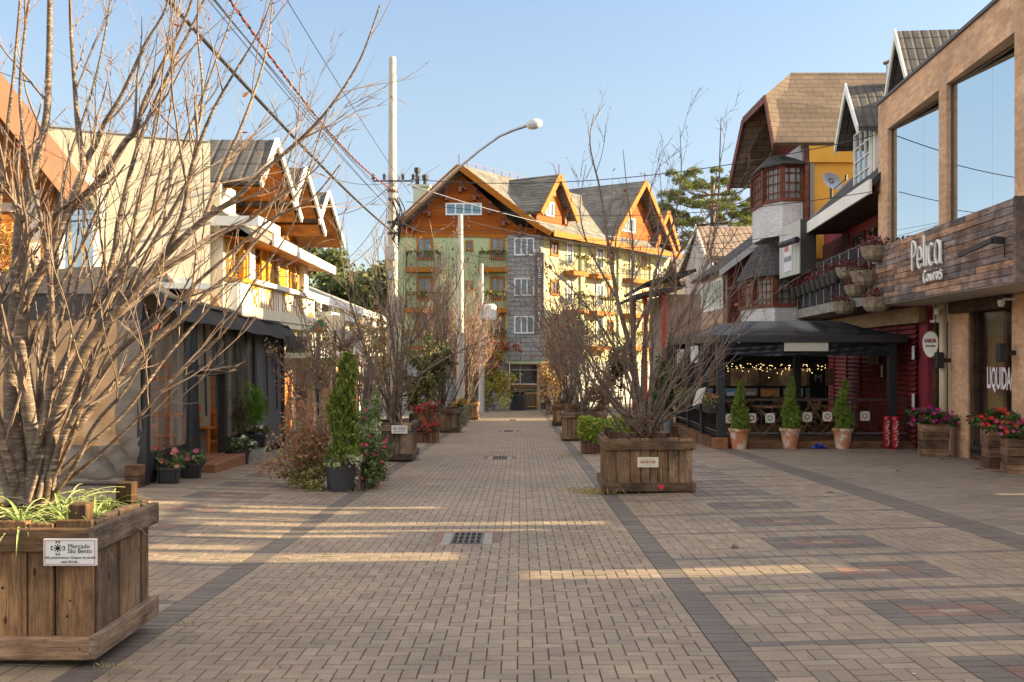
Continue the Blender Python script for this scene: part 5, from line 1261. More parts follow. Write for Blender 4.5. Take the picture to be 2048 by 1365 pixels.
m = MB(); m.box((-7.9, 2.4, 8), (-6.95, 3.6, 11.9)); m.box((-8.0, 2.3, 11.9), (-6.85, 3.7, 12.05)); ch = HT.part('chimney', m, plain('lime_white', (0.62, 0.66, 0.48), None, 0.8, 1))
m = MB()
for x, h_ in ((-7.7, 13.2), (-7.2, 12.75)): m.lathe([(0.13, 12.05), (0.13, h_ - .3), (0.2, h_ - .3), (0.2, h_ - .02), (0.001, h_)], (x, 2.9, 0), 10)
HT.part('flue', m, BLACK, ch)
# vertical sign
HS = Thing('hotel_sign', 'tall dark vertical sign lettered HOTEL ESTORIL on the hotel corner', 'sign', (1.10, 59.5, gz(1, 60)), 0)
m = MB(); m.bbox((-0.27, -0.1, 2.82), (0.27, 0.1, 7.5), 0.02); HS.part('panel', m, plain('sign_slate', (0.10, 0.085, 0.085), None, 0.6))
m = MB(); z = 7.1
for ch_ in 'HOTEL ESTORIL':
    if ch_ != ' ': add_text(m, ch_, 0.40, (0, -0.115, z), 0.01, 0.85)
    z -= 0.335 if ch_ != ' ' else 0.22
HS.part('lettering', m, plain('sign_letter', (0.85, 0.85, 0.86)))
m = MB(); m.beam((-0.1, 0.1, 7.0), (-0.1, 0.6, 7.0), 0.06, 0.06); m.beam((-0.1, 0.1, 3.4), (-0.1, 0.6, 3.4), 0.06, 0.06); HS.part('bracket', m, BLACK)
# barrier and covered box before the entrance
t = Thing('crowd_barrier', 'yellow metal crowd barrier standing before the hotel entrance', 'barrier', (0.62, 58.6, gz(0.6, 58.6)), 0, wz=False)
m = MB(); m.tube([(-.42, 0, 0), (-.42, 0, 0.95), (-.36, 0, 1.0), (.36, 0, 1.0), (.42, 0, 0.95), (.42, 0, 0)], 0.025, 6); m.tube([(-.42, 0, .2), (.42, 0, .2)], 0.02, 5); t.part('frame', m, plain('barrier_yellow', (0.55, 0.33, 0.05), None, 0.5))
m = MB()
for i in range(1, 6): m.tube([(-.42 + i * .14, 0, .2), (-.42 + i * .14, 0, 1.0)], 0.012, 4)
t.part('bars', m, MATS['barrier_yellow'])
t = Thing('covered_machine', 'machine under a black cover left of the crowd barrier', 'covered machine', (-0.15, 58.4, gz(0, 58.4)), 0, wz=False)
m = MB(); m.lathe([(0.50, 0.0), (0.46, 0.3), (0.42, 0.8), (0.38, 0.92), (0.001, 0.95)], n=8, tint=(1, 1, 1)); t.part('cover', m, plain('black_cover', (0.02, 0.02, 0.022), (0.01, 0.01, 0.011), 0.7, 5, bmp=0.5))
m = MB(); m.tube([(-.6 + i * .1, 0.05 * math.sin(i), 0.02) for i in range(12)], 0.03, 6); t.part('hose', m, plain('hose_red', (0.5, 0.12, 0.07)))
# ================================================================ left side: tent terraces
rf = random.Random(51); rnf = np.random.default_rng(51)
gl = gz(-5.3, 14.1)
TL = Thing('canopy_terrace', 'black canopied bar terrace closed by clear vinyl and tarpaulin sheets', 'terrace', (-5.3, 14.1, gl), 90)
# facade frame: x = distance up the street, y = away from the street
TARP = plain('tarpaulin', (0.31, 0.25, 0.18), (0.18, 0.15, 0.115), 0.32, 1.6, (1, 1, 2.5), spec=0.6, bmp=0.3, bscale=2.5, trans=0.25)
GREYTARP = plain('grey_awning', (0.14, 0.13, 0.125), (0.09, 0.085, 0.085), 0.5, 1.5, (1, 1, 1), bmp=0.3, bscale=2, trans=0.55)
BLKTARP = plain('black_vinyl', (0.03, 0.03, 0.032), (0.016, 0.016, 0.017), 0.35, 3, (3, 1, .4), bmp=0.3, bscale=5)
def vinyl():
    m, N, L, P = nodes('clear_vinyl')
    n = noise(N, L, coords(N, L, (5, 5, 0.5)), 1.6, 3, 0.6)
    P.inputs['Base Color'].default_value = (0.40, 0.35, 0.29, 1); P.inputs['Roughness'].default_value = 0.14; P.inputs['Specular IOR Level'].default_value = 0.9
    L.new(bump(N, L, n.outputs['Fac'], 1.0, 0.09), P.inputs['Normal'])
    tr = N.new('ShaderNodeBsdfTransparent'); ms = N.new('ShaderNodeMixShader'); tr.inputs['Color'].default_value = (0.85, 0.85, 0.84, 1)
    rp = ramp(N, [(0.32, (0.95,) * 3), (0.70, (0.5,) * 3)]); L.new(n.outputs['Fac'], rp.inputs['Fac']); L.new(rp.outputs['Color'], ms.inputs['Fac'])
    L.new(P.outputs[0], ms.inputs[1]); L.new(tr.outputs[0], ms.inputs[2]); L.new(ms.outputs[0], N['Material Output'].inputs['Surface'])
    return m
VINYL = vinyl()
ZV = 2.12                                     # eaves, world z
for i, x in enumerate((0.02, 1.95, 3.75, 5.75, 8.1)):
    m = MB(); m.bbox((x - 0.07, -0.02, gz(-5.3, 14.1 + x) - .1), (x + 0.07, 0.12, ZV), 0.006); TL.part('post', m, BLACK)
for x in (2.55, 3.2, 4.4, 6.6, 7.4):
    m = MB(); m.tube([(x, 0.0, ZV - 0.1), (x + 0.02, -0.03, gz(-5.3, 14.1 + x) + 0.9)], 0.018, 6); TL.part('tension_rod', m, BLACK)
def cloth(x0, x1, z0, z1, y=0.0, amp=0.03, fr=6, n=30, m_=12, fan=0.0, taper=0.0):
    mb = MB(); V = []
    for j in range(m_ + 1):
        f = j / m_
        for i in range(n + 1):
            u = i / n; x = x0 + (x1 - x0) * u; z = z0 + (z1 - z0) * f
            yy = y + amp * (math.sin(u * fr * 6.28 + f * 2) * (0.4 + 0.6 * (1 - f)) + 0.5 * math.sin(u * fr * 2.3 * 6.28 + 1)) - fan * (1 - f) ** 2
            V.append((x + taper * (1 - f) * (u - 0.5), yy, z))
    w = n + 1; mb.raw(V, [(j * w + i, j * w + i + 1, (j + 1) * w + i + 1, (j + 1) * w + i) for j in range(m_) for i in range(n)]); return mb
G = lambda x: gz(-5.3, 14.1 + x)
TL.part('vinyl_panel', cloth(0.1, 1.85, G(1) + 0.46, ZV - 0.05, 0.02, 0.02, 3), VINYL, smooth=True)
TL.part('vinyl_skirt', cloth(0.1, 1.9, G(1) + 0.10, G(1) + 0.47, 0.0, 0.025, 5), BLKTARP, smooth=True)
TL.part('gathered_curtain', cloth(1.75, 2.08, G(2) + 0.1, ZV, -0.02, 0.05, 3, taper=0.25), BLKTARP, smooth=True)
m = cloth(2.05, 3.7, 1.25, ZV, 0.02, 0.03, 4); TL.part('vinyl_panel', m, VINYL, smooth=True)
m = MB(); m.tube([(2.05 + i * 0.165, -0.03 + 0.02 * math.sin(i * 2), 1.12 + 0.03 * math.sin(i)) for i in range(11)], [0.10 + 0.02 * math.sin(i * 1.7) for i in range(11)], 9); m.v = [(x, y * .8, 1.2 + (z - 1.12) * .7) for x, y, z in m.v]; TL.part('rolled_vinyl', m, BLKTARP, smooth=True)
TL.part('vinyl_panel', cloth(3.8, 5.7, G(5) + 0.5, ZV, 0.03, 0.02, 4), VINYL, smooth=True)
TL.part('dark_screen', cloth(5.85, 8.05, G(7) + 0.12, ZV - 0.05, 0.03, 0.012, 3), plain('mesh_screen', (0.10, 0.10, 0.105), (0.07, 0.07, 0.074), 0.6, 2), smooth=True)
m = MB(); m.box((3.85, 0.1, G(5) - .05), (8.0, 0.16, G(5) + 0.18)); m.box((0.1, 0.06, G(1) - .1), (1.95, 0.12, G(1) + 0.16)); TL.part('base_board', m, DARKWOODX)
m = MB()
for i in range(14): x = 3.85 + i * 0.13; m.box((x, 0.13, G(5) + .15), (x + .02, 0.15, G(5) + .85))
m.box((3.82, 0.12, G(5) + .85), (5.7, 0.16, G(5) + .89)); TL.part('iron_railing', m, BLACK)
m = MB(); m.bbox((2.02, -0.35, G(3) - .1), (3.8, 0.4, G(3) + 0.165), 0.01); m.bbox((2.02, -0.02, G(3) + .165), (3.8, 3.5, G(3) + 0.185), 0.005); TL.part('entrance_step', m, plain('step_wood', (0.26, 0.11, 0.05), (0.17, 0.07, 0.035), 0.6, 4, (.5, 6, 6)))
# near side: tarpaulin wall facing the camera
NB = Frame(TL, (0, 0), 90)                     # frame x = away from the street, y = up the street (inward)
def near(mb): return mb
def cloth_near(d0, d1, z0, z1, yy, amp, fr, fan=0.0):
    mb = MB(); n = 70; m_ = 16; V = []
    for j in range(m_ + 1):
        f = j / m_
        for i in range(n + 1):
            u = i / n; d_ = d0 + (d1 - d0) * u
            # folds gather towards the lower street corner
            r_ = math.hypot(d_ - 0.1, (z0 + (z1 - z0) * f - z0) * 1.1) ; a_ = math.atan2((z1 - z0) * f + .05, d_ + 0.05)
            o = amp * math.sin(u * fr * 6.28 + f * 3) * 0.5 + fan * math.sin(a_ * 15) * math.exp(-r_ * 0.75) * min(1, r_ * 2)
            V.append((yy + o, d_, z0 + (z1 - z0) * f))
    w = n + 1
    for j in range(m_):
        for i in range(n):
            d_ = d0 + (d1 - d0) * i / n; inside = fan and .28 < d_ % 3.9 < 3.6 and .2 < j / m_ < .95  # clear inner panel, its tint warmed to stand for sun on the sheet
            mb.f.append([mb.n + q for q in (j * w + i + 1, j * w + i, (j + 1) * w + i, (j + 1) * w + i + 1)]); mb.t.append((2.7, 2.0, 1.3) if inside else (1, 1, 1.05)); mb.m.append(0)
    mb.v.extend(V); mb.n += len(V); return mb
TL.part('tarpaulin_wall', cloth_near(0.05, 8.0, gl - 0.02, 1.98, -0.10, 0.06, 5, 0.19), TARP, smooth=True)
m = MB(); m.tube([(-0.07, 0.05 + i * 0.4, gl + 0.05 + 0.02 * math.sin(i)) for i in range(20)], 0.06, 8); TL.part('rolled_hem', m, TARP, smooth=True)
m = cloth_near(0.02, 8.0, 1.96, 2.32, -0.12, 0.015, 4); TL.part('near_valance', m, GREYTARP, smooth=True)
m = MB()
V = [(-0.16, -0.1, 2.33), (-0.16, 8, 2.33), (3.4, 8, 3.02), (3.4, 1.4, 3.02)]
sheet(m, V[0], V[1], V[3], V[2], 20, 6); m.poly([V[0], V[3], (7.5, 1.4, 2.5), (8.6, -0.1, 2.06)]); m.poly([V[3], V[2], (7.5, 8, 2.6), (7.5, 1.4, 2.5)])
TL.part('canopy_roof', m, GREYTARP, smooth=True)
# sagging street valance
m = MB(); n = 60; V = []
for j in range(7):
    for i in range(n + 1):
        u = i / n; f = j / 6; V.append((u * 8.5 - 0.05, -0.30 * (1 - f) - 0.02 * math.sin(u * 31), ZV - 0.03 * u * 8.5 + 0.30 * f - 0.10 * (1 - f) - 0.02 * abs(math.sin(u * 14)) * (1 - f) + (0.1 if u < .05 else 0)))
w = n + 1; m.raw(V, [(j * w + i, j * w + i + 1, (j + 1) * w + i + 1, (j + 1) * w + i) for j in range(6) for i in range(n)])
TL.part('street_valance', m, plain('grey_black_vinyl', (0.030, 0.026, 0.022), (0.016, 0.014, 0.012), 0.65, 2, (3, 1, 1), bmp=0.4, bscale=4, spec=0.2), smooth=True)
m = cloth(6.9, 9.0, ZV - 0.62, ZV - 0.26, -0.36, 0.04, 3); TL.part('loose_valance', m, GREYTARP, smooth=True)
m = MB(); m.box((-0.02, 5.5, gl), (8.3, 5.6, 2.3)); m.box((8.2, 0.1, gl), (8.3, 5.5, 2.1)); m.box((0.1, 0.4, gl - .1), (8.2, 5.5, G(4) + 0.1)); TL.part('bar_back_wall', m, plain('bar_wall', (0.30, 0.165, 0.085), (0.17, 0.09, 0.045), 0.8, 2))
# wooden box at the corner
t = Thing('corner_post_box', 'plain wooden box boarding the foot of the terrace corner post', 'wooden box', (-5.36, 13.85, gz(-5.36, 13.85)), 0, wz=False)
m = MB(); m.bbox((-.1, -.14, 0), (.1, .1, .16), .006, (.5, .5, .55)); m.bbox((-.1, -.14, .165), (.1, .1, .31), .006, (1, 1, 1)); t.part('boards', m, DECKW)
# bar furniture inside: chairs stacked on tables
ORW = plain('varnished_orange', (0.72, 0.24, 0.045), (0.5, 0.15, 0.03), 0.45, 5, (1, 1, 5))
def bar_chair(X, Y, z, rot, label):
    t = Thing('bar_chair', label, 'chair', (X, Y, z), rot, 'wooden bar chairs inside the left terrace', wz=False)
    m = MB(); m.bbox((-.2, -.2, .43), (.2, .2, .47), .01); t.part('seat', m, ORW)
    m = MB(); m.bbox((-.2, .17, .55), (.2, .2, .64), .005); m.bbox((-.2, .18, .75), (.2, .21, .88), .005); t.part('backrest', m, ORW)
    for sx in (-1, 1):
        for sy in (-1, 1): m = MB(); m.beam((sx * .19, sy * .19, 0), (sx * .18, sy * .18, .88 if sy > 0 else .43), .04, .04, up=(1, 0, 0)); t.part('leg', m, ORW)
    m = MB(); m.box((-.18, -.19, .2), (.18, -.17, .23)); m.box((-.19, -.18, .25), (-.17, .18, .28)); m.box((.17, -.18, .25), (.19, .18, .28)); t.part('stretcher', m, ORW)
def bar_table(X, Y, label):
    t = Thing('bar_table', label, 'table', (X, Y, gz(X, Y) + 0.14), 0, 'wooden tables inside the left terrace', wz=False)
    m = MB(); m.bbox((-.4, -.4, .74), (.4, .4, .78), .01); t.part('tabletop', m, ORW)
    for sx in (-1, 1):
        for sy in (-1, 1): m = MB(); m.beam((sx * .34, sy * .34, 0), (sx * .34, sy * .34, .74), .07, .07, up=(1, 0, 0)); t.part('leg', m, ORW)
z_ = gz(-6, 17) + 0.14
bar_table(-6.2, 16.9, 'wooden table behind the first clear vinyl panel'); bar_table(-6.05, 18.9, 'wooden table seen through the open terrace doorway'); bar_table(-6.4, 21.2, 'wooden table behind the vinyl past the doorway')
bar_chair(-5.75, 14.7, z_ + .05, 90, 'orange wooden chair standing nearest the terrace corner'); bar_chair(-6.2, 16.9, z_ + .78, 10, 'orange chair standing up on the table behind the first vinyl panel')
bar_chair(-5.72, 18.25, z_, 60, 'orange chair on the floor in the open terrace doorway'); bar_chair(-6.05, 18.9, z_ + .72, 200, 'orange chair put up on the table inside the doorway'); bar_chair(-5.68, 18.8, z_ - .04, 100, 'second orange chair on the doorway floor, farther up the street'); bar_chair(-6.4, 21.2, z_ + .64, 30, 'orange chair put up on the table past the doorway')
bar_chair(-5.9, 16.2, z_ + .02, 70, 'orange chair on the floor behind the first vinyl panel')

# ================================================================ orange timber house at the far left
g7 = gz(-9, 18)
ORSIDE = siding('orange_boards', (0.36, 0.125, 0.025), (0.24, 0.072, 0.016), 0.17)
OH = Thing('orange_timber_house', 'orange boarded chalet behind the tents with a white arched side window', 'house', (-8.0, 17.3, g7), 24)
m = MB(); m.prism([(-6, 0, 1.5), (-0.1, 0, 1.5), (-0.1, 0, 4.45), (-3.0, 0, 8.3), (-6, 0, 4.5)], (0, 0.2, 0)); m.box((-0.3, 0.2, 1.5), (-0.1, 4.0, 4.4)); m.box((-6, -.02, g7), (-0.1, 4, 1.49)); OH.part('wall', m, ORSIDE)
m = MB()
for sg, x1 in ((1, 0.25), (-1, -6.3)): slab(m, [(-3.0, -0.7, 8.6), (x1, -0.7, 4.35), (x1, 4.2, 4.35), (-3.0, 4.2, 8.6)], 0.14)
OH.part('roof', m, DSHINGLE)
m = MB(); m.beam((-3.0, -0.75, 8.5), (0.3, -0.75, 4.15), 0.09, 0.45); m.beam((-3.0, -0.75, 8.5), (-6.3, -0.75, 4.15), 0.09, 0.45); OH.part('bargeboard', m, plain('peach_board', (0.40, 0.20, 0.11), (0.32, 0.15, 0.08), 0.6, 2))
m = MB(); m.box((-0.55, -0.06, 1.5), (-0.32, -0.01, 4.3)); m.box((-6, -0.05, 3.9), (-0.3, -0.005, 4.05), (.6, .5, .4)); OH.part('white_post', m, WHITE)
# straw tufts hung on the boards
STRAW = plain('straw', (0.55, 0.36, 0.15), (0.38, 0.22, 0.08), 0.9, 15, trans=0.2)
for z, s in ((3.35, 0.36), (2.55, 0.33)):
    C = rnf.normal(0, 1, (900, 3)) * (s * .55, .18, s * .6) + (-0.75, -0.3, z); m = MB(); leaves(m, C, 0.12, rnf, [(1, 1, 1), (.8, .75, .6), (1.2, 1.1, .8)], aspect=0.15); OH.part('straw_tuft', m, STRAW)
C = rnf.normal(0, 1, (300, 3)) * (.2, .15, .3) + (-1.9, -0.25, 2.2); m = MB(); leaves(m, C, .14, rnf, [(.3, .4, .03), (.45, .5, .04)]); OH.part('yellow_plant', m, FLW)
# arched white window bay
m = MB(); x0, x1 = -0.05, 0.62
m.box((x0, -0.1, 1.9), (x0 + .12, 0.6, 4.0)); m.box((x1 - .10, -0.1, 1.9), (x1, 0.6, 4.0)); m.box((x0, -0.1, 1.75), (x1, 0.6, 1.9)); OH.part('window_bay', m, WHITE)
m = MB(); m.poly([(x0 + .12, -0.02, 1.9), (x1 - .1, -0.02, 1.9), (x1 - .1, -0.02, 4.0), (x0 + .12, -0.02, 4.0)]); OH.part('bay_glass', m, SKYGLASS)
m = MB()
for f in (.3, .62): m.box((x0 + (x1 - x0) * f - .02, -0.05, 1.9), (x0 + (x1 - x0) * f + .02, -0.0, 4.0))
OH.part('bay_mullion', m, plain('ochre_timber', (0.50, 0.30, 0.08), (0.4, 0.22, 0.05), .6, 3))
m = MB(); pts = []
for k in range(13): a = math.pi * (0.5 - k / 12 * 0.62); pts.append((x0 - .15 + 0.85 * math.cos(a) * (1 if a > -1 else 1), 4.05 + 0.62 * math.sin(a)))
for (xa_, za_), (xb_, zb_) in zip(pts[:-1], pts[1:]): m.beam((xa_, -0.2, za_), (xb_, -0.2, zb_), 0.55, 0.14, up=(0, 0, 1))
OH.part('arched_hood', m, WHITE)

# ================================================================ blank party wall
PW = Thing('party_wall', 'tall blank cream wall with a stepped top behind the tents', 'wall', (-8.80, 17.15, gz(-7, 18)), 22)
CRW = plain('cream_render', (0.45, 0.42, 0.335), (0.35, 0.327, 0.265), 0.85, 0.9, (1, 1, .35), bmp=0.2, bscale=20, spots=((0.36, 0.33, 0.27), 2.2, 0.60))
m = MB(); m.box((-3, 0, gz(-7, 19)), (0.42, 0.2, 5.50)); m.box((0.42, 0, gz(-7, 19)), (1.05, 0.2, 5.44)); m.box((1.05, 0, gz(-7, 19)), (1.95, 0.2, 5.41)); m.box((1.95, 0, gz(-7, 19)), (3.3, 0.2, 5.39)); PW.part('wall', m, CRW)
m = MB(); m.box((-3, -.03, 5.502), (.43, .23, 5.53)); m.box((0.43, -.03, 5.442), (1.06, .23, 5.47)); m.box((1.06, -.03, 5.412), (1.96, .23, 5.44)); m.box((1.96, -.03, 5.392), (3.3, .23, 5.42)); PW.part('coping', m, STEEL)
m = MB(); m.box((1.2, -0.25, 2.75), (3.0, -0.02, 2.85)); m.box((0.3, -1.2, 2.6), (3.2, -.1, 2.7)); PW.part('ledge', m, plain('zinc', (0.4, 0.42, 0.45), None, 0.4, metal=0.5))

# ================================================================ yellow balcony house
g8 = gz(-6.5, 22)
YH = Thing('yellow_balcony_house', 'cream house with yellow timber balcony and three tiled gables', 'house', (-5.3, 18.8, g8), 90)
YT = plain('yellow_timber', (0.56, 0.285, 0.014), (0.45, 0.21, 0.010), 0.6, 4, (5, 5, 1))
CRP = plain('cream_paint', (0.72, 0.66, 0.50), (0.64, 0.58, 0.43), 0.75, 2)
DT = tiles('charcoal_tile', (0.10, 0.095, 0.09), (0.05, 0.048, 0.046), 0.24, 0.36, 'y', 'z')
GSH = bricks('grey_sh', (0.36, 0.34, 0.30), (0.28, 0.265, 0.235), (0.16, 0.15, 0.14), 0.4, 0.14, 0.012, 'x', .9)
SOFW = wood('soffit_wood', [(0.36, 0.12, 0.010), (0.48, 0.17, 0.014), (0.60, 0.23, 0.022)], 'x', 0.6, knots=False)
LNG = 7.3
m = MB(); m.box((-0.1, 0.9, g8), (LNG, 1.1, 4.75)); m.box((-0.1, .35, 3.76), (.9, .9, 4.7)); m.box((0.4, 1.1, g8), (.6, 6, 4.75)); m.box((LNG - .2, 1.1, g8), (LNG, 6, 4.75)); YH.part('wall', m, CRP)
m = MB(); m.box((0, -0.02, 2.05), (LNG - .4, 0.95, 2.27)); m.box((-0.02, -0.05, 2.18), (LNG - .38, -0.021, 2.40)); YH.part('balcony_slab', m, CRP)
m = MB(); m.box((0.0, 0.0, 2.02), (LNG - .4, 0.9, 2.048)); YH.part('balcony_soffit', m, plain('yellow_soffit', (0.55, 0.42, 0.10), None, .7))
# white panels with yellow crosses
m = MB(); m.box((0.02, 0.0, 2.28), (0.75, 0.05, 2.86)); m.box((0.0, 0.05, 2.28), (0.05, .9, 2.86)); m.box((0.76, 0.02, 2.28), (LNG - .45, 0.06, 2.86)); YH.part('balcony_panel', m, WHITE)
def cross(x0, x1, z0, z1):
    m = MB()
    for zz in (z0, z1): m.box((x0, 0.010, zz - .03), (x1, 0.0195, zz + .03))
    for xx in (x0, x1): m.box((xx - .03, 0.009, z0), (xx + .03, 0.0185, z1))
    m.beam((x0, .0135, z0), (x1, .0135, z1), .010, .05); m.beam((x1, .0125, z0), (x0, .0125, z1), .010, .05)
    YH.part('cross_panel', m, YT)
for x0 in (0.78, 2.0, 3.4, 4.8): cross(x0, x0 + .6, 2.30, 2.80)
m = MB()
for x in (1.6, 1.8, 2.8, 3.0, 4.2, 4.5, 5.6, 5.9, 6.2): m.box((x, 0.011, 2.28), (x + .04, 0.0195, 2.8))
m.box((0, -0.04, 2.84), (0.78, 0.9, 2.92)); m.box((LNG - 1.3, -0.03, 2.3), (LNG - .9, .03, 2.5)); YH.part('cross_timber', m, YT)
m = MB(); m.box((0.78, -0.10, 2.86), (LNG - .4, 0.10, 2.95)); YH.part('balcony_sill', m, WHITE)
# upper verandah: posts, yellow lattice
m = MB()
for x in (0.42, 0.62, 2.3): m.box((x, 0.05, 2.95), (x + .10, 0.15, 3.75))
m.box((0.0, 0.5, 2.9), (0.06, .9, 3.7)); m.box((0.5, 0.6, 2.9), (.56, .66, 3.7)); YH.part('yellow_post', m, YT)
m = MB(); m.box((0.80, 0.04, 2.95), (1.2, 0.2, 3.75)); m.box((5.55, 0.0, 2.3), (6.0, 0.3, 3.75)); YH.part('white_post', m, WHITE)
m = MB(); x = 1.95
while x < 5.4:
    m.box((x, 0.10, 2.95), (x + 0.09, 0.14, 3.72)); x += 0.105 if (int(x * 10) % 7) else 0.3
YH.part('slatted_screen', m, YT)
m = MB(); m.box((1.95, 0.24, 2.95), (5.5, 0.28, 3.74), (.85, .8, .8)); YH.part('yellow_panel', m, YT)
m = MB()
for x0 in (2.35, 3.2, 4.05, 4.9):
    for k in range(8): m.beam((x0 + (k % 2) * .14, 0.08, 2.95 + k * .095), (x0 + (1 - k % 2) * .14, 0.08, 3.045 + k * .095), .02, .03)
YH.part('zigzag_trim', m, WHITE)
m = MB(); m.poly([(0.5, 0.88, 2.3), (5.6, 0.88, 2.3), (5.6, 0.88, 3.7), (.5, 0.88, 3.7)]); YH.part('verandah_glass', m, DARKGLASS)
window(YH, 0.82, 1.9, 2.96, 3.72, 0.3, 3, 1, .08, .06, YT, plain('cream_pane', (0.62, 0.5, 0.3), (0.4, 0.28, 0.12), .2, 2)); m = MB(); m.box((-0.08, .3, 2.28), (.06, .9, 3.74)); YH.part('bay_side', m, CRP); window(YH, 0.06, 0.80, 2.95, 3.72, 0.3, 2, 1, .08, .05, YT, plain('warm_pane', (0.45, 0.40, 0.30), (0.25, 0.2, 0.13), .1, 2))
# lower eaves, strip roof, upper gables
m = MB(); slab(m, [(-0.3, -0.35, 3.72), (LNG + .1, -0.35, 3.68), (LNG - .2, 1.15, 4.62), (-.1, 1.15, 4.75)], 0.08); YH.part('strip_roof', m, GSH)
m = MB(); m.prism([(0.9, -0.42, 3.62), (LNG + .15, -0.42, 3.56), (LNG + .15, -0.42, 3.76), (0.9, -0.42, 3.84)], (0, .05, 0)); m.box((-0.35, -0.44, 3.86), (1.3, -0.36, 4.04)); m.box((-.35, -.36, 3.86), (-.3, .8, 4.04)); YH.part('eaves_fascia', m, WHITE)
m = MB(); m.poly([(-.3, -.36, 3.63), (LNG, -.36, 3.6), (LNG, .9, 3.7), (-.3, .9, 3.74)]); YH.part('eaves_soffit', m, SOFW)
for i, (xc, zp) in enumerate(((1.2, 5.78), (3.9, 5.72), (6.6, 5.60))):
    m = MB(); hw = 1.5; zf = 4.55; yo = 0.35
    slab(m, [(xc - 1.2, -yo, zf + .2), (xc, -yo, zp), (xc, 4.2, zp), (xc - 1.2, 4.2, zf + .2)], .1); slab(m, [(xc, -yo, zp), (xc + 2.2, -yo, zf), (xc + 2.2, 4.2, zf), (xc, 4.2, zp)], .1)
    o = YH.part('gable_roof', m, DT)
    m = MB(); m.beam((xc, -yo - .05, zp - .02), (xc + 2.25, -yo - .05, zf - .08), .05, .15); m.beam((xc, -yo - .048, zp - .02), (xc - 1.2, -yo - .048, zf + .12), .045, .13); YH.part('bargeboard', m, WHITE, o)
    m = MB(); m.poly([(xc - 1.15, -yo + .02, zf + .06), (xc, -yo + .02, zp - .14), (xc, 0.9, zp - .14), (xc - 1.15, .9, zf + .06)]); m.poly([(xc, -yo + .02, zp - .14), (xc + 2.15, -yo + .02, zf - .14), (xc + 2.15, .9, zf - .14), (xc, .9, zp - .14)]); YH.part('gable_soffit', m, SOFW, o)
    m = MB(); m.prism([(xc - 1.1, .85, zf), (xc + 2.0, .85, zf - .1), (xc, .85, zp - .2)], (0, .1, 0)); m.box((xc - .4, .78, zf), (xc + .4, .86, zf + .55), (1.3, 1.2, 1.2)); YH.part('gable_face', m, SOFW, o)
# small terrace roofs before it
m = MB(); slab(m, [(-1.2, 0.3, 2.15), (-0.1, 0.3, 2.15), (-0.1, 1.0, 2.95), (-1.2, 1.0, 2.95)], .06); YH.part('porch_roof', m, plain('pinkish_tile', (0.42, 0.25, 0.20), (0.3, 0.17, 0.13), .8, 6))
m = MB(); m.prism([(-0.12, 0.15, 2.1), (-0.12, 1.2, 2.1), (-0.12, 0.75, 2.95)], (.05, 0, 0)); YH.part('porch_gable', m, plain('tan_board', (0.45, 0.28, 0.15), (0.35, 0.2, 0.1), .7, 4))

# ================================================================ white house farther up the left side
g9 = gz(-6.5, 34)
WH = Thing('white_verandah_house', 'long white house with layered eaves up the left side of the street', 'house', (-6.2, 27.4, g9), 90)
m = MB(); m.box((0, 0.8, g9), (16, 1.0, 3.4)); m.box((0, 1, g9), (.2, 6, 3.4)); WH.part('wall', m, CRP)
m = MB(); slab(m, [(-.3, -0.2, 3.2), (16.2, -0.2, 3.1), (16.2, 3, 4.4), (-.3, 3, 4.6)], .12); WH.part('roof', m, GSH)
m = MB(); m.prism([(-.3, -.27, 3.0), (16.2, -.27, 2.9), (16.2, -.27, 3.12), (-.3, -.27, 3.22)], (0, .06, 0)); m.prism([(2.0, -.6, 2.55), (16, -.6, 2.45), (16, -.6, 2.62), (2.0, -.6, 2.72)], (0, .8, 0)); m.box((0, -0.3, 1.35), (16, .8, 1.5)); WH.part('eaves_fascia', m, WHITE)
m = MB()
for i in range(9): x = .3 + i * 1.9; m.box((x, -.25, 1.5), (x + .14, -.11, 3.0))
for i in range(70): x = .2 + i * .22; m.box((x, -.24, 1.5), (x + .03, -.21, 2.2))
m.box((0, -.26, 2.2), (16, -.19, 2.26)); WH.part('verandah_railing', m, WHITE)
for i in range(6): window(WH, 0.8 + i * 2.5, 2.4 + i * 2.5, 1.6, 2.9, .78, 3, 1, .07, .05, WHITE, plain('grey_pane', (0.30, 0.29, 0.27), (0.15, .15, .14), .15, 2))
for i in range(5):
    m = MB(); m.box((.6 + i * 3, .74, g9), (2.9 + i * 3, .79, 0.9)); WH.part('shopfront', m, plain('shop_warm', (0.70, 0.27, 0.06), (0.22, 0.08, 0.03), .4, 1.2))
GS = Thing('green_gable_sign', 'small green gabled sign board over the shrubs past the tent', 'sign', (-5.0, 24.6, 2.0), 30, wz=False)
m = MB(); m.prism([(-.17, 0, 0), (.17, 0, 0), (.17, 0, .07), (0, 0, .29), (-.17, 0, .07)], (0, .05, 0)); GS.part('board', m, plain('coral_board', (0.5, 0.13, 0.06)))
m = MB(); m.beam((-.21, -.02, .03), (0, -.02, .30), .05, .06); m.beam((.21, -.02, .03), (0, -.02, .301), .045, .06); GS.part('trim', m, plain('green_trim', (0.03, 0.22, 0.12)))
m = MB(); m.beam((0, .06, -2.9), (0, .06, .1), .07, .07, up=(1, 0, 0)); GS.part('post', m, BLACK)
OL = Thing('oval_sign', 'blank cream oval sign above the shrubs beside the green gable', 'sign', (-4.75, 25.4, 2.1), 10, wz=False)
m = MB(); oval(m, .26, .2, 0, .05, .2); OL.part('panel', m, CRP); m = MB(); m.beam((0, .08, -3), (0, .08, .1), .06, .06, up=(1, 0, 0)); OL.part('post', m, BLACK)
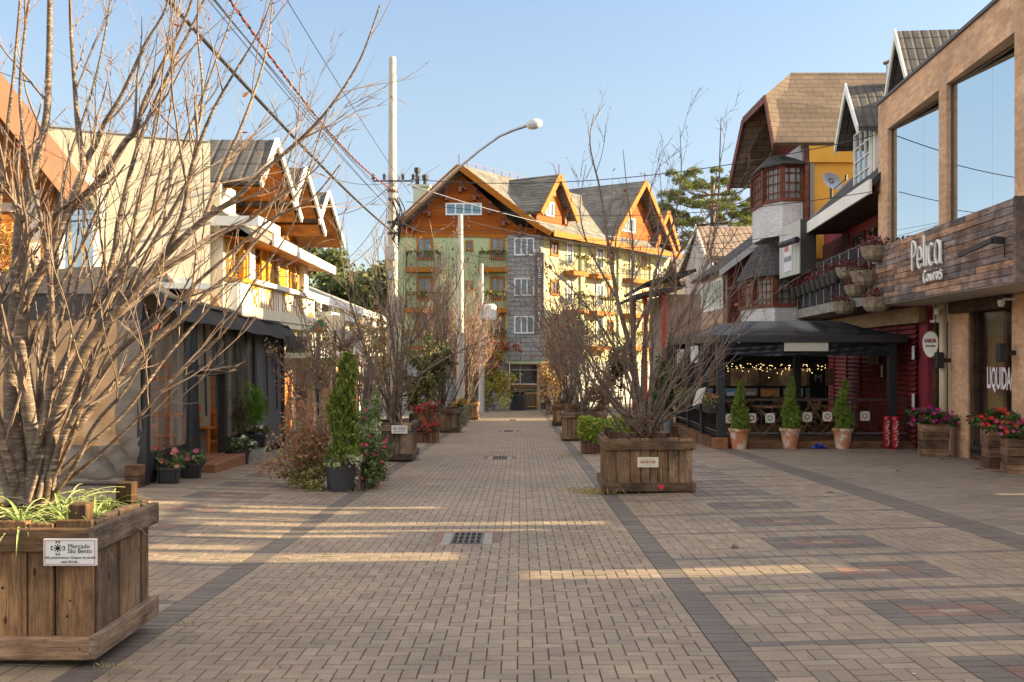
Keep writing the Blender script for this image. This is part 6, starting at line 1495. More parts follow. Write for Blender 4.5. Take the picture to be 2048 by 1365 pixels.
# ================================================================ wooden planters
rp_ = random.Random(61); rnp_ = np.random.default_rng(61)
PLANK = wood('planter_plank', [(0.13, 0.07, 0.038), (0.30, 0.175, 0.09), (0.50, 0.29, 0.13)], 'z', 0.8, bmp=0.7)
PLANKX = wood('planter_rail', [(0.12, 0.075, 0.048), (0.25, 0.16, 0.10), (0.40, 0.25, 0.145)], 'x', 0.8, bmp=0.7)
PLANKY = wood('planter_rail_side', [(0.11, 0.085, 0.068), (0.21, 0.165, 0.13), (0.32, 0.25, 0.195)], 'y', 0.8, bmp=0.7)
GPLANK = wood('grey_plank', [(0.115, 0.088, 0.068), (0.23, 0.175, 0.13), (0.34, 0.265, 0.20)], 'z', 0.85, bmp=0.7)
GPLANKX = wood('grey_rail', [(0.105, 0.08, 0.064), (0.20, 0.155, 0.12), (0.30, 0.235, 0.18)], 'x', 0.85, bmp=0.7)
BRP = wood('brown_grey_plank', [(0.10, 0.066, 0.042), (0.22, 0.145, 0.09), (0.36, 0.245, 0.15)], 'z', 0.85, bmp=0.7); BRX = wood('brown_grey_rail', [(0.09, 0.062, 0.042), (0.18, 0.125, 0.085), (0.28, 0.20, 0.135)], 'x', 0.85, bmp=0.7)
NAIL = plain('nail_hole', (0.012, 0.009, 0.007), None, 0.9)
def planter(label, x0, x1, y0, y1, h=0.76, post=0.10, mats=None, sides=None, wrange=(0.10, 0.20), name='wooden_planter', posts=True, nails=True, group='wooden tree planters along the street'):
    """plank box with two rails round it and taller corner posts; x0..x1, y0..y1 in world metres"""
    pm, px_, py_ = mats or (PLANK, PLANKX, PLANKY)
    cx, cy = (x0 + x1) / 2, (y0 + y1) / 2; zg = gz(cx, y0)
    t = Thing(name, label, 'planter', (cx, cy, zg), 0, group, wz=False)
    hx, hy = (x1 - x0) / 2, (y1 - y0) / 2
    def tint():
        k = rp_.uniform(0.42, 1.35); w_ = rp_.random(); return (k * (1 + .15 * w_), k, k * (1 - .2 * w_))
    def boards(a, b, fn):
        m = MB(); s = a
        while s < b - 1e-4:
            e = min(b, s + rp_.uniform(*wrange))
            if b - e < 0.07: e = b
            fn(m, s + 0.0045, e - 0.0045, h + rp_.uniform(-0.012, 0.010), rp_.uniform(-0.007, 0.006)); s = e
        return m
    m = boards(-hx, hx, lambda m, s, e, hh, o: m.bbox((s, -hy + o, 0.015), (e, -hy + 0.045, hh), 0.004, tint())); t.part('front_boards', m, pm)
    m = boards(-hx, hx, lambda m, s, e, hh, o: m.bbox((s, hy - 0.045, 0.015), (e, hy - o, hh), 0.004, tint())); t.part('back_boards', m, pm)
    for sg in (-1, 1):
        m = boards(-hy + 0.05, hy - 0.05, lambda m, s, e, hh, o: m.bbox((min(sg * hx, sg * (hx - .045)) + (o if sg < 0 else 0), s, 0.015), (max(sg * hx, sg * (hx - .045)) + (o if sg > 0 else 0), e, hh), 0.004, tint())); t.part('side_boards', m, GPLANK if mats is None else pm)
    r = 0.045
    for z0, z1 in ((0.03, 0.15), (h - 0.155, h - 0.03)):
        for sg in (-1, 1):
            m = MB(); ya, yb = sorted((sg * hy, sg * (hy + r))); m.bbox((-hx - r, ya + (0.001 if sg > 0 else -0.001), z0), (hx + r * .3, yb + (0.001 if sg > 0 else -0.001), z1), 0.006, tint()); t.part('rail', m, px_)
            m = MB(); xa, xb = sorted((sg * (hx + .001), sg * (hx + r))); m.bbox((xa, -hy - r * (1 if sg > 0 else .0) - .004, z0 + .004), (xb, hy + r, z1 + .005), 0.006, tint()); t.part('rail', m, py_)
    if posts:
        for sx in (-1, 1):
            for sy in (-1, 1):
                m = MB(); a, b = sorted((sx * (hx - .05), sx * (hx - .05 - post))); c, d_ = sorted((sy * (hy - .052), sy * (hy - .052 - post * .9))); m.bbox((a, c, 0.05), (b, d_, h + rp_.uniform(.08, .13)), 0.006, tuple(.55 * q for q in tint())); t.part('post', m, pm)
    m = MB(); n = 14; V = [(-hx + .05 + (2 * hx - .1) * i / n, -hy + .05 + (2 * hy - .1) * j / n, h - .07 + rp_.uniform(-.02, .02)) for j in range(n + 1) for i in range(n + 1)]
    m.raw(V, [(j * (n + 1) + i, j * (n + 1) + i + 1, (j + 1) * (n + 1) + i + 1, (j + 1) * (n + 1) + i) for j in range(n) for i in range(n)]); t.part('soil', m, SOIL, smooth=True)
    if nails:
        m = MB()
        for _ in range(16):
            x = rp_.uniform(-hx, hx); z = rp_.uniform(.2, h - .2); s = rp_.uniform(.004, .009)
            m.poly([(x + s * math.cos(k * .785), -hy - .0055, z + s * math.sin(k * .785)) for k in range(8)])
        for _ in range(8):
            x = rp_.uniform(-hx, hx); z = rp_.choice((.09, h - .09)); s = rp_.uniform(.004, .008); m.poly([(x + s * math.cos(k * .785), -hy - r - .003, z + s * math.sin(k * .785)) for k in range(8)])
        t.part('nail_holes', m, NAIL)
    return t, h, hx, hy
PLATE = plain('plate_white', (0.74, 0.72, 0.66), (0.66, 0.63, 0.57), 0.45, 5)
PRED = plain('plate_red', (0.50, 0.08, 0.09)); PBLK = plain('plate_black', (0.045, 0.03, 0.03)); PBR = plain('plate_brown', (0.40, 0.15, 0.07))
def emblem(m, cx, cz, s, y):
    def q(pts): m.poly([(cx + a * s, y, cz + b * s) for a, b in pts])
    for k in range(8):
        a = k * math.pi / 4; q([(0.0, 0.0), (.62 * math.cos(a - .17), .62 * math.sin(a - .17)), (.62 * math.cos(a + .17), .62 * math.sin(a + .17))])
    q([(.3 * math.cos(k * math.pi / 6), .3 * math.sin(k * math.pi / 6)) for k in range(12)])
    for k in range(4):
        c, sn = math.cos(k * math.pi / 2), math.sin(k * math.pi / 2); rot = lambda P: [(c * a - sn * b, sn * a + c * b) for a, b in P]
        q(rot([(-.25, .92), (.25, .92), (.25, 1.05), (-.25, 1.05)])); q(rot([(-.32, .70), (-.16, .70), (-.22, 1.05), (-.32, 1.05)])); q(rot([(.16, .70), (.32, .70), (.32, 1.05), (.22, 1.05)]))
# nearest planter, left
PL1, h, hx, hy = planter('big weathered plank planter with a large Mercado São Bento plaque and spider plants', -3.50, -2.285, 5.30, 6.12, 0.755)
yp = -hy - 0.062; sx_ = ax(142.5, 5.25) + 2.8925; sz_ = az(1104, 5.25) - gz(-2.8925, 5.3)
m = MB(); m.bbox((sx_ - .14, yp - .004, sz_ - .071), (sx_ + .14, yp + .012, sz_ + .071), .002); o = PL1.part('plaque', m, PLATE)
m = MB()
for a, b in (((-.132, .0610), (.132, .0630)), ((-.132, -.063), (.132, -.061)), ((-.132, -.061), (-.130, .061)), ((.130, -.061), (.132, .061))): m.box((sx_ + a[0], yp - .0058, sz_ + a[1]), (sx_ + b[0], yp - .0045, sz_ + b[1]))
PL1.part('plaque_border', m, PRED, o)
m = MB(); emblem(m, sx_ - .063, sz_ + .022, .035, yp - .0055); add_text(m, 'Mercado', .034, (sx_ + .048, yp - .0055, sz_ + .032), .001, .95); add_text(m, 'São Bento', .034, (sx_ + .052, yp - .0055, sz_ + .007), .001, .92)
add_text(m, 'Nós preservamos Campos do Jordão', .0185, (sx_, yp - .0055, sz_ - .027), .001, .98, shear=.45); add_text(m, 'mais florida...', .0185, (sx_, yp - .0055, sz_ - .049), .001, 1, shear=.45); PL1.part('plaque_lettering', m, PBLK, o)
# right planter with the SABOR plaque
PR1, h, hx, hy = planter('plank planter with a cream SABOR plaque and red heart painted on its base rail', 1.165, 2.345, 13.62, 14.66, 0.75, mats=(BRP, BRX, BRX))
yp = -hy - 0.02; cx = ax(1296, 13.6) - 1.755; cz = az(925, 13.6) - gz(1.755, 13.6)
m = MB(); m.bbox((cx - .145, yp - .004, cz - .07), (cx + .145, yp + .014, cz + .07), .002); o = PR1.part('plaque', m, plain('plaque_cream', (0.64, 0.58, 0.44), (0.56, 0.5, 0.38), .5, 6))
m = MB(); add_text(m, 'SABOR', .055, (cx, yp - .0055, cz + .005), .001, 1.05, bold=.003, spacing=1.2); add_text(m, 'chocolate', .022, (cx, yp - .0055, cz - .035), .001); m.box((cx - .09, yp - .0055, cz + .045), (cx + .09, yp - .0045, cz + .048)); PR1.part('plaque_lettering', m, PBR, o)
m = MB(); hxp = ax(1322, 13.6) - 1.755; m.poly([(hxp + .05 * a, -hy - .0495, .085 + .05 * b) for a, b in ((0, -.8), (.45, -.3), (.8, .2), (.75, .6), (.4, .75), (.1, .5), (-.1, .85), (-.5, .9), (-.8, .55), (-.6, 0))]); PR1.part('painted_heart', m, plain('heart_red', (0.6, 0.03, 0.04)))
GM = (GPLANK, GPLANKX, GPLANKX)
PL2, h, hx, hy = planter('grey plank planter with a small white plaque, behind the spruce pot on the left', -3.32, -2.14, 19.35, 20.5, 0.74, mats=GM, nails=False)
cx = ax(799, 19.3) + 2.73; cz = az(859.5, 19.3) - gz(-2.73, 19.35); yp = -hy - .065
m = MB(); m.bbox((cx - .155, yp, cz - .078), (cx + .155, yp + .014, cz + .078), .002); o = PL2.part('plaque', m, PLATE)
m = MB(); emblem(m, cx - .085, cz + .02, .035, yp - .002); add_text(m, 'Mercado', .04, (cx + .05, yp - .002, cz + .035), .001, .95); add_text(m, 'São Bento', .04, (cx + .055, yp - .002, cz + .005), .001, .92); m.box((cx - .11, yp - .002, cz - .045), (cx + .11, yp - .001, cz - .038)); PL2.part('plaque_lettering', m, PBLK, o)
planter('grey plank planter without plaque, behind the tiered red flower boxes', -3.10, -1.94, 31.2, 32.3, 0.74, mats=GM, nails=False)
planter('brown plank planter beside the second concrete pole on the left', -2.95, -1.84, 42.1, 43.2, 0.74, mats=(PLANK, PLANKX, PLANKX), nails=False)
planter('farthest left plank planter, next to the sunlit yellow shrub', -3.0, -1.90, 55.5, 56.6, 0.74, mats=GM, nails=False)
planter('dark grey plank planter just past the clipped hedge box on the right', 1.13, 2.25, 26.55, 27.6, 0.76, mats=GM, nails=False)
planter('slim plank planter third along the right side of the street', 1.18, 2.25, 36.2, 37.2, 0.74, mats=(PLANK, PLANKX, PLANKX), nails=False)
planter('farthest right plank planter near the hotel entrance', 1.27, 2.3, 50.0, 51.0, 0.74, mats=GM, nails=False)

# ================================================================ concrete poles, lamp and wires
def pole(label, px, Y, ytop, r0, r1, group='concrete poles along the left side', band=False):
    X = ax(px, Y); zt = az(ytop, Y); zg = gz(X, Y)
    t = Thing('concrete_pole', label, 'utility pole', (X, Y, zg), 0, group, wz=False)
    m = MB(); H_ = zt - zg; m.lathe([(r0, -0.1), (r0 * .97 + r1 * .03, H_ * .2), ((r0 + r1) / 2, H_ * .5), (r1, H_ - .02), (r1 * .92, H_), (0.001, H_)], n=14); t.part('shaft', m, CONCRETE, smooth=True)
    if band: m = MB(); m.lathe([(r0 * 1.06, .42), (r0 * 1.06, .78)], n=14); t.part('painted_band', m, BLACK)
    return t, X, zg, H_
PO1, X1, zg1, H1 = pole('tallest concrete pole, carrying the street lamp and the cable knot', 785, 27.0, 115, 0.17, 0.095)
PO2, X2, zg2, H2 = pole('middle concrete pole with a dark band at its foot', 921, 40.5, 430, 0.16, 0.10, band=True)
PO3, X3, zg3, H3 = pole('farthest concrete pole, short and pale before the hotel', 963, 53.0, 528, 0.16, 0.10)
# hardware of the tall pole
m = MB(); zc = az(383, 27) - zg1
for z in (zc, zc - .85, zc - 1.15): m.lathe([(.135, z - .04), (.15, z - .03), (.15, z + .03), (.135, z + .04)], n=14)
m.beam((-.5, -.17, zc + .25), (.58, -.17, zc + .25), .04, .04)
for x in (-.5, -.2, .3, .58): m.lathe([(.02, 0), (.05, .03), (.03, .07), (.055, .1), (.02, .16), (.001, .17)], (x, -.17, zc + .285), 8)
for k in range(7): m.tube([(.05 * k - .1, -.16, zc - .2), (.12 + .04 * k, -.25 - .05 * math.sin(k), zc - .5 - .1 * (k % 3)), (.18, -.2, zc - 1.0 - .1 * k), (.02, -.16, zc - 1.3)], .016, 5)
PO1.part('cable_hardware', m, BLACK)
m = MB(); m.bbox((-.13, -.35, zc - 1.9), (.13, -.13, zc - 1.5), .02); m.bbox((-.1, -.3, zc - 2.4), (.1, -.14, zc - 2.1), .02); PO1.part('junction_box', m, STEEL)
for T2, H_, r_ in ((PO2, H2, .13), (PO3, H3, .13)):
    m = MB()
    for z in (.25, .6, 1.5, 1.9): [m.lathe([(.03, 0), (.05, .05), (.03, .12), (.001, .13)], (x, -.15, H_ - z + .03), 7) for x in (-.3, .3)]
    T2.part('crossarm', m, BLACK)
m = MB(); m.lathe([(.30, 0), (.34, .1), (.34, .75), (.25, .85), (.001, .86)], (.45, -.1, H3 - 3.0), 14); PO3.part('transformer', m, plain('transformer_grey', (0.6, 0.6, 0.58), None, .5))
# lamp on the tall pole
LP = Thing('street_lamp', 'curved arm street lamp with a grey and white head on the tallest pole', 'street lamp', (X1, 27.0, zg1), 0, wz=False)
zz = lambda py: az(py, 27) - zg1
m = MB(); pts = [(ax(px, 27) - X1, -.12 - .25 * i / 6, zz(py)) for i, (px, py) in enumerate(((793, 452), (850, 400), (905, 350), (960, 305), (1000, 277), (1030, 265), (1056, 257)))]
m.tube(pts, [.035] * 5 + [.04, .045], 10); LP.part('arm', m, STEEL, smooth=True)
m = MB(); m.beam((0.0, -.2, zz(460)), (.2, -.15, zz(430)), .06, .08); LP.part('bracket', m, BLACK)
def blob(m, c, rx, ry, rz, tilt, lo, hi, n=18, k=8):
    V = []
    for j in range(k + 1):
        ph = math.pi * (lo + (hi - lo) * j / k)
        for i in range(n):
            a = 2 * math.pi * i / n; x, y, z = rx * math.sin(ph) * math.cos(a), ry * math.sin(ph) * math.sin(a), rz * math.cos(ph)
            V.append((c[0] + x * math.cos(tilt) - z * math.sin(tilt), c[1] + y, c[2] + x * math.sin(tilt) + z * math.cos(tilt)))
    m.raw(V, [(j * n + i, j * n + (i + 1) % n, (j + 1) * n + (i + 1) % n, (j + 1) * n + i) for j in range(k) for i in range(n)])
hc = (ax(1068, 27) - X1, -.4, zz(256))
m = MB(); blob(m, hc, .24, .19, .15, .2, 0.0, .55); LP.part('housing', m, plain('lamp_grey', (0.50, 0.52, 0.55), None, .35, 4, metal=.3), smooth=True)
m = MB(); blob(m, hc, .225, .178, .13, .2, .55, 1.0); LP.part('diffuser', m, plain('lamp_white', (0.75, 0.75, 0.72), None, .2, 4), smooth=True)
WIRE = plain('wire_black', (0.025, 0.025, 0.027), (0.015, 0.015, 0.016), .6, 30); REDW = plain('wire_red', (0.42, 0.075, 0.035), (0.3, 0.05, 0.03), .6, 30)
def wire(label, p, q, sag, r=.009, name='overhead_wire', group='overhead wires of the street', mat=None, n=26):
    p, q = Vector(p), Vector(q); m = MB(); m.tube([p.lerp(q, i / n) - Vector((0, 0, sag * 4 * (i / n) * (1 - i / n))) for i in range(n + 1)], r, 5, cap=False)
    return tag(m.build(name, mat or WIRE), label, 'wire', group)
wire('thick dark cable sloping from the top left down to the tall pole', (-3.45, 27, 4.75), (-3.5, -2, 5.75), .38, .026, 'overhead_cable')
lab = 'thin black wire fanning up the left sky from the tall pole'
for i, (z, zn, s) in enumerate(((5.55, 6.5, .35), (5.35, 6.25, .3), (5.1, 6.15, .42), (4.95, 5.95, .36), (5.8, 6.9, .3))): wire(lab, (-3.4 + .1 * i, 27, z), (-3.9 + .22 * i, -2, zn), s, .006)
# twisted red and black service cable
p, q = Vector((-3.35, 26.9, 5.85)), Vector((-3.3, 2.0, 6.6)); n = 260
for k, (mt, nm) in enumerate(((REDW, 'red'), (WIRE, 'black'))):
    m = MB(); pts = []
    for i in range(n + 1):
        u = i / n; c = p.lerp(q, u) - Vector((0, 0, .85 * 4 * u * (1 - u))); a = u * 2 * math.pi * 60 + k * math.pi; pts.append(c + Vector((.012 * math.cos(a), 0, .012 * math.sin(a))))
    m.tube(pts, .011, 5, cap=False); tag(m.build('twisted_cable', mt), nm + ' strand of the twisted service cable sweeping down to the tall pole', 'cable')
wire('uppermost black wire crossing the sky from the tall pole to the brick shop', (X1 + .5, 26.85, zc + zg1 + .3), (7.55, 21.3, az(272, 21.3)), .45, .011)
wire('black wire from the tall pole to the brick shop, passing under the white dormer', (X1 + .4, 26.85, zc + zg1 - .3), (7.5, 21.3, az(384, 21.3)), .45, .009)
wire('pale twin wire descending from the tall pole across the hotel gable', (X1 + .2, 26.85, zc + zg1 + .25), (8.2, 33.5, 5.0), .5, .012, mat=STEEL)
wire('black wire from the tall pole to the sign box on the red house', (X1 + .2, 26.85, zc + zg1 - .9), (7.9, 29.5, 5.0), .5, .008)
lab = 'black wire strung between the tall pole and the middle pole'
for i, (a, b, s) in enumerate(((-.8, -.25, .4), (-1.0, -.6, .5), (-1.25, -1.5, .45), (-1.4, -1.9, .55))): wire(lab, (X1 + .2, 26.9, zc + zg1 + a), (X2 - .25 + .15 * i, 40.4, zg2 + H2 + b), s, .009)
lab = 'black wire strung between the middle pole and the farthest pole'
for i, (a, b, s) in enumerate(((-.2, -.2, .3), (-.55, -.6, .35), (-1.5, -1.5, .35), (-1.85, -1.9, .4))): wire(lab, (X2 + .2, 40.3, zg2 + H2 + a), (X3, 52.9, zg3 + H3 + b), s, .01)
lab = 'black wire crossing the street from the middle pole to the houses on the right'
for i, (z, xq, yq, zq) in enumerate(((-.3, 8.3, 36.4, 4.9), (-.6, 8.0, 34.0, 5.6), (-1.6, 8.0, 36.4, 4.4), (-1.9, 7.6, 44.0, 4.4), (-.25, 9.2, 48.5, 6.4))): wire(lab, (X2 + .2, 40.4, zg2 + H2 + z), (xq, yq, zq), .35, .009)
lab = 'black wire running from the tall pole to the left side houses'
for i, (z, xq, yq, zq) in enumerate(((0.1, -5.2, 26.5, 5.2), (-.4, -5.7, 30, 4.0), (-1.0, -5.5, 27.5, 3.6), (-.6, -6, 38, 4.2), (.2, -5.0, 20.5, 5.6))): wire(lab, (X1 - .1, 26.9, zc + zg1 + z), (xq, yq, zq), .25, .008)

# ================================================================ added blockers beside the camera, out of view, that shade the street
NB1 = Thing('shade_block', 'added unseen shade block beside the camera position', 'shop building', (10, 0, gz(9, 0)), 0, wz=False)
m = MB(); m.box((-.9, -14, -.4), (6, 8.15, 4.5)); NB1.part('wall', m, CREAM)
m = MB(); m.box((-1.1, -14.2, 4.502), (6.2, 8.2, 4.6)); NB1.part('roof', m, DSHINGLE)
FN = Thing('slotted_shade_screen', 'added unseen screen with sun slots between the shade block and the brick shop', 'shade_screen', (9.0, 8.2, gz(9, 11)), 0, wz=False)  # unseen screen added to cut the sun into ground streaks
m = MB(); cuts = [(8.15, 8.5, 2.35, 3.3), (9.0, 9.42, 3.45, 4.6), (10.35, 10.5, 3.7, 4.5), (10.7, 10.82, 3.1, 4.3), (11.12, 11.38, 2.85, 4.6), (12.6, 12.78, 3.5, 4.6), (13.4, 13.62, 0.5, 1.3), (13.62, 13.86, 2.75, 4.6), (12.15, 12.42, 3.85, 4.6), (11.55, 11.75, 4.05, 4.6), (9.6, 9.85, 4.15, 4.6), (12.9, 13.05, .55, 1.0), (11.9, 12.1, .35, .75)]
ys = sorted({8.15, 13.95} | {c[0] for c in cuts} | {c[1] for c in cuts}); zt = 4.7
for a, b in zip(ys[:-1], ys[1:]):
    sl = sorted([(c[2], c[3]) for c in cuts if c[0] <= a + 1e-6 and c[1] >= b - 1e-6]); z = -.2
    for lo, hi in sl:
        if lo > z: m.box((-.04, a - 8.2, z), (.04, b - 8.2, lo))
        z = hi
    if z < zt: m.box((-.04, a - 8.2, z), (.04, b - 8.2, zt))
FN.part('boards', m, GPLANK)
# ================================================================ bare trees
def catmull(P, k=6):
    P = [Vector(p) for p in P]; out = []
    for i in range(len(P) - 1):
        a, b, c, d = P[max(i - 1, 0)], P[i], P[i + 1], P[min(i + 2, len(P) - 1)]
        for j in range(k):
            t = j / k; out.append(0.5 * ((2 * b) + (c - a) * t + (2 * a - 5 * b + 4 * c - d) * t * t + (3 * b - a - 3 * c + d) * t ** 3))
    out.append(P[-1]); return out
def bark(name, c1, c2, ring=(0.55, 0.5, 0.44)):
    m, N, L, P = nodes(name)
    n = noise(N, L, coords(N, L, (1, 1, 3)), 9, 5, .65); r = ramp(N, [(.35, c2), (.65, c1)]); L.new(n.outputs['Fac'], r.inputs['Fac'])
    n2 = noise(N, L, coords(N, L, (7, 7, 46)), 1.6, 4, .65); r2 = ramp(N, [(.53, (0, 0, 0)), (.66, (.85, .85, .85))]); L.new(n2.outputs['Fac'], r2.inputs['Fac'])
    a = N.new('ShaderNodeAttribute'); a.attribute_name = 'Col'
    c = mix(N, L, r.outputs['Color'], ring, r2.outputs['Color']); c = mix(N, L, c, a.outputs['Color'], 1.0, 'MULTIPLY'); L.new(c, P.inputs['Base Color'])
    P.inputs['Roughness'].default_value = .62; n3 = noise(N, L, coords(N, L, (3, 3, 2)), 2.2, 4, .7); r3 = ramp(N, [(.38, (.5, .47, .45)), (.62, (1.25, 1.2, 1.15))]); L.new(n3.outputs['Fac'], r3.inputs['Fac']); L.new(mix(N, L, c, r3.outputs['Color'], .9, 'MULTIPLY'), P.inputs['Base Color'])
    L.new(bump(N, L, n2.outputs['Fac'], .8, .008), P.inputs['Normal']); return m
BARK1 = bark('cherry_bark', (0.19, 0.13, 0.088), (0.075, 0.052, 0.037), (0.40, 0.32, 0.24))
TWIG = plain('twig', (0.25, 0.18, 0.135), (0.14, 0.10, 0.075), .6, 8)
DRYL = plain('clinging_leaf', (1, 1, 1), (.75, .75, .75), .7, 15, trans=.3)
CFG = dict(seg=.10, jit=.14, up=.055, tints=[(1, 1, 1), (.9, .88, .86), (.82, .76, .73), (.75, .64, .6)], levels=3, dens=[2.6, 4.2, 5.0], start=[.22, .15, .15], ang=(15, 44), len=[1.15, .42, .14], rmin=.0028, tip=.22)
def tree(name, label, base, stems, cfg, seed, radii, bmat=None, tmat=None, group=None, nleaf=0, leafc=((.28, .06, .03), (.35, .13, .05)), leafs=.05, lt=1):
    rng = random.Random(seed); rn_ = np.random.default_rng(seed)
    t = Thing(name, label, 'tree', tuple(base), 0, group, wz=False); b0 = Vector(base)
    trunk = MB(); tw = MB(); tips = []
    for (pts, r0, r1), in [(s,) for s in stems]:
        P_ = [p - b0 for p in catmull(pts)]; n = len(P_); rads = [r1 * .75 + (r0 - r1 * .75) * (1 - i / (n - 1)) ** 1.3 for i in range(n)]
        k = rng.uniform(.85, 1.12); trunk.tube(P_, rads, 9 if r0 > .025 else 6, (k, k, k), cap=False, wob=.05, rng=rng)
        shoots(tw, P_, rads, 0, rng, cfg, tips)
    t.part('trunk', trunk, bmat or BARK1, smooth=True); t.part('twigs', tw, tmat or TWIG)
    if nleaf and tips:
        idx = rn_.integers(0, len(tips), nleaf); C = np.array([tuple(tips[i]) for i in idx]) + rn_.normal(0, .015, (nleaf, 3)); m = MB(); leaves(m, C, leafs, rn_, leafc, up=-.6, aspect=.6); t.part('leaves', m, DRYL)
    return t
def pxs(pts, Y, dY):
    n = len(pts); return [at(px, py, Y + dY * i / (n - 1)) for i, (px, py) in enumerate(pts)]
# --- big tree in the nearest planter
YB_ = 5.78; S = []
guided = [
 ([(52, 1010), (46, 985), (30, 890), (26, 812), (25, 698), (32, 600), (36, 520), (42, 430), (70, 330), (92, 240), (98, 120), (101, -60)], .075, .026, .1),
 ([(62, 1010), (68, 985), (72, 900), (60, 830), (44, 700), (45, 640), (58, 590), (98, 516), (136, 425), (164, 350), (166, 325), (156, 253), (150, 180), (142, 60), (140, -60)], .062, .014, -.25),
 ([(136, 425), (150, 410), (205, 356), (250, 285), (271, 262), (288, 205), (318, 140), (370, 40), (400, -60)], .032, .010, -.3),
 ([(165, 332), (190, 290), (210, 245), (245, 187), (290, 90), (330, 20), (350, -60)], .024, .009, -.2),
 ([(72, 1010), (78, 985), (82, 900), (95, 810), (123, 743), (150, 689), (195, 600), (227, 516), (240, 430), (280, 280), (335, 150), (400, 20), (430, -60)], .050, .011, .3),
 ([(84, 1010), (88, 985), (104, 870), (130, 790), (175, 694), (225, 635), (290, 560), (330, 512), (409, 439), (470, 398), (530, 340), (600, 280), (660, 215), (720, 120), (760, 10)], .052, .008, -.1),
 ([(95, 1010), (97, 985), (125, 905), (170, 835), (227, 770), (300, 690), (364, 634), (409, 590), (455, 552), (505, 490), (550, 440), (600, 380), (640, 310)], .034, .007, .35),
 ([(90, 1010), (95, 980), (125, 880), (175, 790), (240, 700), (320, 640), (400, 560), (470, 500), (540, 440), (620, 400), (680, 330)], .028, .007, -.35),
 ([(195, 607), (250, 520), (310, 420), (350, 330), (395, 220), (440, 100), (490, -40)], .026, .007, .4),
 ([(227, 639), (262, 570), (310, 480), (372, 370), (392, 290), (405, 180), (395, 60), (400, -60)], .022, .008, .1),
 ([(330, 512), (365, 430), (385, 330), (420, 235), (460, 160), (520, 60), (560, -50)], .022, .007, -.2),
 ([(409, 439), (440, 350), (480, 260), (520, 150), (540, 60), (545, -40)], .018, .006, .2),
 ([(290, 562), (380, 510), (440, 470), (500, 440), (560, 395), (640, 330), (690, 250)], .016, .006, .3),
 ([(30, 1010), (15, 960), (-20, 860), (-60, 700), (-80, 500), (-90, 300), (-60, 60)], .05, .012, .2),
 ([(40, 1010), (28, 960), (5, 880), (-10, 780), (0, 640), (-5, 480), (10, 300), (30, 120), (45, -60)], .035, .010, -.4),
 ([(78, 1010), (80, 960), (78, 850), (85, 730), (112, 560), (115, 460), (135, 330), (185, 180), (215, 40), (225, -60)], .026, .008, .5),
 ([(100, 1010), (110, 950), (140, 870), (165, 760), (205, 690), (215, 620), (260, 510), (275, 420), (300, 330), (310, 240), (345, 120), (360, 0)], .024, .007, .55),
 ([(70, 1010), (66, 930), (90, 830), (105, 700), (100, 560), (85, 450), (60, 350), (40, 200), (50, 60), (70, -60)], .028, .009, -.5),
 ([(100, 1000), (150, 930), (190, 850), (250, 780), (300, 700), (360, 650), (385, 625)], .02, .008, -.3),
 ([(40, 800), (60, 690), (80, 640), (150, 520), (190, 430), (230, 360), (250, 330)], .018, .007, -.4),
 ([(35, 560), (55, 480), (120, 420), (170, 385), (200, 350)], .02, .012, -.3),
]
for g_, r0, r1, dY in guided: S.append((pxs(g_, YB_, dY), r0 * .92, r1 * .8))
rt_ = random.Random(7)
for k in range(6):
    x0 = 85 + rt_.uniform(-35, 25); a = rt_.uniform(.12, .88); L_n = rt_.uniform(600, 1050); pts = []; 
    for i in range(9):
        u = i / 8; ang = a * (1 - .30 * u * u); pts.append((x0 + L_n * (u * math.sin(ang)) + rt_.uniform(-14, 14), 1005 - L_n * u * math.cos(ang) + rt_.uniform(-8, 8)))
    S.append((pxs(pts, YB_ + rt_.uniform(-.12, .12), rt_.uniform(-.8, .8)), rt_.uniform(.010, .017), .005))
base1 = at(75, 1030, YB_)
tree('bare_tree', 'large bare many stemmed tree growing from the planter with the big plaque', base1, S, dict(CFG, dens=[2.7, 5.0, 6.0], len=[.95, .40, .11]), 3, None, nleaf=26, leafs=.045, group='bare trees in the planters')
# --- right tree
YR = 14.15; S = []
for g_, r0, r1, dY in [
 ([(1288, 885), (1286, 850), (1275, 790), (1258, 690), (1235, 600), (1215, 480), (1200, 380), (1180, 290), (1188, 228)], .065, .008, .3),
 ([(1285, 885), (1280, 850), (1262, 770), (1225, 690), (1180, 620), (1130, 565), (1090, 530)], .040, .007, -.3),
 ([(1292, 885), (1296, 850), (1302, 780), (1330, 700), (1378, 600), (1420, 510), (1436, 400), (1440, 300), (1442, 235)], .055, .007, .2),
 ([(1295, 885), (1305, 850), (1330, 790), (1385, 725), (1440, 670), (1490, 625), (1512, 540)], .038, .007, .6),
 ([(1283, 885), (1275, 860), (1235, 815), (1195, 775), (1150, 705), (1092, 640), (1055, 575)], .036, .006, -.5),
 ([(1290, 885), (1288, 840), (1286, 760), (1292, 650), (1312, 540), (1348, 440), (1362, 350), (1360, 265)], .05, .006, .1),
 ([(1287, 885), (1284, 840), (1272, 740), (1262, 620), (1266, 500), (1256, 400), (1246, 300)], .045, .006, -.2),
 ([(1300, 885), (1315, 850), (1350, 805), (1402, 760), (1442, 700), (1478, 645)], .025, .006, -.6),
 ([(1280, 888), (1262, 880), (1235, 850), (1212, 800), (1190, 740), (1122, 655), (1085, 600)], .024, .005, -.7),
 ([(1258, 690), (1300, 600), (1350, 520), (1400, 450), (1460, 400), (1500, 370)], .022, .006, .3),
 ([(1235, 600), (1180, 500), (1160, 420), (1172, 330)], .02, .006, .1), ([(1330, 700), (1350, 600), (1345, 500), (1300, 400), (1320, 330)], .022, .006, .5)]: S.append((pxs(g_, YR, dY), r0, r1))
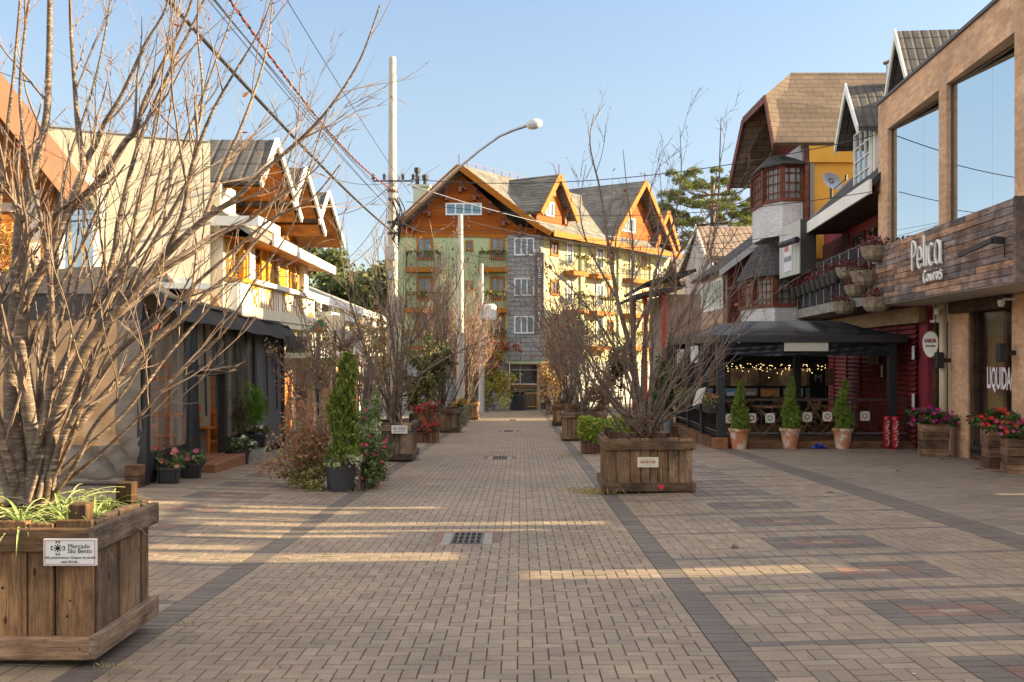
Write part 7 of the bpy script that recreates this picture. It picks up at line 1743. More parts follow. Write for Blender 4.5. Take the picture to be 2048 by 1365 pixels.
for k in range(24):
    a = rt_.uniform(-1.0, 1.0); L_n = rt_.uniform(260, 520) * (1.1 - .35 * abs(a)); x0 = 1288 + rt_.uniform(-14, 14)
    S.append((pxs([(x0 + L_n * (i / 7) * math.sin(a * (1 - .3 * i / 7)) + rt_.uniform(-8, 8), 872 - L_n * (i / 7) * math.cos(a * (1 - .3 * i / 7))) for i in range(8)], YR + rt_.uniform(-.15, .15), rt_.uniform(-.9, .9)), rt_.uniform(.012, .02), .005))
CF2 = dict(CFG, seg=.12, dens=[2.5, 4.2, 4.5], rmin=.0042, len=[1.0, .45, .16])
tree('bare_tree', 'bare spreading tree in the SABOR planter', at(1288, 890, YR), S, CF2, 5, None, nleaf=70, leafs=.08, leafc=((.30, .10, .035), (.36, .15, .05), (.22, .08, .03)), group='bare trees in the planters')
m = MB(); C = rnp_.normal(0, 1, (110, 3)) * (.12, .12, .14) + np.array(at(1292, 860, YR)); leaves(m, C, .09, rnp_, [(.30, .11, .04), (.2, .08, .03)], aspect=.45); tag(m.build('dead_leaf_tuft', DRYL), 'tuft of dead brown leaves caught at the foot of the right tree stems', 'dead leaves')
# --- generic vase shaped trees farther off
def vase(label, X, Y, zb, n, hgt, spread, seed, cfg, lean=0.0, r=.035, nleaf=0, leafc=None, leafs=.07, tmat=None, guided=None, bmat=None, Yg=None):
    rng = random.Random(seed); st = []
    for g_, r0, r1, dY in guided or []: st.append((pxs(g_, Yg, dY), r0, r1))
    for k in range(n):
        az_ = rng.uniform(0, 6.283); tl_ = rng.uniform(.12, 1) * spread; hh = hgt * rng.uniform(.6, 1.05) * (1.06 - .35 * tl_); p = Vector((X + rng.uniform(-.12, .12), Y + rng.uniform(-.12, .12), zb)); pts = [p]
        for i in range(1, 8):
            u = i / 7; rad = hh * math.tan(tl_ * .62) * (u ** .9) * (1.05 - .25 * u); pts.append(Vector((p.x + math.cos(az_) * rad + lean * u * hh + rng.uniform(-.04, .04), p.y + math.sin(az_) * rad * .8 + rng.uniform(-.04, .04), zb + hh * u)))
        st.append((pts, r * rng.uniform(.4, 1), .006))
    return tree('bare_tree', label, (X, Y, zb - .03), st, cfg, seed, None, bmat=bmat, tmat=tmat, group='bare trees in the planters', nleaf=nleaf, leafc=leafc or ((.30, .10, .04), (.36, .17, .07)), leafs=leafs)
TWP = plain('pale_twig', (0.40, 0.28, 0.20), (0.28, 0.18, 0.125), .6, 8)
CF3 = dict(CFG, seg=.16, dens=[2.4, 3.6], levels=2, rmin=.0062, len=[1.05, .42], up=.06)
vase('bare tree in the grey planter with the small white plaque, stems crossing the tall pole', ax(795, 19.95), 19.95, gz(-2.7, 19.9) + .7, 17, 4.2, .8, 12, CF3, r=.03, nleaf=60, leafs=.06, tmat=TWIG, Yg=19.95, guided=[
 ([(782, 838), (785, 815), (798, 790), (833, 755), (892, 717), (950, 688), (1010, 662)], .06, .008, .3), ([(778, 838), (772, 800), (745, 747), (718, 660), (692, 570), (682, 470), (700, 385)], .04, .007, .2),
 ([(785, 838), (792, 790), (792, 740), (783, 670), (776, 600), (770, 480), (776, 400)], .05, .008, -.2), ([(798, 790), (815, 720), (830, 650), (870, 560), (880, 480)], .03, .007, .2), ([(790, 800), (800, 730), (850, 650), (905, 590), (930, 520)], .03, .007, -.2)])
CF4 = dict(CFG, seg=.2, dens=[2.1, 2.7], levels=2, rmin=.010, len=[1.1, .45], up=.07)
vase('bare pale twigged tree in the plain grey planter by the tiered flower boxes', -2.5, 31.75, gz(-2.5, 31.7) + .7, 36, 5.3, .98, 14, CF4, r=.035, nleaf=380, leafs=.09, tmat=TWP)
vase('bare sunlit tree with rusty leaves behind the middle pole', -2.4, 42.6, gz(-2.4, 42.6) + .7, 40, 5.6, .8, 15, dict(CF4, rmin=.013), r=.04, nleaf=520, leafs=.11, tmat=TWP, leafc=((.36, .10, .05), (.40, .2, .08), (.3, .08, .05)))
vase('farthest bare tree on the left before the hotel stone wall', -2.45, 56.0, gz(-2.4, 56) + .7, 26, 4.6, .6, 16, dict(CF4, rmin=.017), r=.045, nleaf=420, leafs=.13, tmat=TWP, leafc=((.36, .09, .06), (.3, .14, .06)))
CF5 = dict(CF4, rmin=.0085)
vase('dark bare tree leaning over the street from the planter past the hedge box', 1.7, 27.05, gz(1.7, 27) + .7, 12, 3.7, .85, 17, CF5, r=.035, nleaf=160, leafs=.08, tmat=TWIG, leafc=((.26, .09, .04), (.30, .13, .05), (.18, .07, .03)), Yg=27.05, guided=[([(1165, 822), (1160, 780), (1140, 720), (1110, 670), (1070, 610), (1035, 560)], .05, .008, .2), ([(1168, 822), (1172, 770), (1160, 690), (1130, 610), (1090, 540)], .045, .008, -.2)])
vase('bare tree with russet leaves in the slim planter third on the right', 1.75, 36.7, gz(1.75, 36.7) + .7, 20, 4.9, .85, 18, dict(CF4, rmin=.011), r=.04, nleaf=700, leafs=.11, tmat=TWP, leafc=((.28, .11, .04), (.34, .16, .06), (.2, .08, .03)))
vase('farthest bare tree on the right with some red leaves', 1.8, 50.5, gz(1.8, 50.5) + .7, 24, 4.4, .66, 19, dict(CF4, rmin=.016), r=.045, nleaf=600, leafs=.13, tmat=TWP, leafc=((.30, .10, .05), (.3, .06, .05)))

# ================================================================ spider plants in the nearest planter
SPI = plain('spider_leaf', (1, 1, 1), (.85, .85, .8), .5, 12, trans=.25)
def spider_plant(X, Y, z, n, size, seed, label):
    rng = random.Random(seed); m = MB()
    for _ in range(n):
        a = rng.uniform(0, 6.283); ln = size * rng.uniform(.5, 1.15); lift = rng.uniform(.35, 1.25); w_ = rng.uniform(.005, .0085); d_ = Vector((math.cos(a), math.sin(a), 0)); sd = Vector((-d_.y, d_.x, 0)); V = []; ns = 7; k = rng.uniform(.8, 1.2)
        for i in range(ns + 1):
            u = i / ns; c = d_ * (ln * u * math.cos(lift * (1 - .6 * u))) + Vector((0, 0, ln * (math.sin(lift) * u * 1.15 - .95 * u * u * (1.1 - lift * .35)))); ww = w_ * (1 - u ** 2.5) + .0006
            for q_ in (-1, -.4, .4, 1): V.append(c + sd * (ww * q_) + Vector((0, 0, .004 * abs(q_))))
        o = [(i * 4 + j, i * 4 + j + 1, i * 4 + 5 + j, i * 4 + 4 + j) for i in range(ns) for j in (1,)]; e = [(i * 4 + j, i * 4 + j + 1, i * 4 + 5 + j, i * 4 + 4 + j) for i in range(ns) for j in (0, 2)]
        m.raw(V, o, (.16 * k, .32 * k, .06 * k)); s0 = m.n - len(V)
        for f in e: m.f.append([i + s0 for i in f]); m.t.append((.48 * k, .52 * k, .22 * k)); m.m.append(0)
    o = m.build('spider_plant', SPI); o.location = (X, Y, z); return tag(o, label, 'plant', 'spider plants in the nearest planter')
zs = gz(-2.8, 5.3) + .69
for i, (x, y, n, s) in enumerate([(-3.30, 5.42, 46, .30), (-3.02, 5.40, 46, .28), (-2.72, 5.42, 48, .27), (-2.50, 5.50, 44, .25), (-2.45, 5.74, 44, .26), (-2.48, 5.98, 44, .26), (-2.68, 5.9, 40, .28), (-3.15, 5.75, 40, .3), (-2.60, 5.62, 40, .3), (-2.9, 5.98, 40, .3), (-3.3, 6.0, 36, .3)]):
    spider_plant(x, y, zs, n, s * rt_.uniform(1.0, 1.3), 100 + i, 'variegated spider plant growing round the tree foot in the planter with the big plaque')
# weeds at planter feet
m = MB(); 
for cx, cy, n, s, cl in ((-2.2, 5.27, 40, .05, (.30, .24, .10)), (-2.12, 6.2, 26, .05, (.16, .2, .05)), (1.05, 13.7, 160, .14, (.36, .27, .09)), (.85, 13.9, 60, .10, (.22, .24, .06)), (1.1, 21.0, 60, .10, (.2, .22, .06)), (-1.95, 30.9, 40, .12, (.22, .25, .06)), (-2.3, 13.9, 40, .08, (.3, .22, .08)), (.9, 20.2, 30, .08, (.2, .22, .05)), (.3, 14.6, 20, .05, (.2, .24, .05)), (.7, 13.2, 24, .05, (.22, .26, .05))):
    C = rnp_.normal(0, 1, (n, 3)) * (s * 1.4, s * .8, .0); C[:, 2] = rnp_.uniform(0, s * .5, n); C += (cx, cy, gz(cx, cy)); leaves(m, C, s * .7, rnp_, [cl, tuple(q * .7 for q in cl)], up=1.2, aspect=.14)
for _ in range(420):
    x = rnp_.uniform(-.4, 1.05); y = 8.4 + rnp_.exponential(2.2); C = np.array([[x, round(y * 10) / 10, gz(x, y) + .004]]) + rnp_.normal(0, .012, (2, 3)) * (1, 1, .2); leaves(m, C, .022, rnp_, [(.2, .22, .06), (.14, .17, .04)], up=.5, aspect=.3)
tag(m.build('joint_weeds', FLW), 'tufts of dry grass and moss in the paving joints at the planter feet', 'weeds', kind='stuff')

# ================================================================ conifers, shrubs and pots
THU = plain('thuja', (1, 1, 1), (.7, .7, .7), .7, 14, trans=.3)
def conifer(mb, base, prof, h, n, rn_, size, tints, lean=(0, 0), twist=.0):
    """upright sprays on a lumpy column; prof(u) gives the radius"""
    u = rn_.uniform(0, 1, n) ** 1.1; a = rn_.uniform(0, 2 * np.pi, n); lump = 1 + .34 * np.sin(a * 3 + u * 19) * np.cos(u * 31 + a) + .22 * np.sin(u * 47 + a * 5)
    rr = np.array([prof(x) for x in u]) * lump * np.sqrt(rn_.uniform(.35, 1, n)); C = np.stack([np.cos(a) * rr + lean[0] * u + twist * np.sin(u * 9), np.sin(a) * rr + lean[1] * u, u * h], 1) + np.array(base)
    d_ = np.stack([np.cos(a) * .55, np.sin(a) * .55, np.full(n, 1.25)], 1); leaves(mb, C, size, rn_, tints, dirs=d_, aspect=.38)
TG = [(.24, .31, .035), (.17, .23, .03), (.34, .38, .05), (.10, .14, .022)]
def lathe_pot(t, prof, mat, soil_z, soil_r, n=28):
    m = MB(); m.lathe(prof, n=n); t.part('pot', m, mat, smooth=False); m = MB(); m.lathe([(soil_r, soil_z), (.001, soil_z + .01)], n=n); t.part('soil', m, SOIL)
BPOT = plain('black_pot', (0.035, 0.034, 0.034), (0.022, 0.022, 0.022), .55, 3)
X, Y = ax(683, 14.05), 14.05; zg = gz(X, Y)
t = Thing('black_pot', 'large black plastic pot holding the upright spruce at the left street edge', 'plant pot', (X, Y, zg), 0, wz=False)
lathe_pot(t, [(.001, 0), (.185, 0), (.19, .02), (.235, .42), (.25, .425), (.25, .475), (.235, .48), (.225, .44)], BPOT, .43, .226)
t = Thing('upright_conifer', 'leaning green upright conifer in the large black pot', 'conifer', (X, Y, zg + .43), 0, wz=False)
m = MB(); pr = lambda u: (.23 if u < .16 else .185 - .03 * u if u < .62 else .166 * (1.02 - u) ** .55 * 1.65) * (1 + .10 * math.sin(u * 16)) * .96 + .004
conifer(m, (0, 0, -.02), pr, 1.52, 6500, rnp_, .075, [tuple(.85 * q for q in t_) for t_ in TG], lean=(.07, 0), twist=.035); t.part('crown', m, THU)
m = MB(); m.tube([(0, 0, 0), (.02, 0, .6), (.04, 0, 1.3)], [.03, .02, .008], 7); t.part('trunk', m, TWIG)
def trailing(label, X, Y, z, n, sx, sy, sz, tints, size, seed, up=-.2, aspect=.6, name='trailing_plant', cat='plant', stems=0, group=None, drop=None, flowers=None):
    rn_ = np.random.default_rng(seed); rng = random.Random(seed); t = Thing(name, label, cat, (X, Y, z), 0, group, wz=False)
    k = max(6, n // 60); cc = rn_.normal(0, 1, (k, 3)) * (sx, sy, sz); C = cc[rn_.integers(0, k, n)] + rn_.normal(0, .32, (n, 3)) * (sx, sy, sz)
    if drop is not None: C[:, 2] = np.maximum(C[:, 2], drop)
    m = MB(); leaves(m, C, size, rn_, tints, up=up, aspect=aspect); t.part('foliage', m, FLW)
    if stems:
        m = MB()
        for _ in range(stems):
            q_ = Vector(C[rn_.integers(0, n)]); p = Vector((rng.uniform(-.2, .2) * sx, rng.uniform(-.2, .2) * sy, drop if drop is not None else -sz * 1.6)); mid = p.lerp(q_, .5) + Vector((rng.uniform(-.1, .1), rng.uniform(-.1, .1), .12)); m.tube(catmull([p, mid, q_], 4), [.012 - .001 * i for i in range(9)], 4)
        t.part('stems', m, TWIG)
    if flowers:
        cl, nf, fs = flowers; C2 = C[rn_.integers(0, n, nf)] + rn_.normal(0, .03, (nf, 3)) + (0, -.03, .03); m = MB()
        for c in C2:
            a0 = rng.uniform(0, 6); col_ = cl[rng.randrange(len(cl))]
            for j in range(5):
                a = a0 + j * 1.257; tw_ = .35 * math.sin(a); p = Vector(c); u_ = Vector((math.cos(a), -.55 + .3 * math.sin(a), math.sin(a) * .8)) * fs; v_ = Vector((-math.sin(a), 0.1, math.cos(a))) * fs * .45
                m.raw([p, p + u_ * .6 + v_, p + u_, p + u_ * .6 - v_], [(0, 1, 2, 3)], col_)
        t.part('flowers', m, FLW)
    return t
RUST = [(.24, .125, .06), (.30, .17, .075), (.18, .095, .05), (.17, .155, .055)]
DKG = [(.11, .13, .04), (.16, .17, .05), (.20, .14, .055), (.28, .12, .06)]
trailing('white flowered silver plant trailing over the right rim of the spruce pot', X + .22, Y - .14, zg + .36, 420, .10, .08, .12, [(.42, .40, .26), (.5, .47, .33), (.3, .33, .16)], .045, 70)
trailing('small white flowered plant trailing over the front rim of the spruce pot', X - .04, Y - .23, zg + .42, 200, .09, .03, .05, [(.42, .40, .22), (.3, .33, .13), (.2, .24, .07)], .045, 71)
X3_, Y3_ = ax(616, 14.35), 14.35
trailing('low rusty shrub spreading beside the black spruce pot', X3_, Y3_, gz(X3_, Y3_) + .62, 2400, .24, .2, .28, RUST + [(.3, .08, .06)], .055, 72, stems=50, drop=-.58, name='rusty_shrub', cat='shrub')
trailing('olive groundcover spilling at the foot of the rusty shrub', X3_ + .05, Y3_ - .15, gz(X3_, Y3_) + .17, 1100, .2, .12, .12, [(.20, .18, .05), (.14, .14, .04), (.27, .19, .06)], .05, 73, drop=-.14, name='groundcover')
for i, (px, py, Y_, n, sx, sz, tint, lab) in enumerate([(640, 705, 16.2, 700, .22, .32, RUST + DKG, 'tall rusty leaved shrub rising left behind the spruce'), (735, 720, 16.6, 850, .24, .40, DKG + RUST, 'tall russet shrub rising right behind the spruce'), (600, 730, 18.5, 420, .28, .34, RUST, 'sparse brown shrub with pale curled stems near the tent end'), (745, 860, 15.4, 1300, .10, .26, [(.07, .11, .03), (.11, .15, .04)], 'dark green shrub between the spruce and the grey planter'), (690, 650, 21.5, 380, .6, .3, RUST + DKG, 'brown shrub mass behind, below the white house eaves')]):
    p = at(px, py, Y_); gg = gz(p.x, Y_); trailing(lab, p.x, Y_, p.z, n, sx, .22, sz, tint, .055, 80 + i, stems=40, drop=None if False else gg - p.z + .02 if i == 3 else -sz * 1.9, name='tall_shrub', cat='shrub')
    if i != 3:
        m = MB(); rng = random.Random(i)
        for k in range(7): q = Vector((p.x + rng.uniform(-.3, .3), Y_ + rng.uniform(-.1, .1), p.z + rng.uniform(0, sz * 1.3))); m.tube(catmull([(p.x + rng.uniform(-.1, .1), Y_, gg), ((p.x + q.x) / 2 + rng.uniform(-.15, .15), Y_, (gg + q.z) / 2), q], 5), [.02 - .0015 * k_ for k_ in range(11)], 5)
        tag(m.build('shrub_stems', TWIG), 'bare curving stems of the ' + lab.replace('rising ', ''), 'shrub stems')
# trough behind with pink flowered vine
X4, Y4 = ax(722, 14.6), 14.6
t = Thing('plank_trough', 'narrow plank trough standing right behind the black spruce pot', 'planter', (X4, Y4, gz(X4, Y4)), 0, wz=False)
m = MB(); m.bbox((-.06, -.45, 0), (-.02, .5, .78), .006); m.bbox((-.02, -.48, 0), (.06, -.44, .72), .006); m.bbox((.02, -.44, 0), (.06, .5, .3), .006); t.part('boards', m, GPLANK)
trailing('green vine with pink flowers hanging over the narrow trough', ax(742, 14.55), 14.5, gz(-2.1, 14.5) + .42, 1500, .10, .16, .22, [(.05, .085, .022), (.09, .13, .03), (.15, .18, .06), (.03, .05, .015)], .06, 90, drop=-.38, name='flowering_vine', flowers=([(.5, .05, .12), (.45, .08, .15)], 34, .03))
trailing('pale variegated plant on top of the narrow trough', ax(738, 14.5), 14.5, gz(-2.1, 14.5) + .78, 420, .12, .1, .08, [(.36, .38, .22), (.26, .30, .14), (.18, .24, .08)], .05, 91, name='variegated_plant')

# terracotta pots with conifers on the right
TERRA = plain('terracotta', (0.56, 0.24, 0.12), (0.42, 0.165, 0.08), .85, 3.5, spots=((0.60, 0.48, 0.37), 2.2, 0.47), bmp=.2, bscale=30)
for i, (px, Y_, hh, tw_, lab) in enumerate(((1478, 21.9, 1.07, .02, 'left'), (1580, 22.0, 1.16, .02, 'middle'), (1685, 22.0, 1.12, .045, 'right'))):
    X = ax(px, Y_); zg = gz(X, Y_)
    t = Thing('terracotta_pot', f'terracotta pot with a white lime stain, {lab} one of the three before the pavilion', 'plant pot', (X, Y_, zg), 0, 'terracotta pots before the pavilion', wz=False); t.o.rotation_euler = (0, 0, i * 2.1 + .4)
    lathe_pot(t, [(.001, 0), (.145, 0), (.15, .01), (.205, .39), (.228, .392), (.232, .45), (.222, .455), (.20, .42)], TERRA, .41, .2, 30)
    c = Thing('pot_conifer', f'narrow pointed conifer in the {lab} terracotta pot', 'conifer', (X, Y_, zg + .41), 0, 'conifers in the terracotta pots', wz=False)
    m = MB(); conifer(m, (0, 0, 0), lambda u: .20 * (1 - u) ** .75 + .008, hh, 4200, rnp_, .075, TG[:2] + [(.17, .28, .045)], lean=(.03, 0), twist=tw_); c.part('crown', m, THU); m = MB(); m.tube([(0, 0, 0), (.01, 0, hh * .8)], [.02, .006], 6); c.part('trunk', m, TWIG)
# grey pots, leafy plant
GP = plain('grey_pot', (0.28, 0.29, 0.31), (0.2, 0.21, 0.225), .6, 3)
for i, (px, Y_, lab) in enumerate(((1311, 29.5, 'tall grey pot, left of the pair behind the SABOR tree'), (1332, 27.5, 'tall grey pot holding a dark leafy plant behind the SABOR tree'))):
    X = ax(px, Y_); zg = gz(X, Y_); t = Thing('grey_pot', lab, 'plant pot', (X, Y_, zg), 0, 'grey pots by the pavilion', wz=False); lathe_pot(t, [(.001, 0), (.13, 0), (.19, .35), (.2, .6), (.17, .62), (.16, .56)], GP, .54, .165)
    trailing(('small dark shrub in the left grey pot behind the SABOR tree', 'dark green upright shrub in the right grey pot')[i], X, Y_, zg + (.8 if i == 0 else 1.15), 700 if i == 0 else 1500, .13, .13, .15 if i == 0 else .3, [(.03, .055, .018), (.05, .08, .02), (.08, .13, .03)], .10, 95 + i, up=.4, name='pot_shrub', cat='shrub', stems=8, drop=-.25 if i == 0 else -.6)
# clipped hedge box
X0_, X1_, Y_ = ax(1165, 21.5), 2.75, 21.5; zg = gz(1.9, Y_)
t = Thing('hedge_box', 'low plank box under the clipped bright green hedge', 'planter', ((X0_ + X1_) / 2, Y_ + .3, zg), 0, wz=False); hw = (X1_ - X0_) / 2
m = MB(); x = -hw
while x < hw: m.bbox((x, -.3, 0), (min(hw, x + .09) - .004, -.26, .25), .004, tuple(rt_.uniform(.6, 1.4) for _ in range(1)) * 3); x += .09
m.bbox((-hw, -.258, 0), (-hw + .04, .4, .25), .004); m.bbox((hw - .04, -.258, 0), (hw, .4, .25), .004); m.box((-hw + .041, -.258, 0), (hw - .041, .4, .22)); t.part('boards', m, wood('redder_plank', [(.10, .05, .03), (.19, .10, .06), (.27, .155, .095)], 'z'))
t = Thing('clipped_hedge', 'bright green clipped box hedge in the low plank box', 'hedge', ((X0_ + X1_) / 2, Y_ + .3, zg + .22), 0, wz=False); n = 6500
P3 = rnp_.uniform(-1, 1, (n, 3)); k_ = (np.abs(P3) ** 5).sum(1); P3 = P3[k_ < 1.1]; P3 = P3 * (np.abs(P3).max(1) ** -.35)[:, None]; C = P3 * (hw + .08, .40, .27) + (0, 0, .27); C[:, 2] += .04 * np.sin(C[:, 0] * 7) ; m = MB(); leaves(m, C, .06, rnp_, [(.16, .22, .02), (.22, .28, .03), (.09, .14, .015), (.28, .30, .04)], aspect=.6); t.part('foliage', m, FLW)
# tiered red flower boxes left
for i, (dx, dz, dyy, lab) in enumerate(((-.27, 0, 0, 'lower left plank flower box of the tiered group'), (.11, 0, 0, 'lower right plank flower box of the tiered group'), (-.27, .48, .42, 'upper left plank flower box of the tiered group'), (.11, .48, .42, 'upper right plank flower box of the tiered group'))):
    Xc = ax(855, 25.7) + dx - .02 + .0; Yc = 25.8 + dyy; zg = gz(Xc, 25.7) + dz
    t = Thing('flower_box', lab, 'flower box', (Xc + .0, Yc, zg), 0, 'tiered red flower boxes', wz=False); m = MB()
    for k in range(5): m.bbox((-.185 + k * .074, -.18, 0 if dz == 0 else -.05), (-.185 + k * .074 + .069, -.145, .26), .004, TW(rt_, .3))
    for sg in (-1, 1): m.bbox((sg * .168 - .017, -.143, 0), (sg * .168 + .017, .2, .26), .004)
    m.box((-.15, -.143, -.46 if dz else 0), (.15, .2, .235)); t.part('boards', m, MATS['redder_plank'])
    trailing(lab.replace('plank flower box', 'clump of red flowers in the').replace(' of the tiered', ' box of the tiered'), Xc, Yc, zg + .38, 420, .11, .11, .08, [(.07, .10, .03), (.12, .10, .04), (.18, .06, .04)], .06, 120 + i, drop=-.14, name='red_flowers', flowers=([(.42, .05, .04), (.36, .04, .06)], 40, .035))
# lavender and small pots by the second pole
X = ax(934, 36); trailing('grey green lavender bush by the foot of the middle pole', X, 36.0, gz(X, 36) + .35, 900, .17, .17, .2, [(.16, .20, .14), (.22, .25, .18), (.12, .15, .09)], .10, 140, up=1.0, aspect=.15, name='lavender', cat='shrub', drop=-.33)
trailing('ochre leaved bush beside the lavender', X - .3, 36.6, gz(X, 36) + .75, 420, .14, .14, .12, [(.30, .20, .05), (.22, .17, .05)], .1, 141, name='ochre_bush', cat='shrub')
t = Thing('small_plank_pot', 'small reddish plank pot under the ochre bush', 'planter', (X - .3, 36.6, gz(X, 36.6)), 0, wz=False); m = MB(); m.bbox((-.2, -.2, 0), (.2, .2, .55), .01); t.part('boards', m, MATS['redder_plank'])
X = ax(982, 56); trailing('sunlit yellow shrub at the end of the left row', X + .1, 57.0, gz(X, 57) + 1.6, 2200, .45, .4, .55, [(.30, .26, .04), (.22, .22, .04), (.36, .28, .06)], .17, 142, name='yellow_shrub', cat='shrub', stems=14, drop=-1.5)
trailing('russet tree crown above the sunlit yellow shrub', X - .2, 58.0, gz(X, 57) + 3.3, 1600, .5, .5, .5, [(.20, .07, .04), (.28, .1, .05)], .18, 143, name='russet_shrub', cat='shrub', stems=14, drop=-3.2)
for i, (px, py, Y_, s, n, tint, lab) in enumerate(((862, 715, 30.0, .45, 1500, [(.035, .05, .018), (.06, .075, .025), (.10, .07, .03)], 'dark evergreen bush between the tall and middle poles'), (760, 690, 30.5, .7, 700, DKG + RUST, 'brown bush left of the tall pole foot'), (1240, 730, 33.0, .5, 2000, [(.10, .07, .03), (.16, .09, .035), (.05, .06, .02)], 'russet bush behind the SABOR tree'), (1335, 745, 33.0, .35, 1200, [(.03, .055, .016), (.06, .10, .025)], 'dark green bush left of the pavilion'), (840, 770, 29.0, .55, 1600, [(.04, .055, .02), (.08, .09, .03), (.2, .17, .04)], 'low green bush behind the tiered flower boxes'), (1110, 745, 45.0, .6, 1400, RUST, 'rusty bush near the far right planters'), (1205, 795, 28.0, .45, 900, RUST, 'low dry shrub behind the clipped hedge'), (690, 780, 24, .7, 500, DKG, 'dark bush in front of the left shopfronts'))):
    p = at(px, py, Y_); g_ = gz(p.x, Y_); trailing(lab, p.x, Y_, p.z, n, s * .55, s * .55, s * .7, tint, .12, 150 + i, name='bush', cat='shrub', stems=12, drop=max(g_ - p.z + .02, -s * 3) if True else None)

# black flower troughs on the left
for i, (px, Y_, w_, lab, fl) in enumerate(((338, 14.45, .36, 'black trough of salmon flowers nearest the terrace corner post', [(.5, .10, .10), (.5, .2, .15)]), (383, 15.3, .36, 'black trough of pink flowers, second along the terrace', [(.55, .10, .28)]), (480, 18.0, .36, 'black trough with a white bloom past the terrace doorway', [(.6, .6, .58)]), (515, 19.3, .36, 'raised black trough of white flowers before the dark screen', [(.65, .65, .6)]))):
    X = ax(px, Y_); zg = gz(X, Y_) + (.0 if i < 3 else .22)
    t = Thing('black_trough', lab, 'flower box', (X, Y_, zg), 8, 'black flower troughs along the left terrace', wz=False); m = MB()
    n = 24; ring = lambda hx_, hy_, z: [(hx_ * (abs(math.cos(a)) ** .5) * (1 if math.cos(a) > 0 else -1), hy_ * (abs(math.sin(a)) ** .5) * (1 if math.sin(a) > 0 else -1), z) for a in [2 * math.pi * k / n for k in range(n)]]
    rs = [ring(w_ * .38, .10, 0), ring(w_ * .46, .13, .2), ring(w_ * .52, .155, .2), ring(w_ * .52, .155, .235), ring(w_ * .44, .11, .235), ring(w_ * .42, .1, .18)]; V = sum(rs, []); m.raw(V, [(j * n + k, j * n + (k + 1) % n, (j + 1) * n + (k + 1) % n, (j + 1) * n + k) for j in range(5) for k in range(n)] + [tuple(range(n))[::-1], tuple(range(5 * n, 6 * n))])
    for k in range(7): m.bbox((-.14 + k * .045, -.132, .03), (-.14 + k * .045 + .014, -.10, .19), .003)
    t.part('trough', m, BPOT)
    if i == 3: m = MB(); m.box((-.15, -.1, -.22), (.15, .1, -.02)); t.part('foot', m, CONCRETE)
    trailing(lab.replace('black trough', 'plants in the black trough').replace('raised plants', 'plants'), X, Y_, zg + .33, 520, .14, .09, .08, [(.07, .12, .03), (.11, .16, .04), (.16, .11, .05), (.05, .07, .025)], .07, 170 + i, drop=-.12, name='trough_plants', flowers=(fl, 9, .045))
p = at(500, 815, 18.9); trailing('hanging bright green fern on the terrace front', p.x, 18.9, p.z, 2600, .13, .12, .16, [(.10, .20, .02), (.14, .26, .03), (.06, .12, .015)], .12, 180, up=.3, aspect=.10, name='hanging_fern', cat='plant')
p = at(480, 828, 18.6); trailing('dry brown plant hanging left of the fern', p.x, 18.6, p.z, 1100, .09, .09, .16, [(.12, .09, .05), (.09, .07, .04)], .10, 181, aspect=.12, name='dry_plant')
# flower crates on the right
CRATE = wood('crate_wood', [(.12, .065, .04), (.24, .14, .085), (.40, .26, .17)], 'x', .8)
for i, (px, Y_, w_, h_, rot, lab, cl) in enumerate(((1867, 19.7, .50, .64, -10, 'tapered crate of magenta flowers beside the drainpipe', [(.5, .03, .28), (.42, .02, .2)]), (1994, 16.9, .42, .72, -8, 'taller crate of red flowers under the sale window', [(.62, .03, .02), (.55, .05, .05)]), (2032, 15.95, .36, .56, -8, 'low crate of pink flowers at the right photo edge', [(.5, .08, .22), (.6, .05, .05)]))):
    X = ax(px, Y_); zg = gz(X, Y_); t = Thing('flower_crate', lab, 'flower crate', (X, Y_, zg), rot, 'wooden flower crates before the shops', wz=False); m = MB(); k = 4
    for j in range(k):
        f0, f1 = j / k, (j + 1) / k; a = w_ / 2 * (1.0 if j != 1 else .93); z0, z1 = h_ * f0 + .003, h_ * f1 - .003; c = rt_.uniform(.6, 1.4)
        m.bbox((-a, -a, z0), (a, -a + .03, z1), .004, (c, c, c)); m.bbox((-a, a - .03, z0), (a, a, z1), .004, (c, c, c)); m.bbox((-a, -a + .031, z0), (-a + .03, a - .031, z1), .004, (c * .9,) * 3); m.bbox((a - .03, -a + .031, z0), (a, a - .031, z1), .004, (c * .9,) * 3)
    t.part('slats', m, CRATE); m = MB(); m.box((-w_ / 2 + .035, -w_ / 2 + .035, .02), (w_ / 2 - .035, w_ / 2 - .035, h_ - .05)); t.part('soil', m, SOIL)
    trailing(lab.replace('tapered crate', 'bed').replace('taller crate', 'bed').replace('low crate', 'bed').replace('bed of', 'mound of'), X, Y_, zg + h_ + .10, 900, .19, .17, .09, [(.035, .07, .015), (.06, .11, .02), (.025, .05, .01)], .075, 190 + i, drop=-.12, name='flower_mound', flowers=(cl, 55, .042))

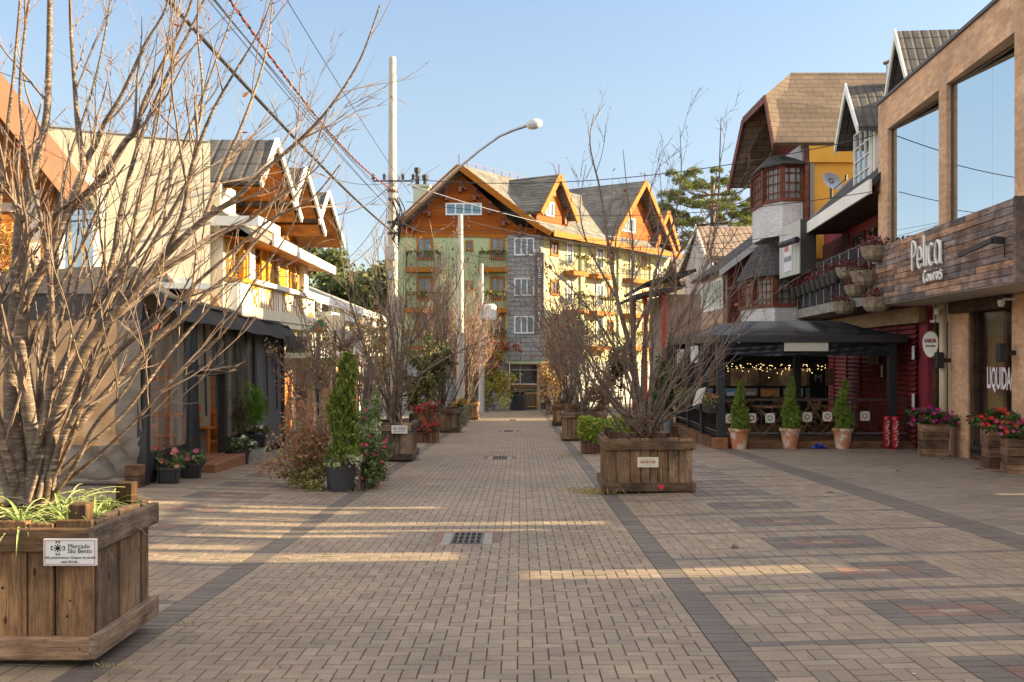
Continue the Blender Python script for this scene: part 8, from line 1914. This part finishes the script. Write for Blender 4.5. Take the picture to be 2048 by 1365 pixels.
# ================================================================ araucaria and far trees
t = Thing('araucaria_pine', 'tall umbrella pine with bare level branches and tufted ends beyond the right roofs', 'tree', (ax(1425, 86), 86, gz(10, 66)), 0, wz=False)
X, Y, zg = ax(1425, 86), 86, gz(10, 66); rng = random.Random(77); rn_ = np.random.default_rng(77); tr = MB(); cr = MB()
H_ = az(352, 86) - zg; tr.tube([(0, 0, 0), (.1, 0, H_ * .5), (0, 0, H_)], [.45, .35, .16], 10); AR = [(.20, .24, .035), (.14, .18, .03), (.27, .29, .05), (.08, .105, .022)]
tufts = []
for lev, (zf, rmin, rmax, nb) in enumerate(((.995, 1.2, 3.4, 14), (.94, 2.4, 4.2, 16), (.86, 2.2, 4.2, 15), (.78, 2.2, 4.2, 15), (.70, 2.0, 4.0, 14), (.62, 1.8, 3.8, 13), (.54, 1.6, 3.4, 11), (.47, 1.4, 3.0, 9))):
    for k in range(nb):
        a = 2 * math.pi * (k + rng.random()) / nb; L_b = rng.uniform(rmin, rmax) * 1.15; z0 = H_ * zf - 1.2; e = Vector((math.cos(a) * L_b, math.sin(a) * L_b, z0 + rng.uniform(.3, 1.0) + (.4 if lev == 0 else 0))); mid = Vector((e.x * .55, e.y * .55, z0 - .25)); tr.tube(catmull([(0, 0, z0 - .3), mid, e], 4), [.07 - .005 * i for i in range(9)], 5); tufts.append(e)
        if rng.random() < .28: tufts.append(e * .70 + Vector((rng.uniform(-.4, .4), rng.uniform(-.4, .4), e.z * .25 + .2)))
for e in tufts:
    n = 620; d_ = rn_.normal(size=(n, 3)); d_ /= np.linalg.norm(d_, axis=1)[:, None]; d_[:, 2] = np.where(d_[:, 2] < -.3, -d_[:, 2] * .4, d_[:, 2]); rr = rn_.uniform(.25, 1, n)[:, None] ** .5; C = np.array(e) + d_ * rr * (.74, .74, .56) * rng.uniform(.75, 1.15); leaves(cr, C, .17, rn_, AR, dirs=d_ * 1.2, aspect=.4)
t.part('trunk', tr, BARK1); t.part('crown', cr, THU)
FAR = [(.06, .08, .025), (.09, .11, .032), (.12, .13, .04), (.04, .055, .02)]
for i, (px, py, Y_, sx, sz, lab) in enumerate(((700, 585, 95, 3.2, 1.4, 'dark rounded tree beyond the white house'), (762, 590, 90, 1.7, 1.3, 'dark tall tree behind the tall pole'), (650, 535, 110, 3.0, 1.6, 'distant dark tree over the yellow house eave'), (1345, 590, 90, 3.0, 2.0, 'far green tree between the hotel and the tiled house'), (620, 600, 100, 5.0, 2.2, 'low far tree mass behind the left roofs'))):
    p = at(px, py, Y_); g_ = -2.13; t = Thing('distant_tree', lab, 'tree', (p.x, Y_, g_), 0, 'trees beyond the left houses', wz=False); k = 26; cc = rn_.normal(0, 1, (k, 3)) * (sx * .55, sx * .4, sz * .6); C = cc[rn_.integers(0, k, 4200)] + rn_.normal(0, 1, (4200, 3)) * (sx * .2, sx * .2, sz * .26); C += (0, 0, p.z - g_); m = MB(); leaves(m, C, .55, rn_, FAR, aspect=.6); t.part('crown', m, FLW); m = MB(); m.tube([(0, 0, 0), (.2, 0, p.z - g_ + sz * .5)], [.4, .15], 8); t.part('trunk', m, BARK1)
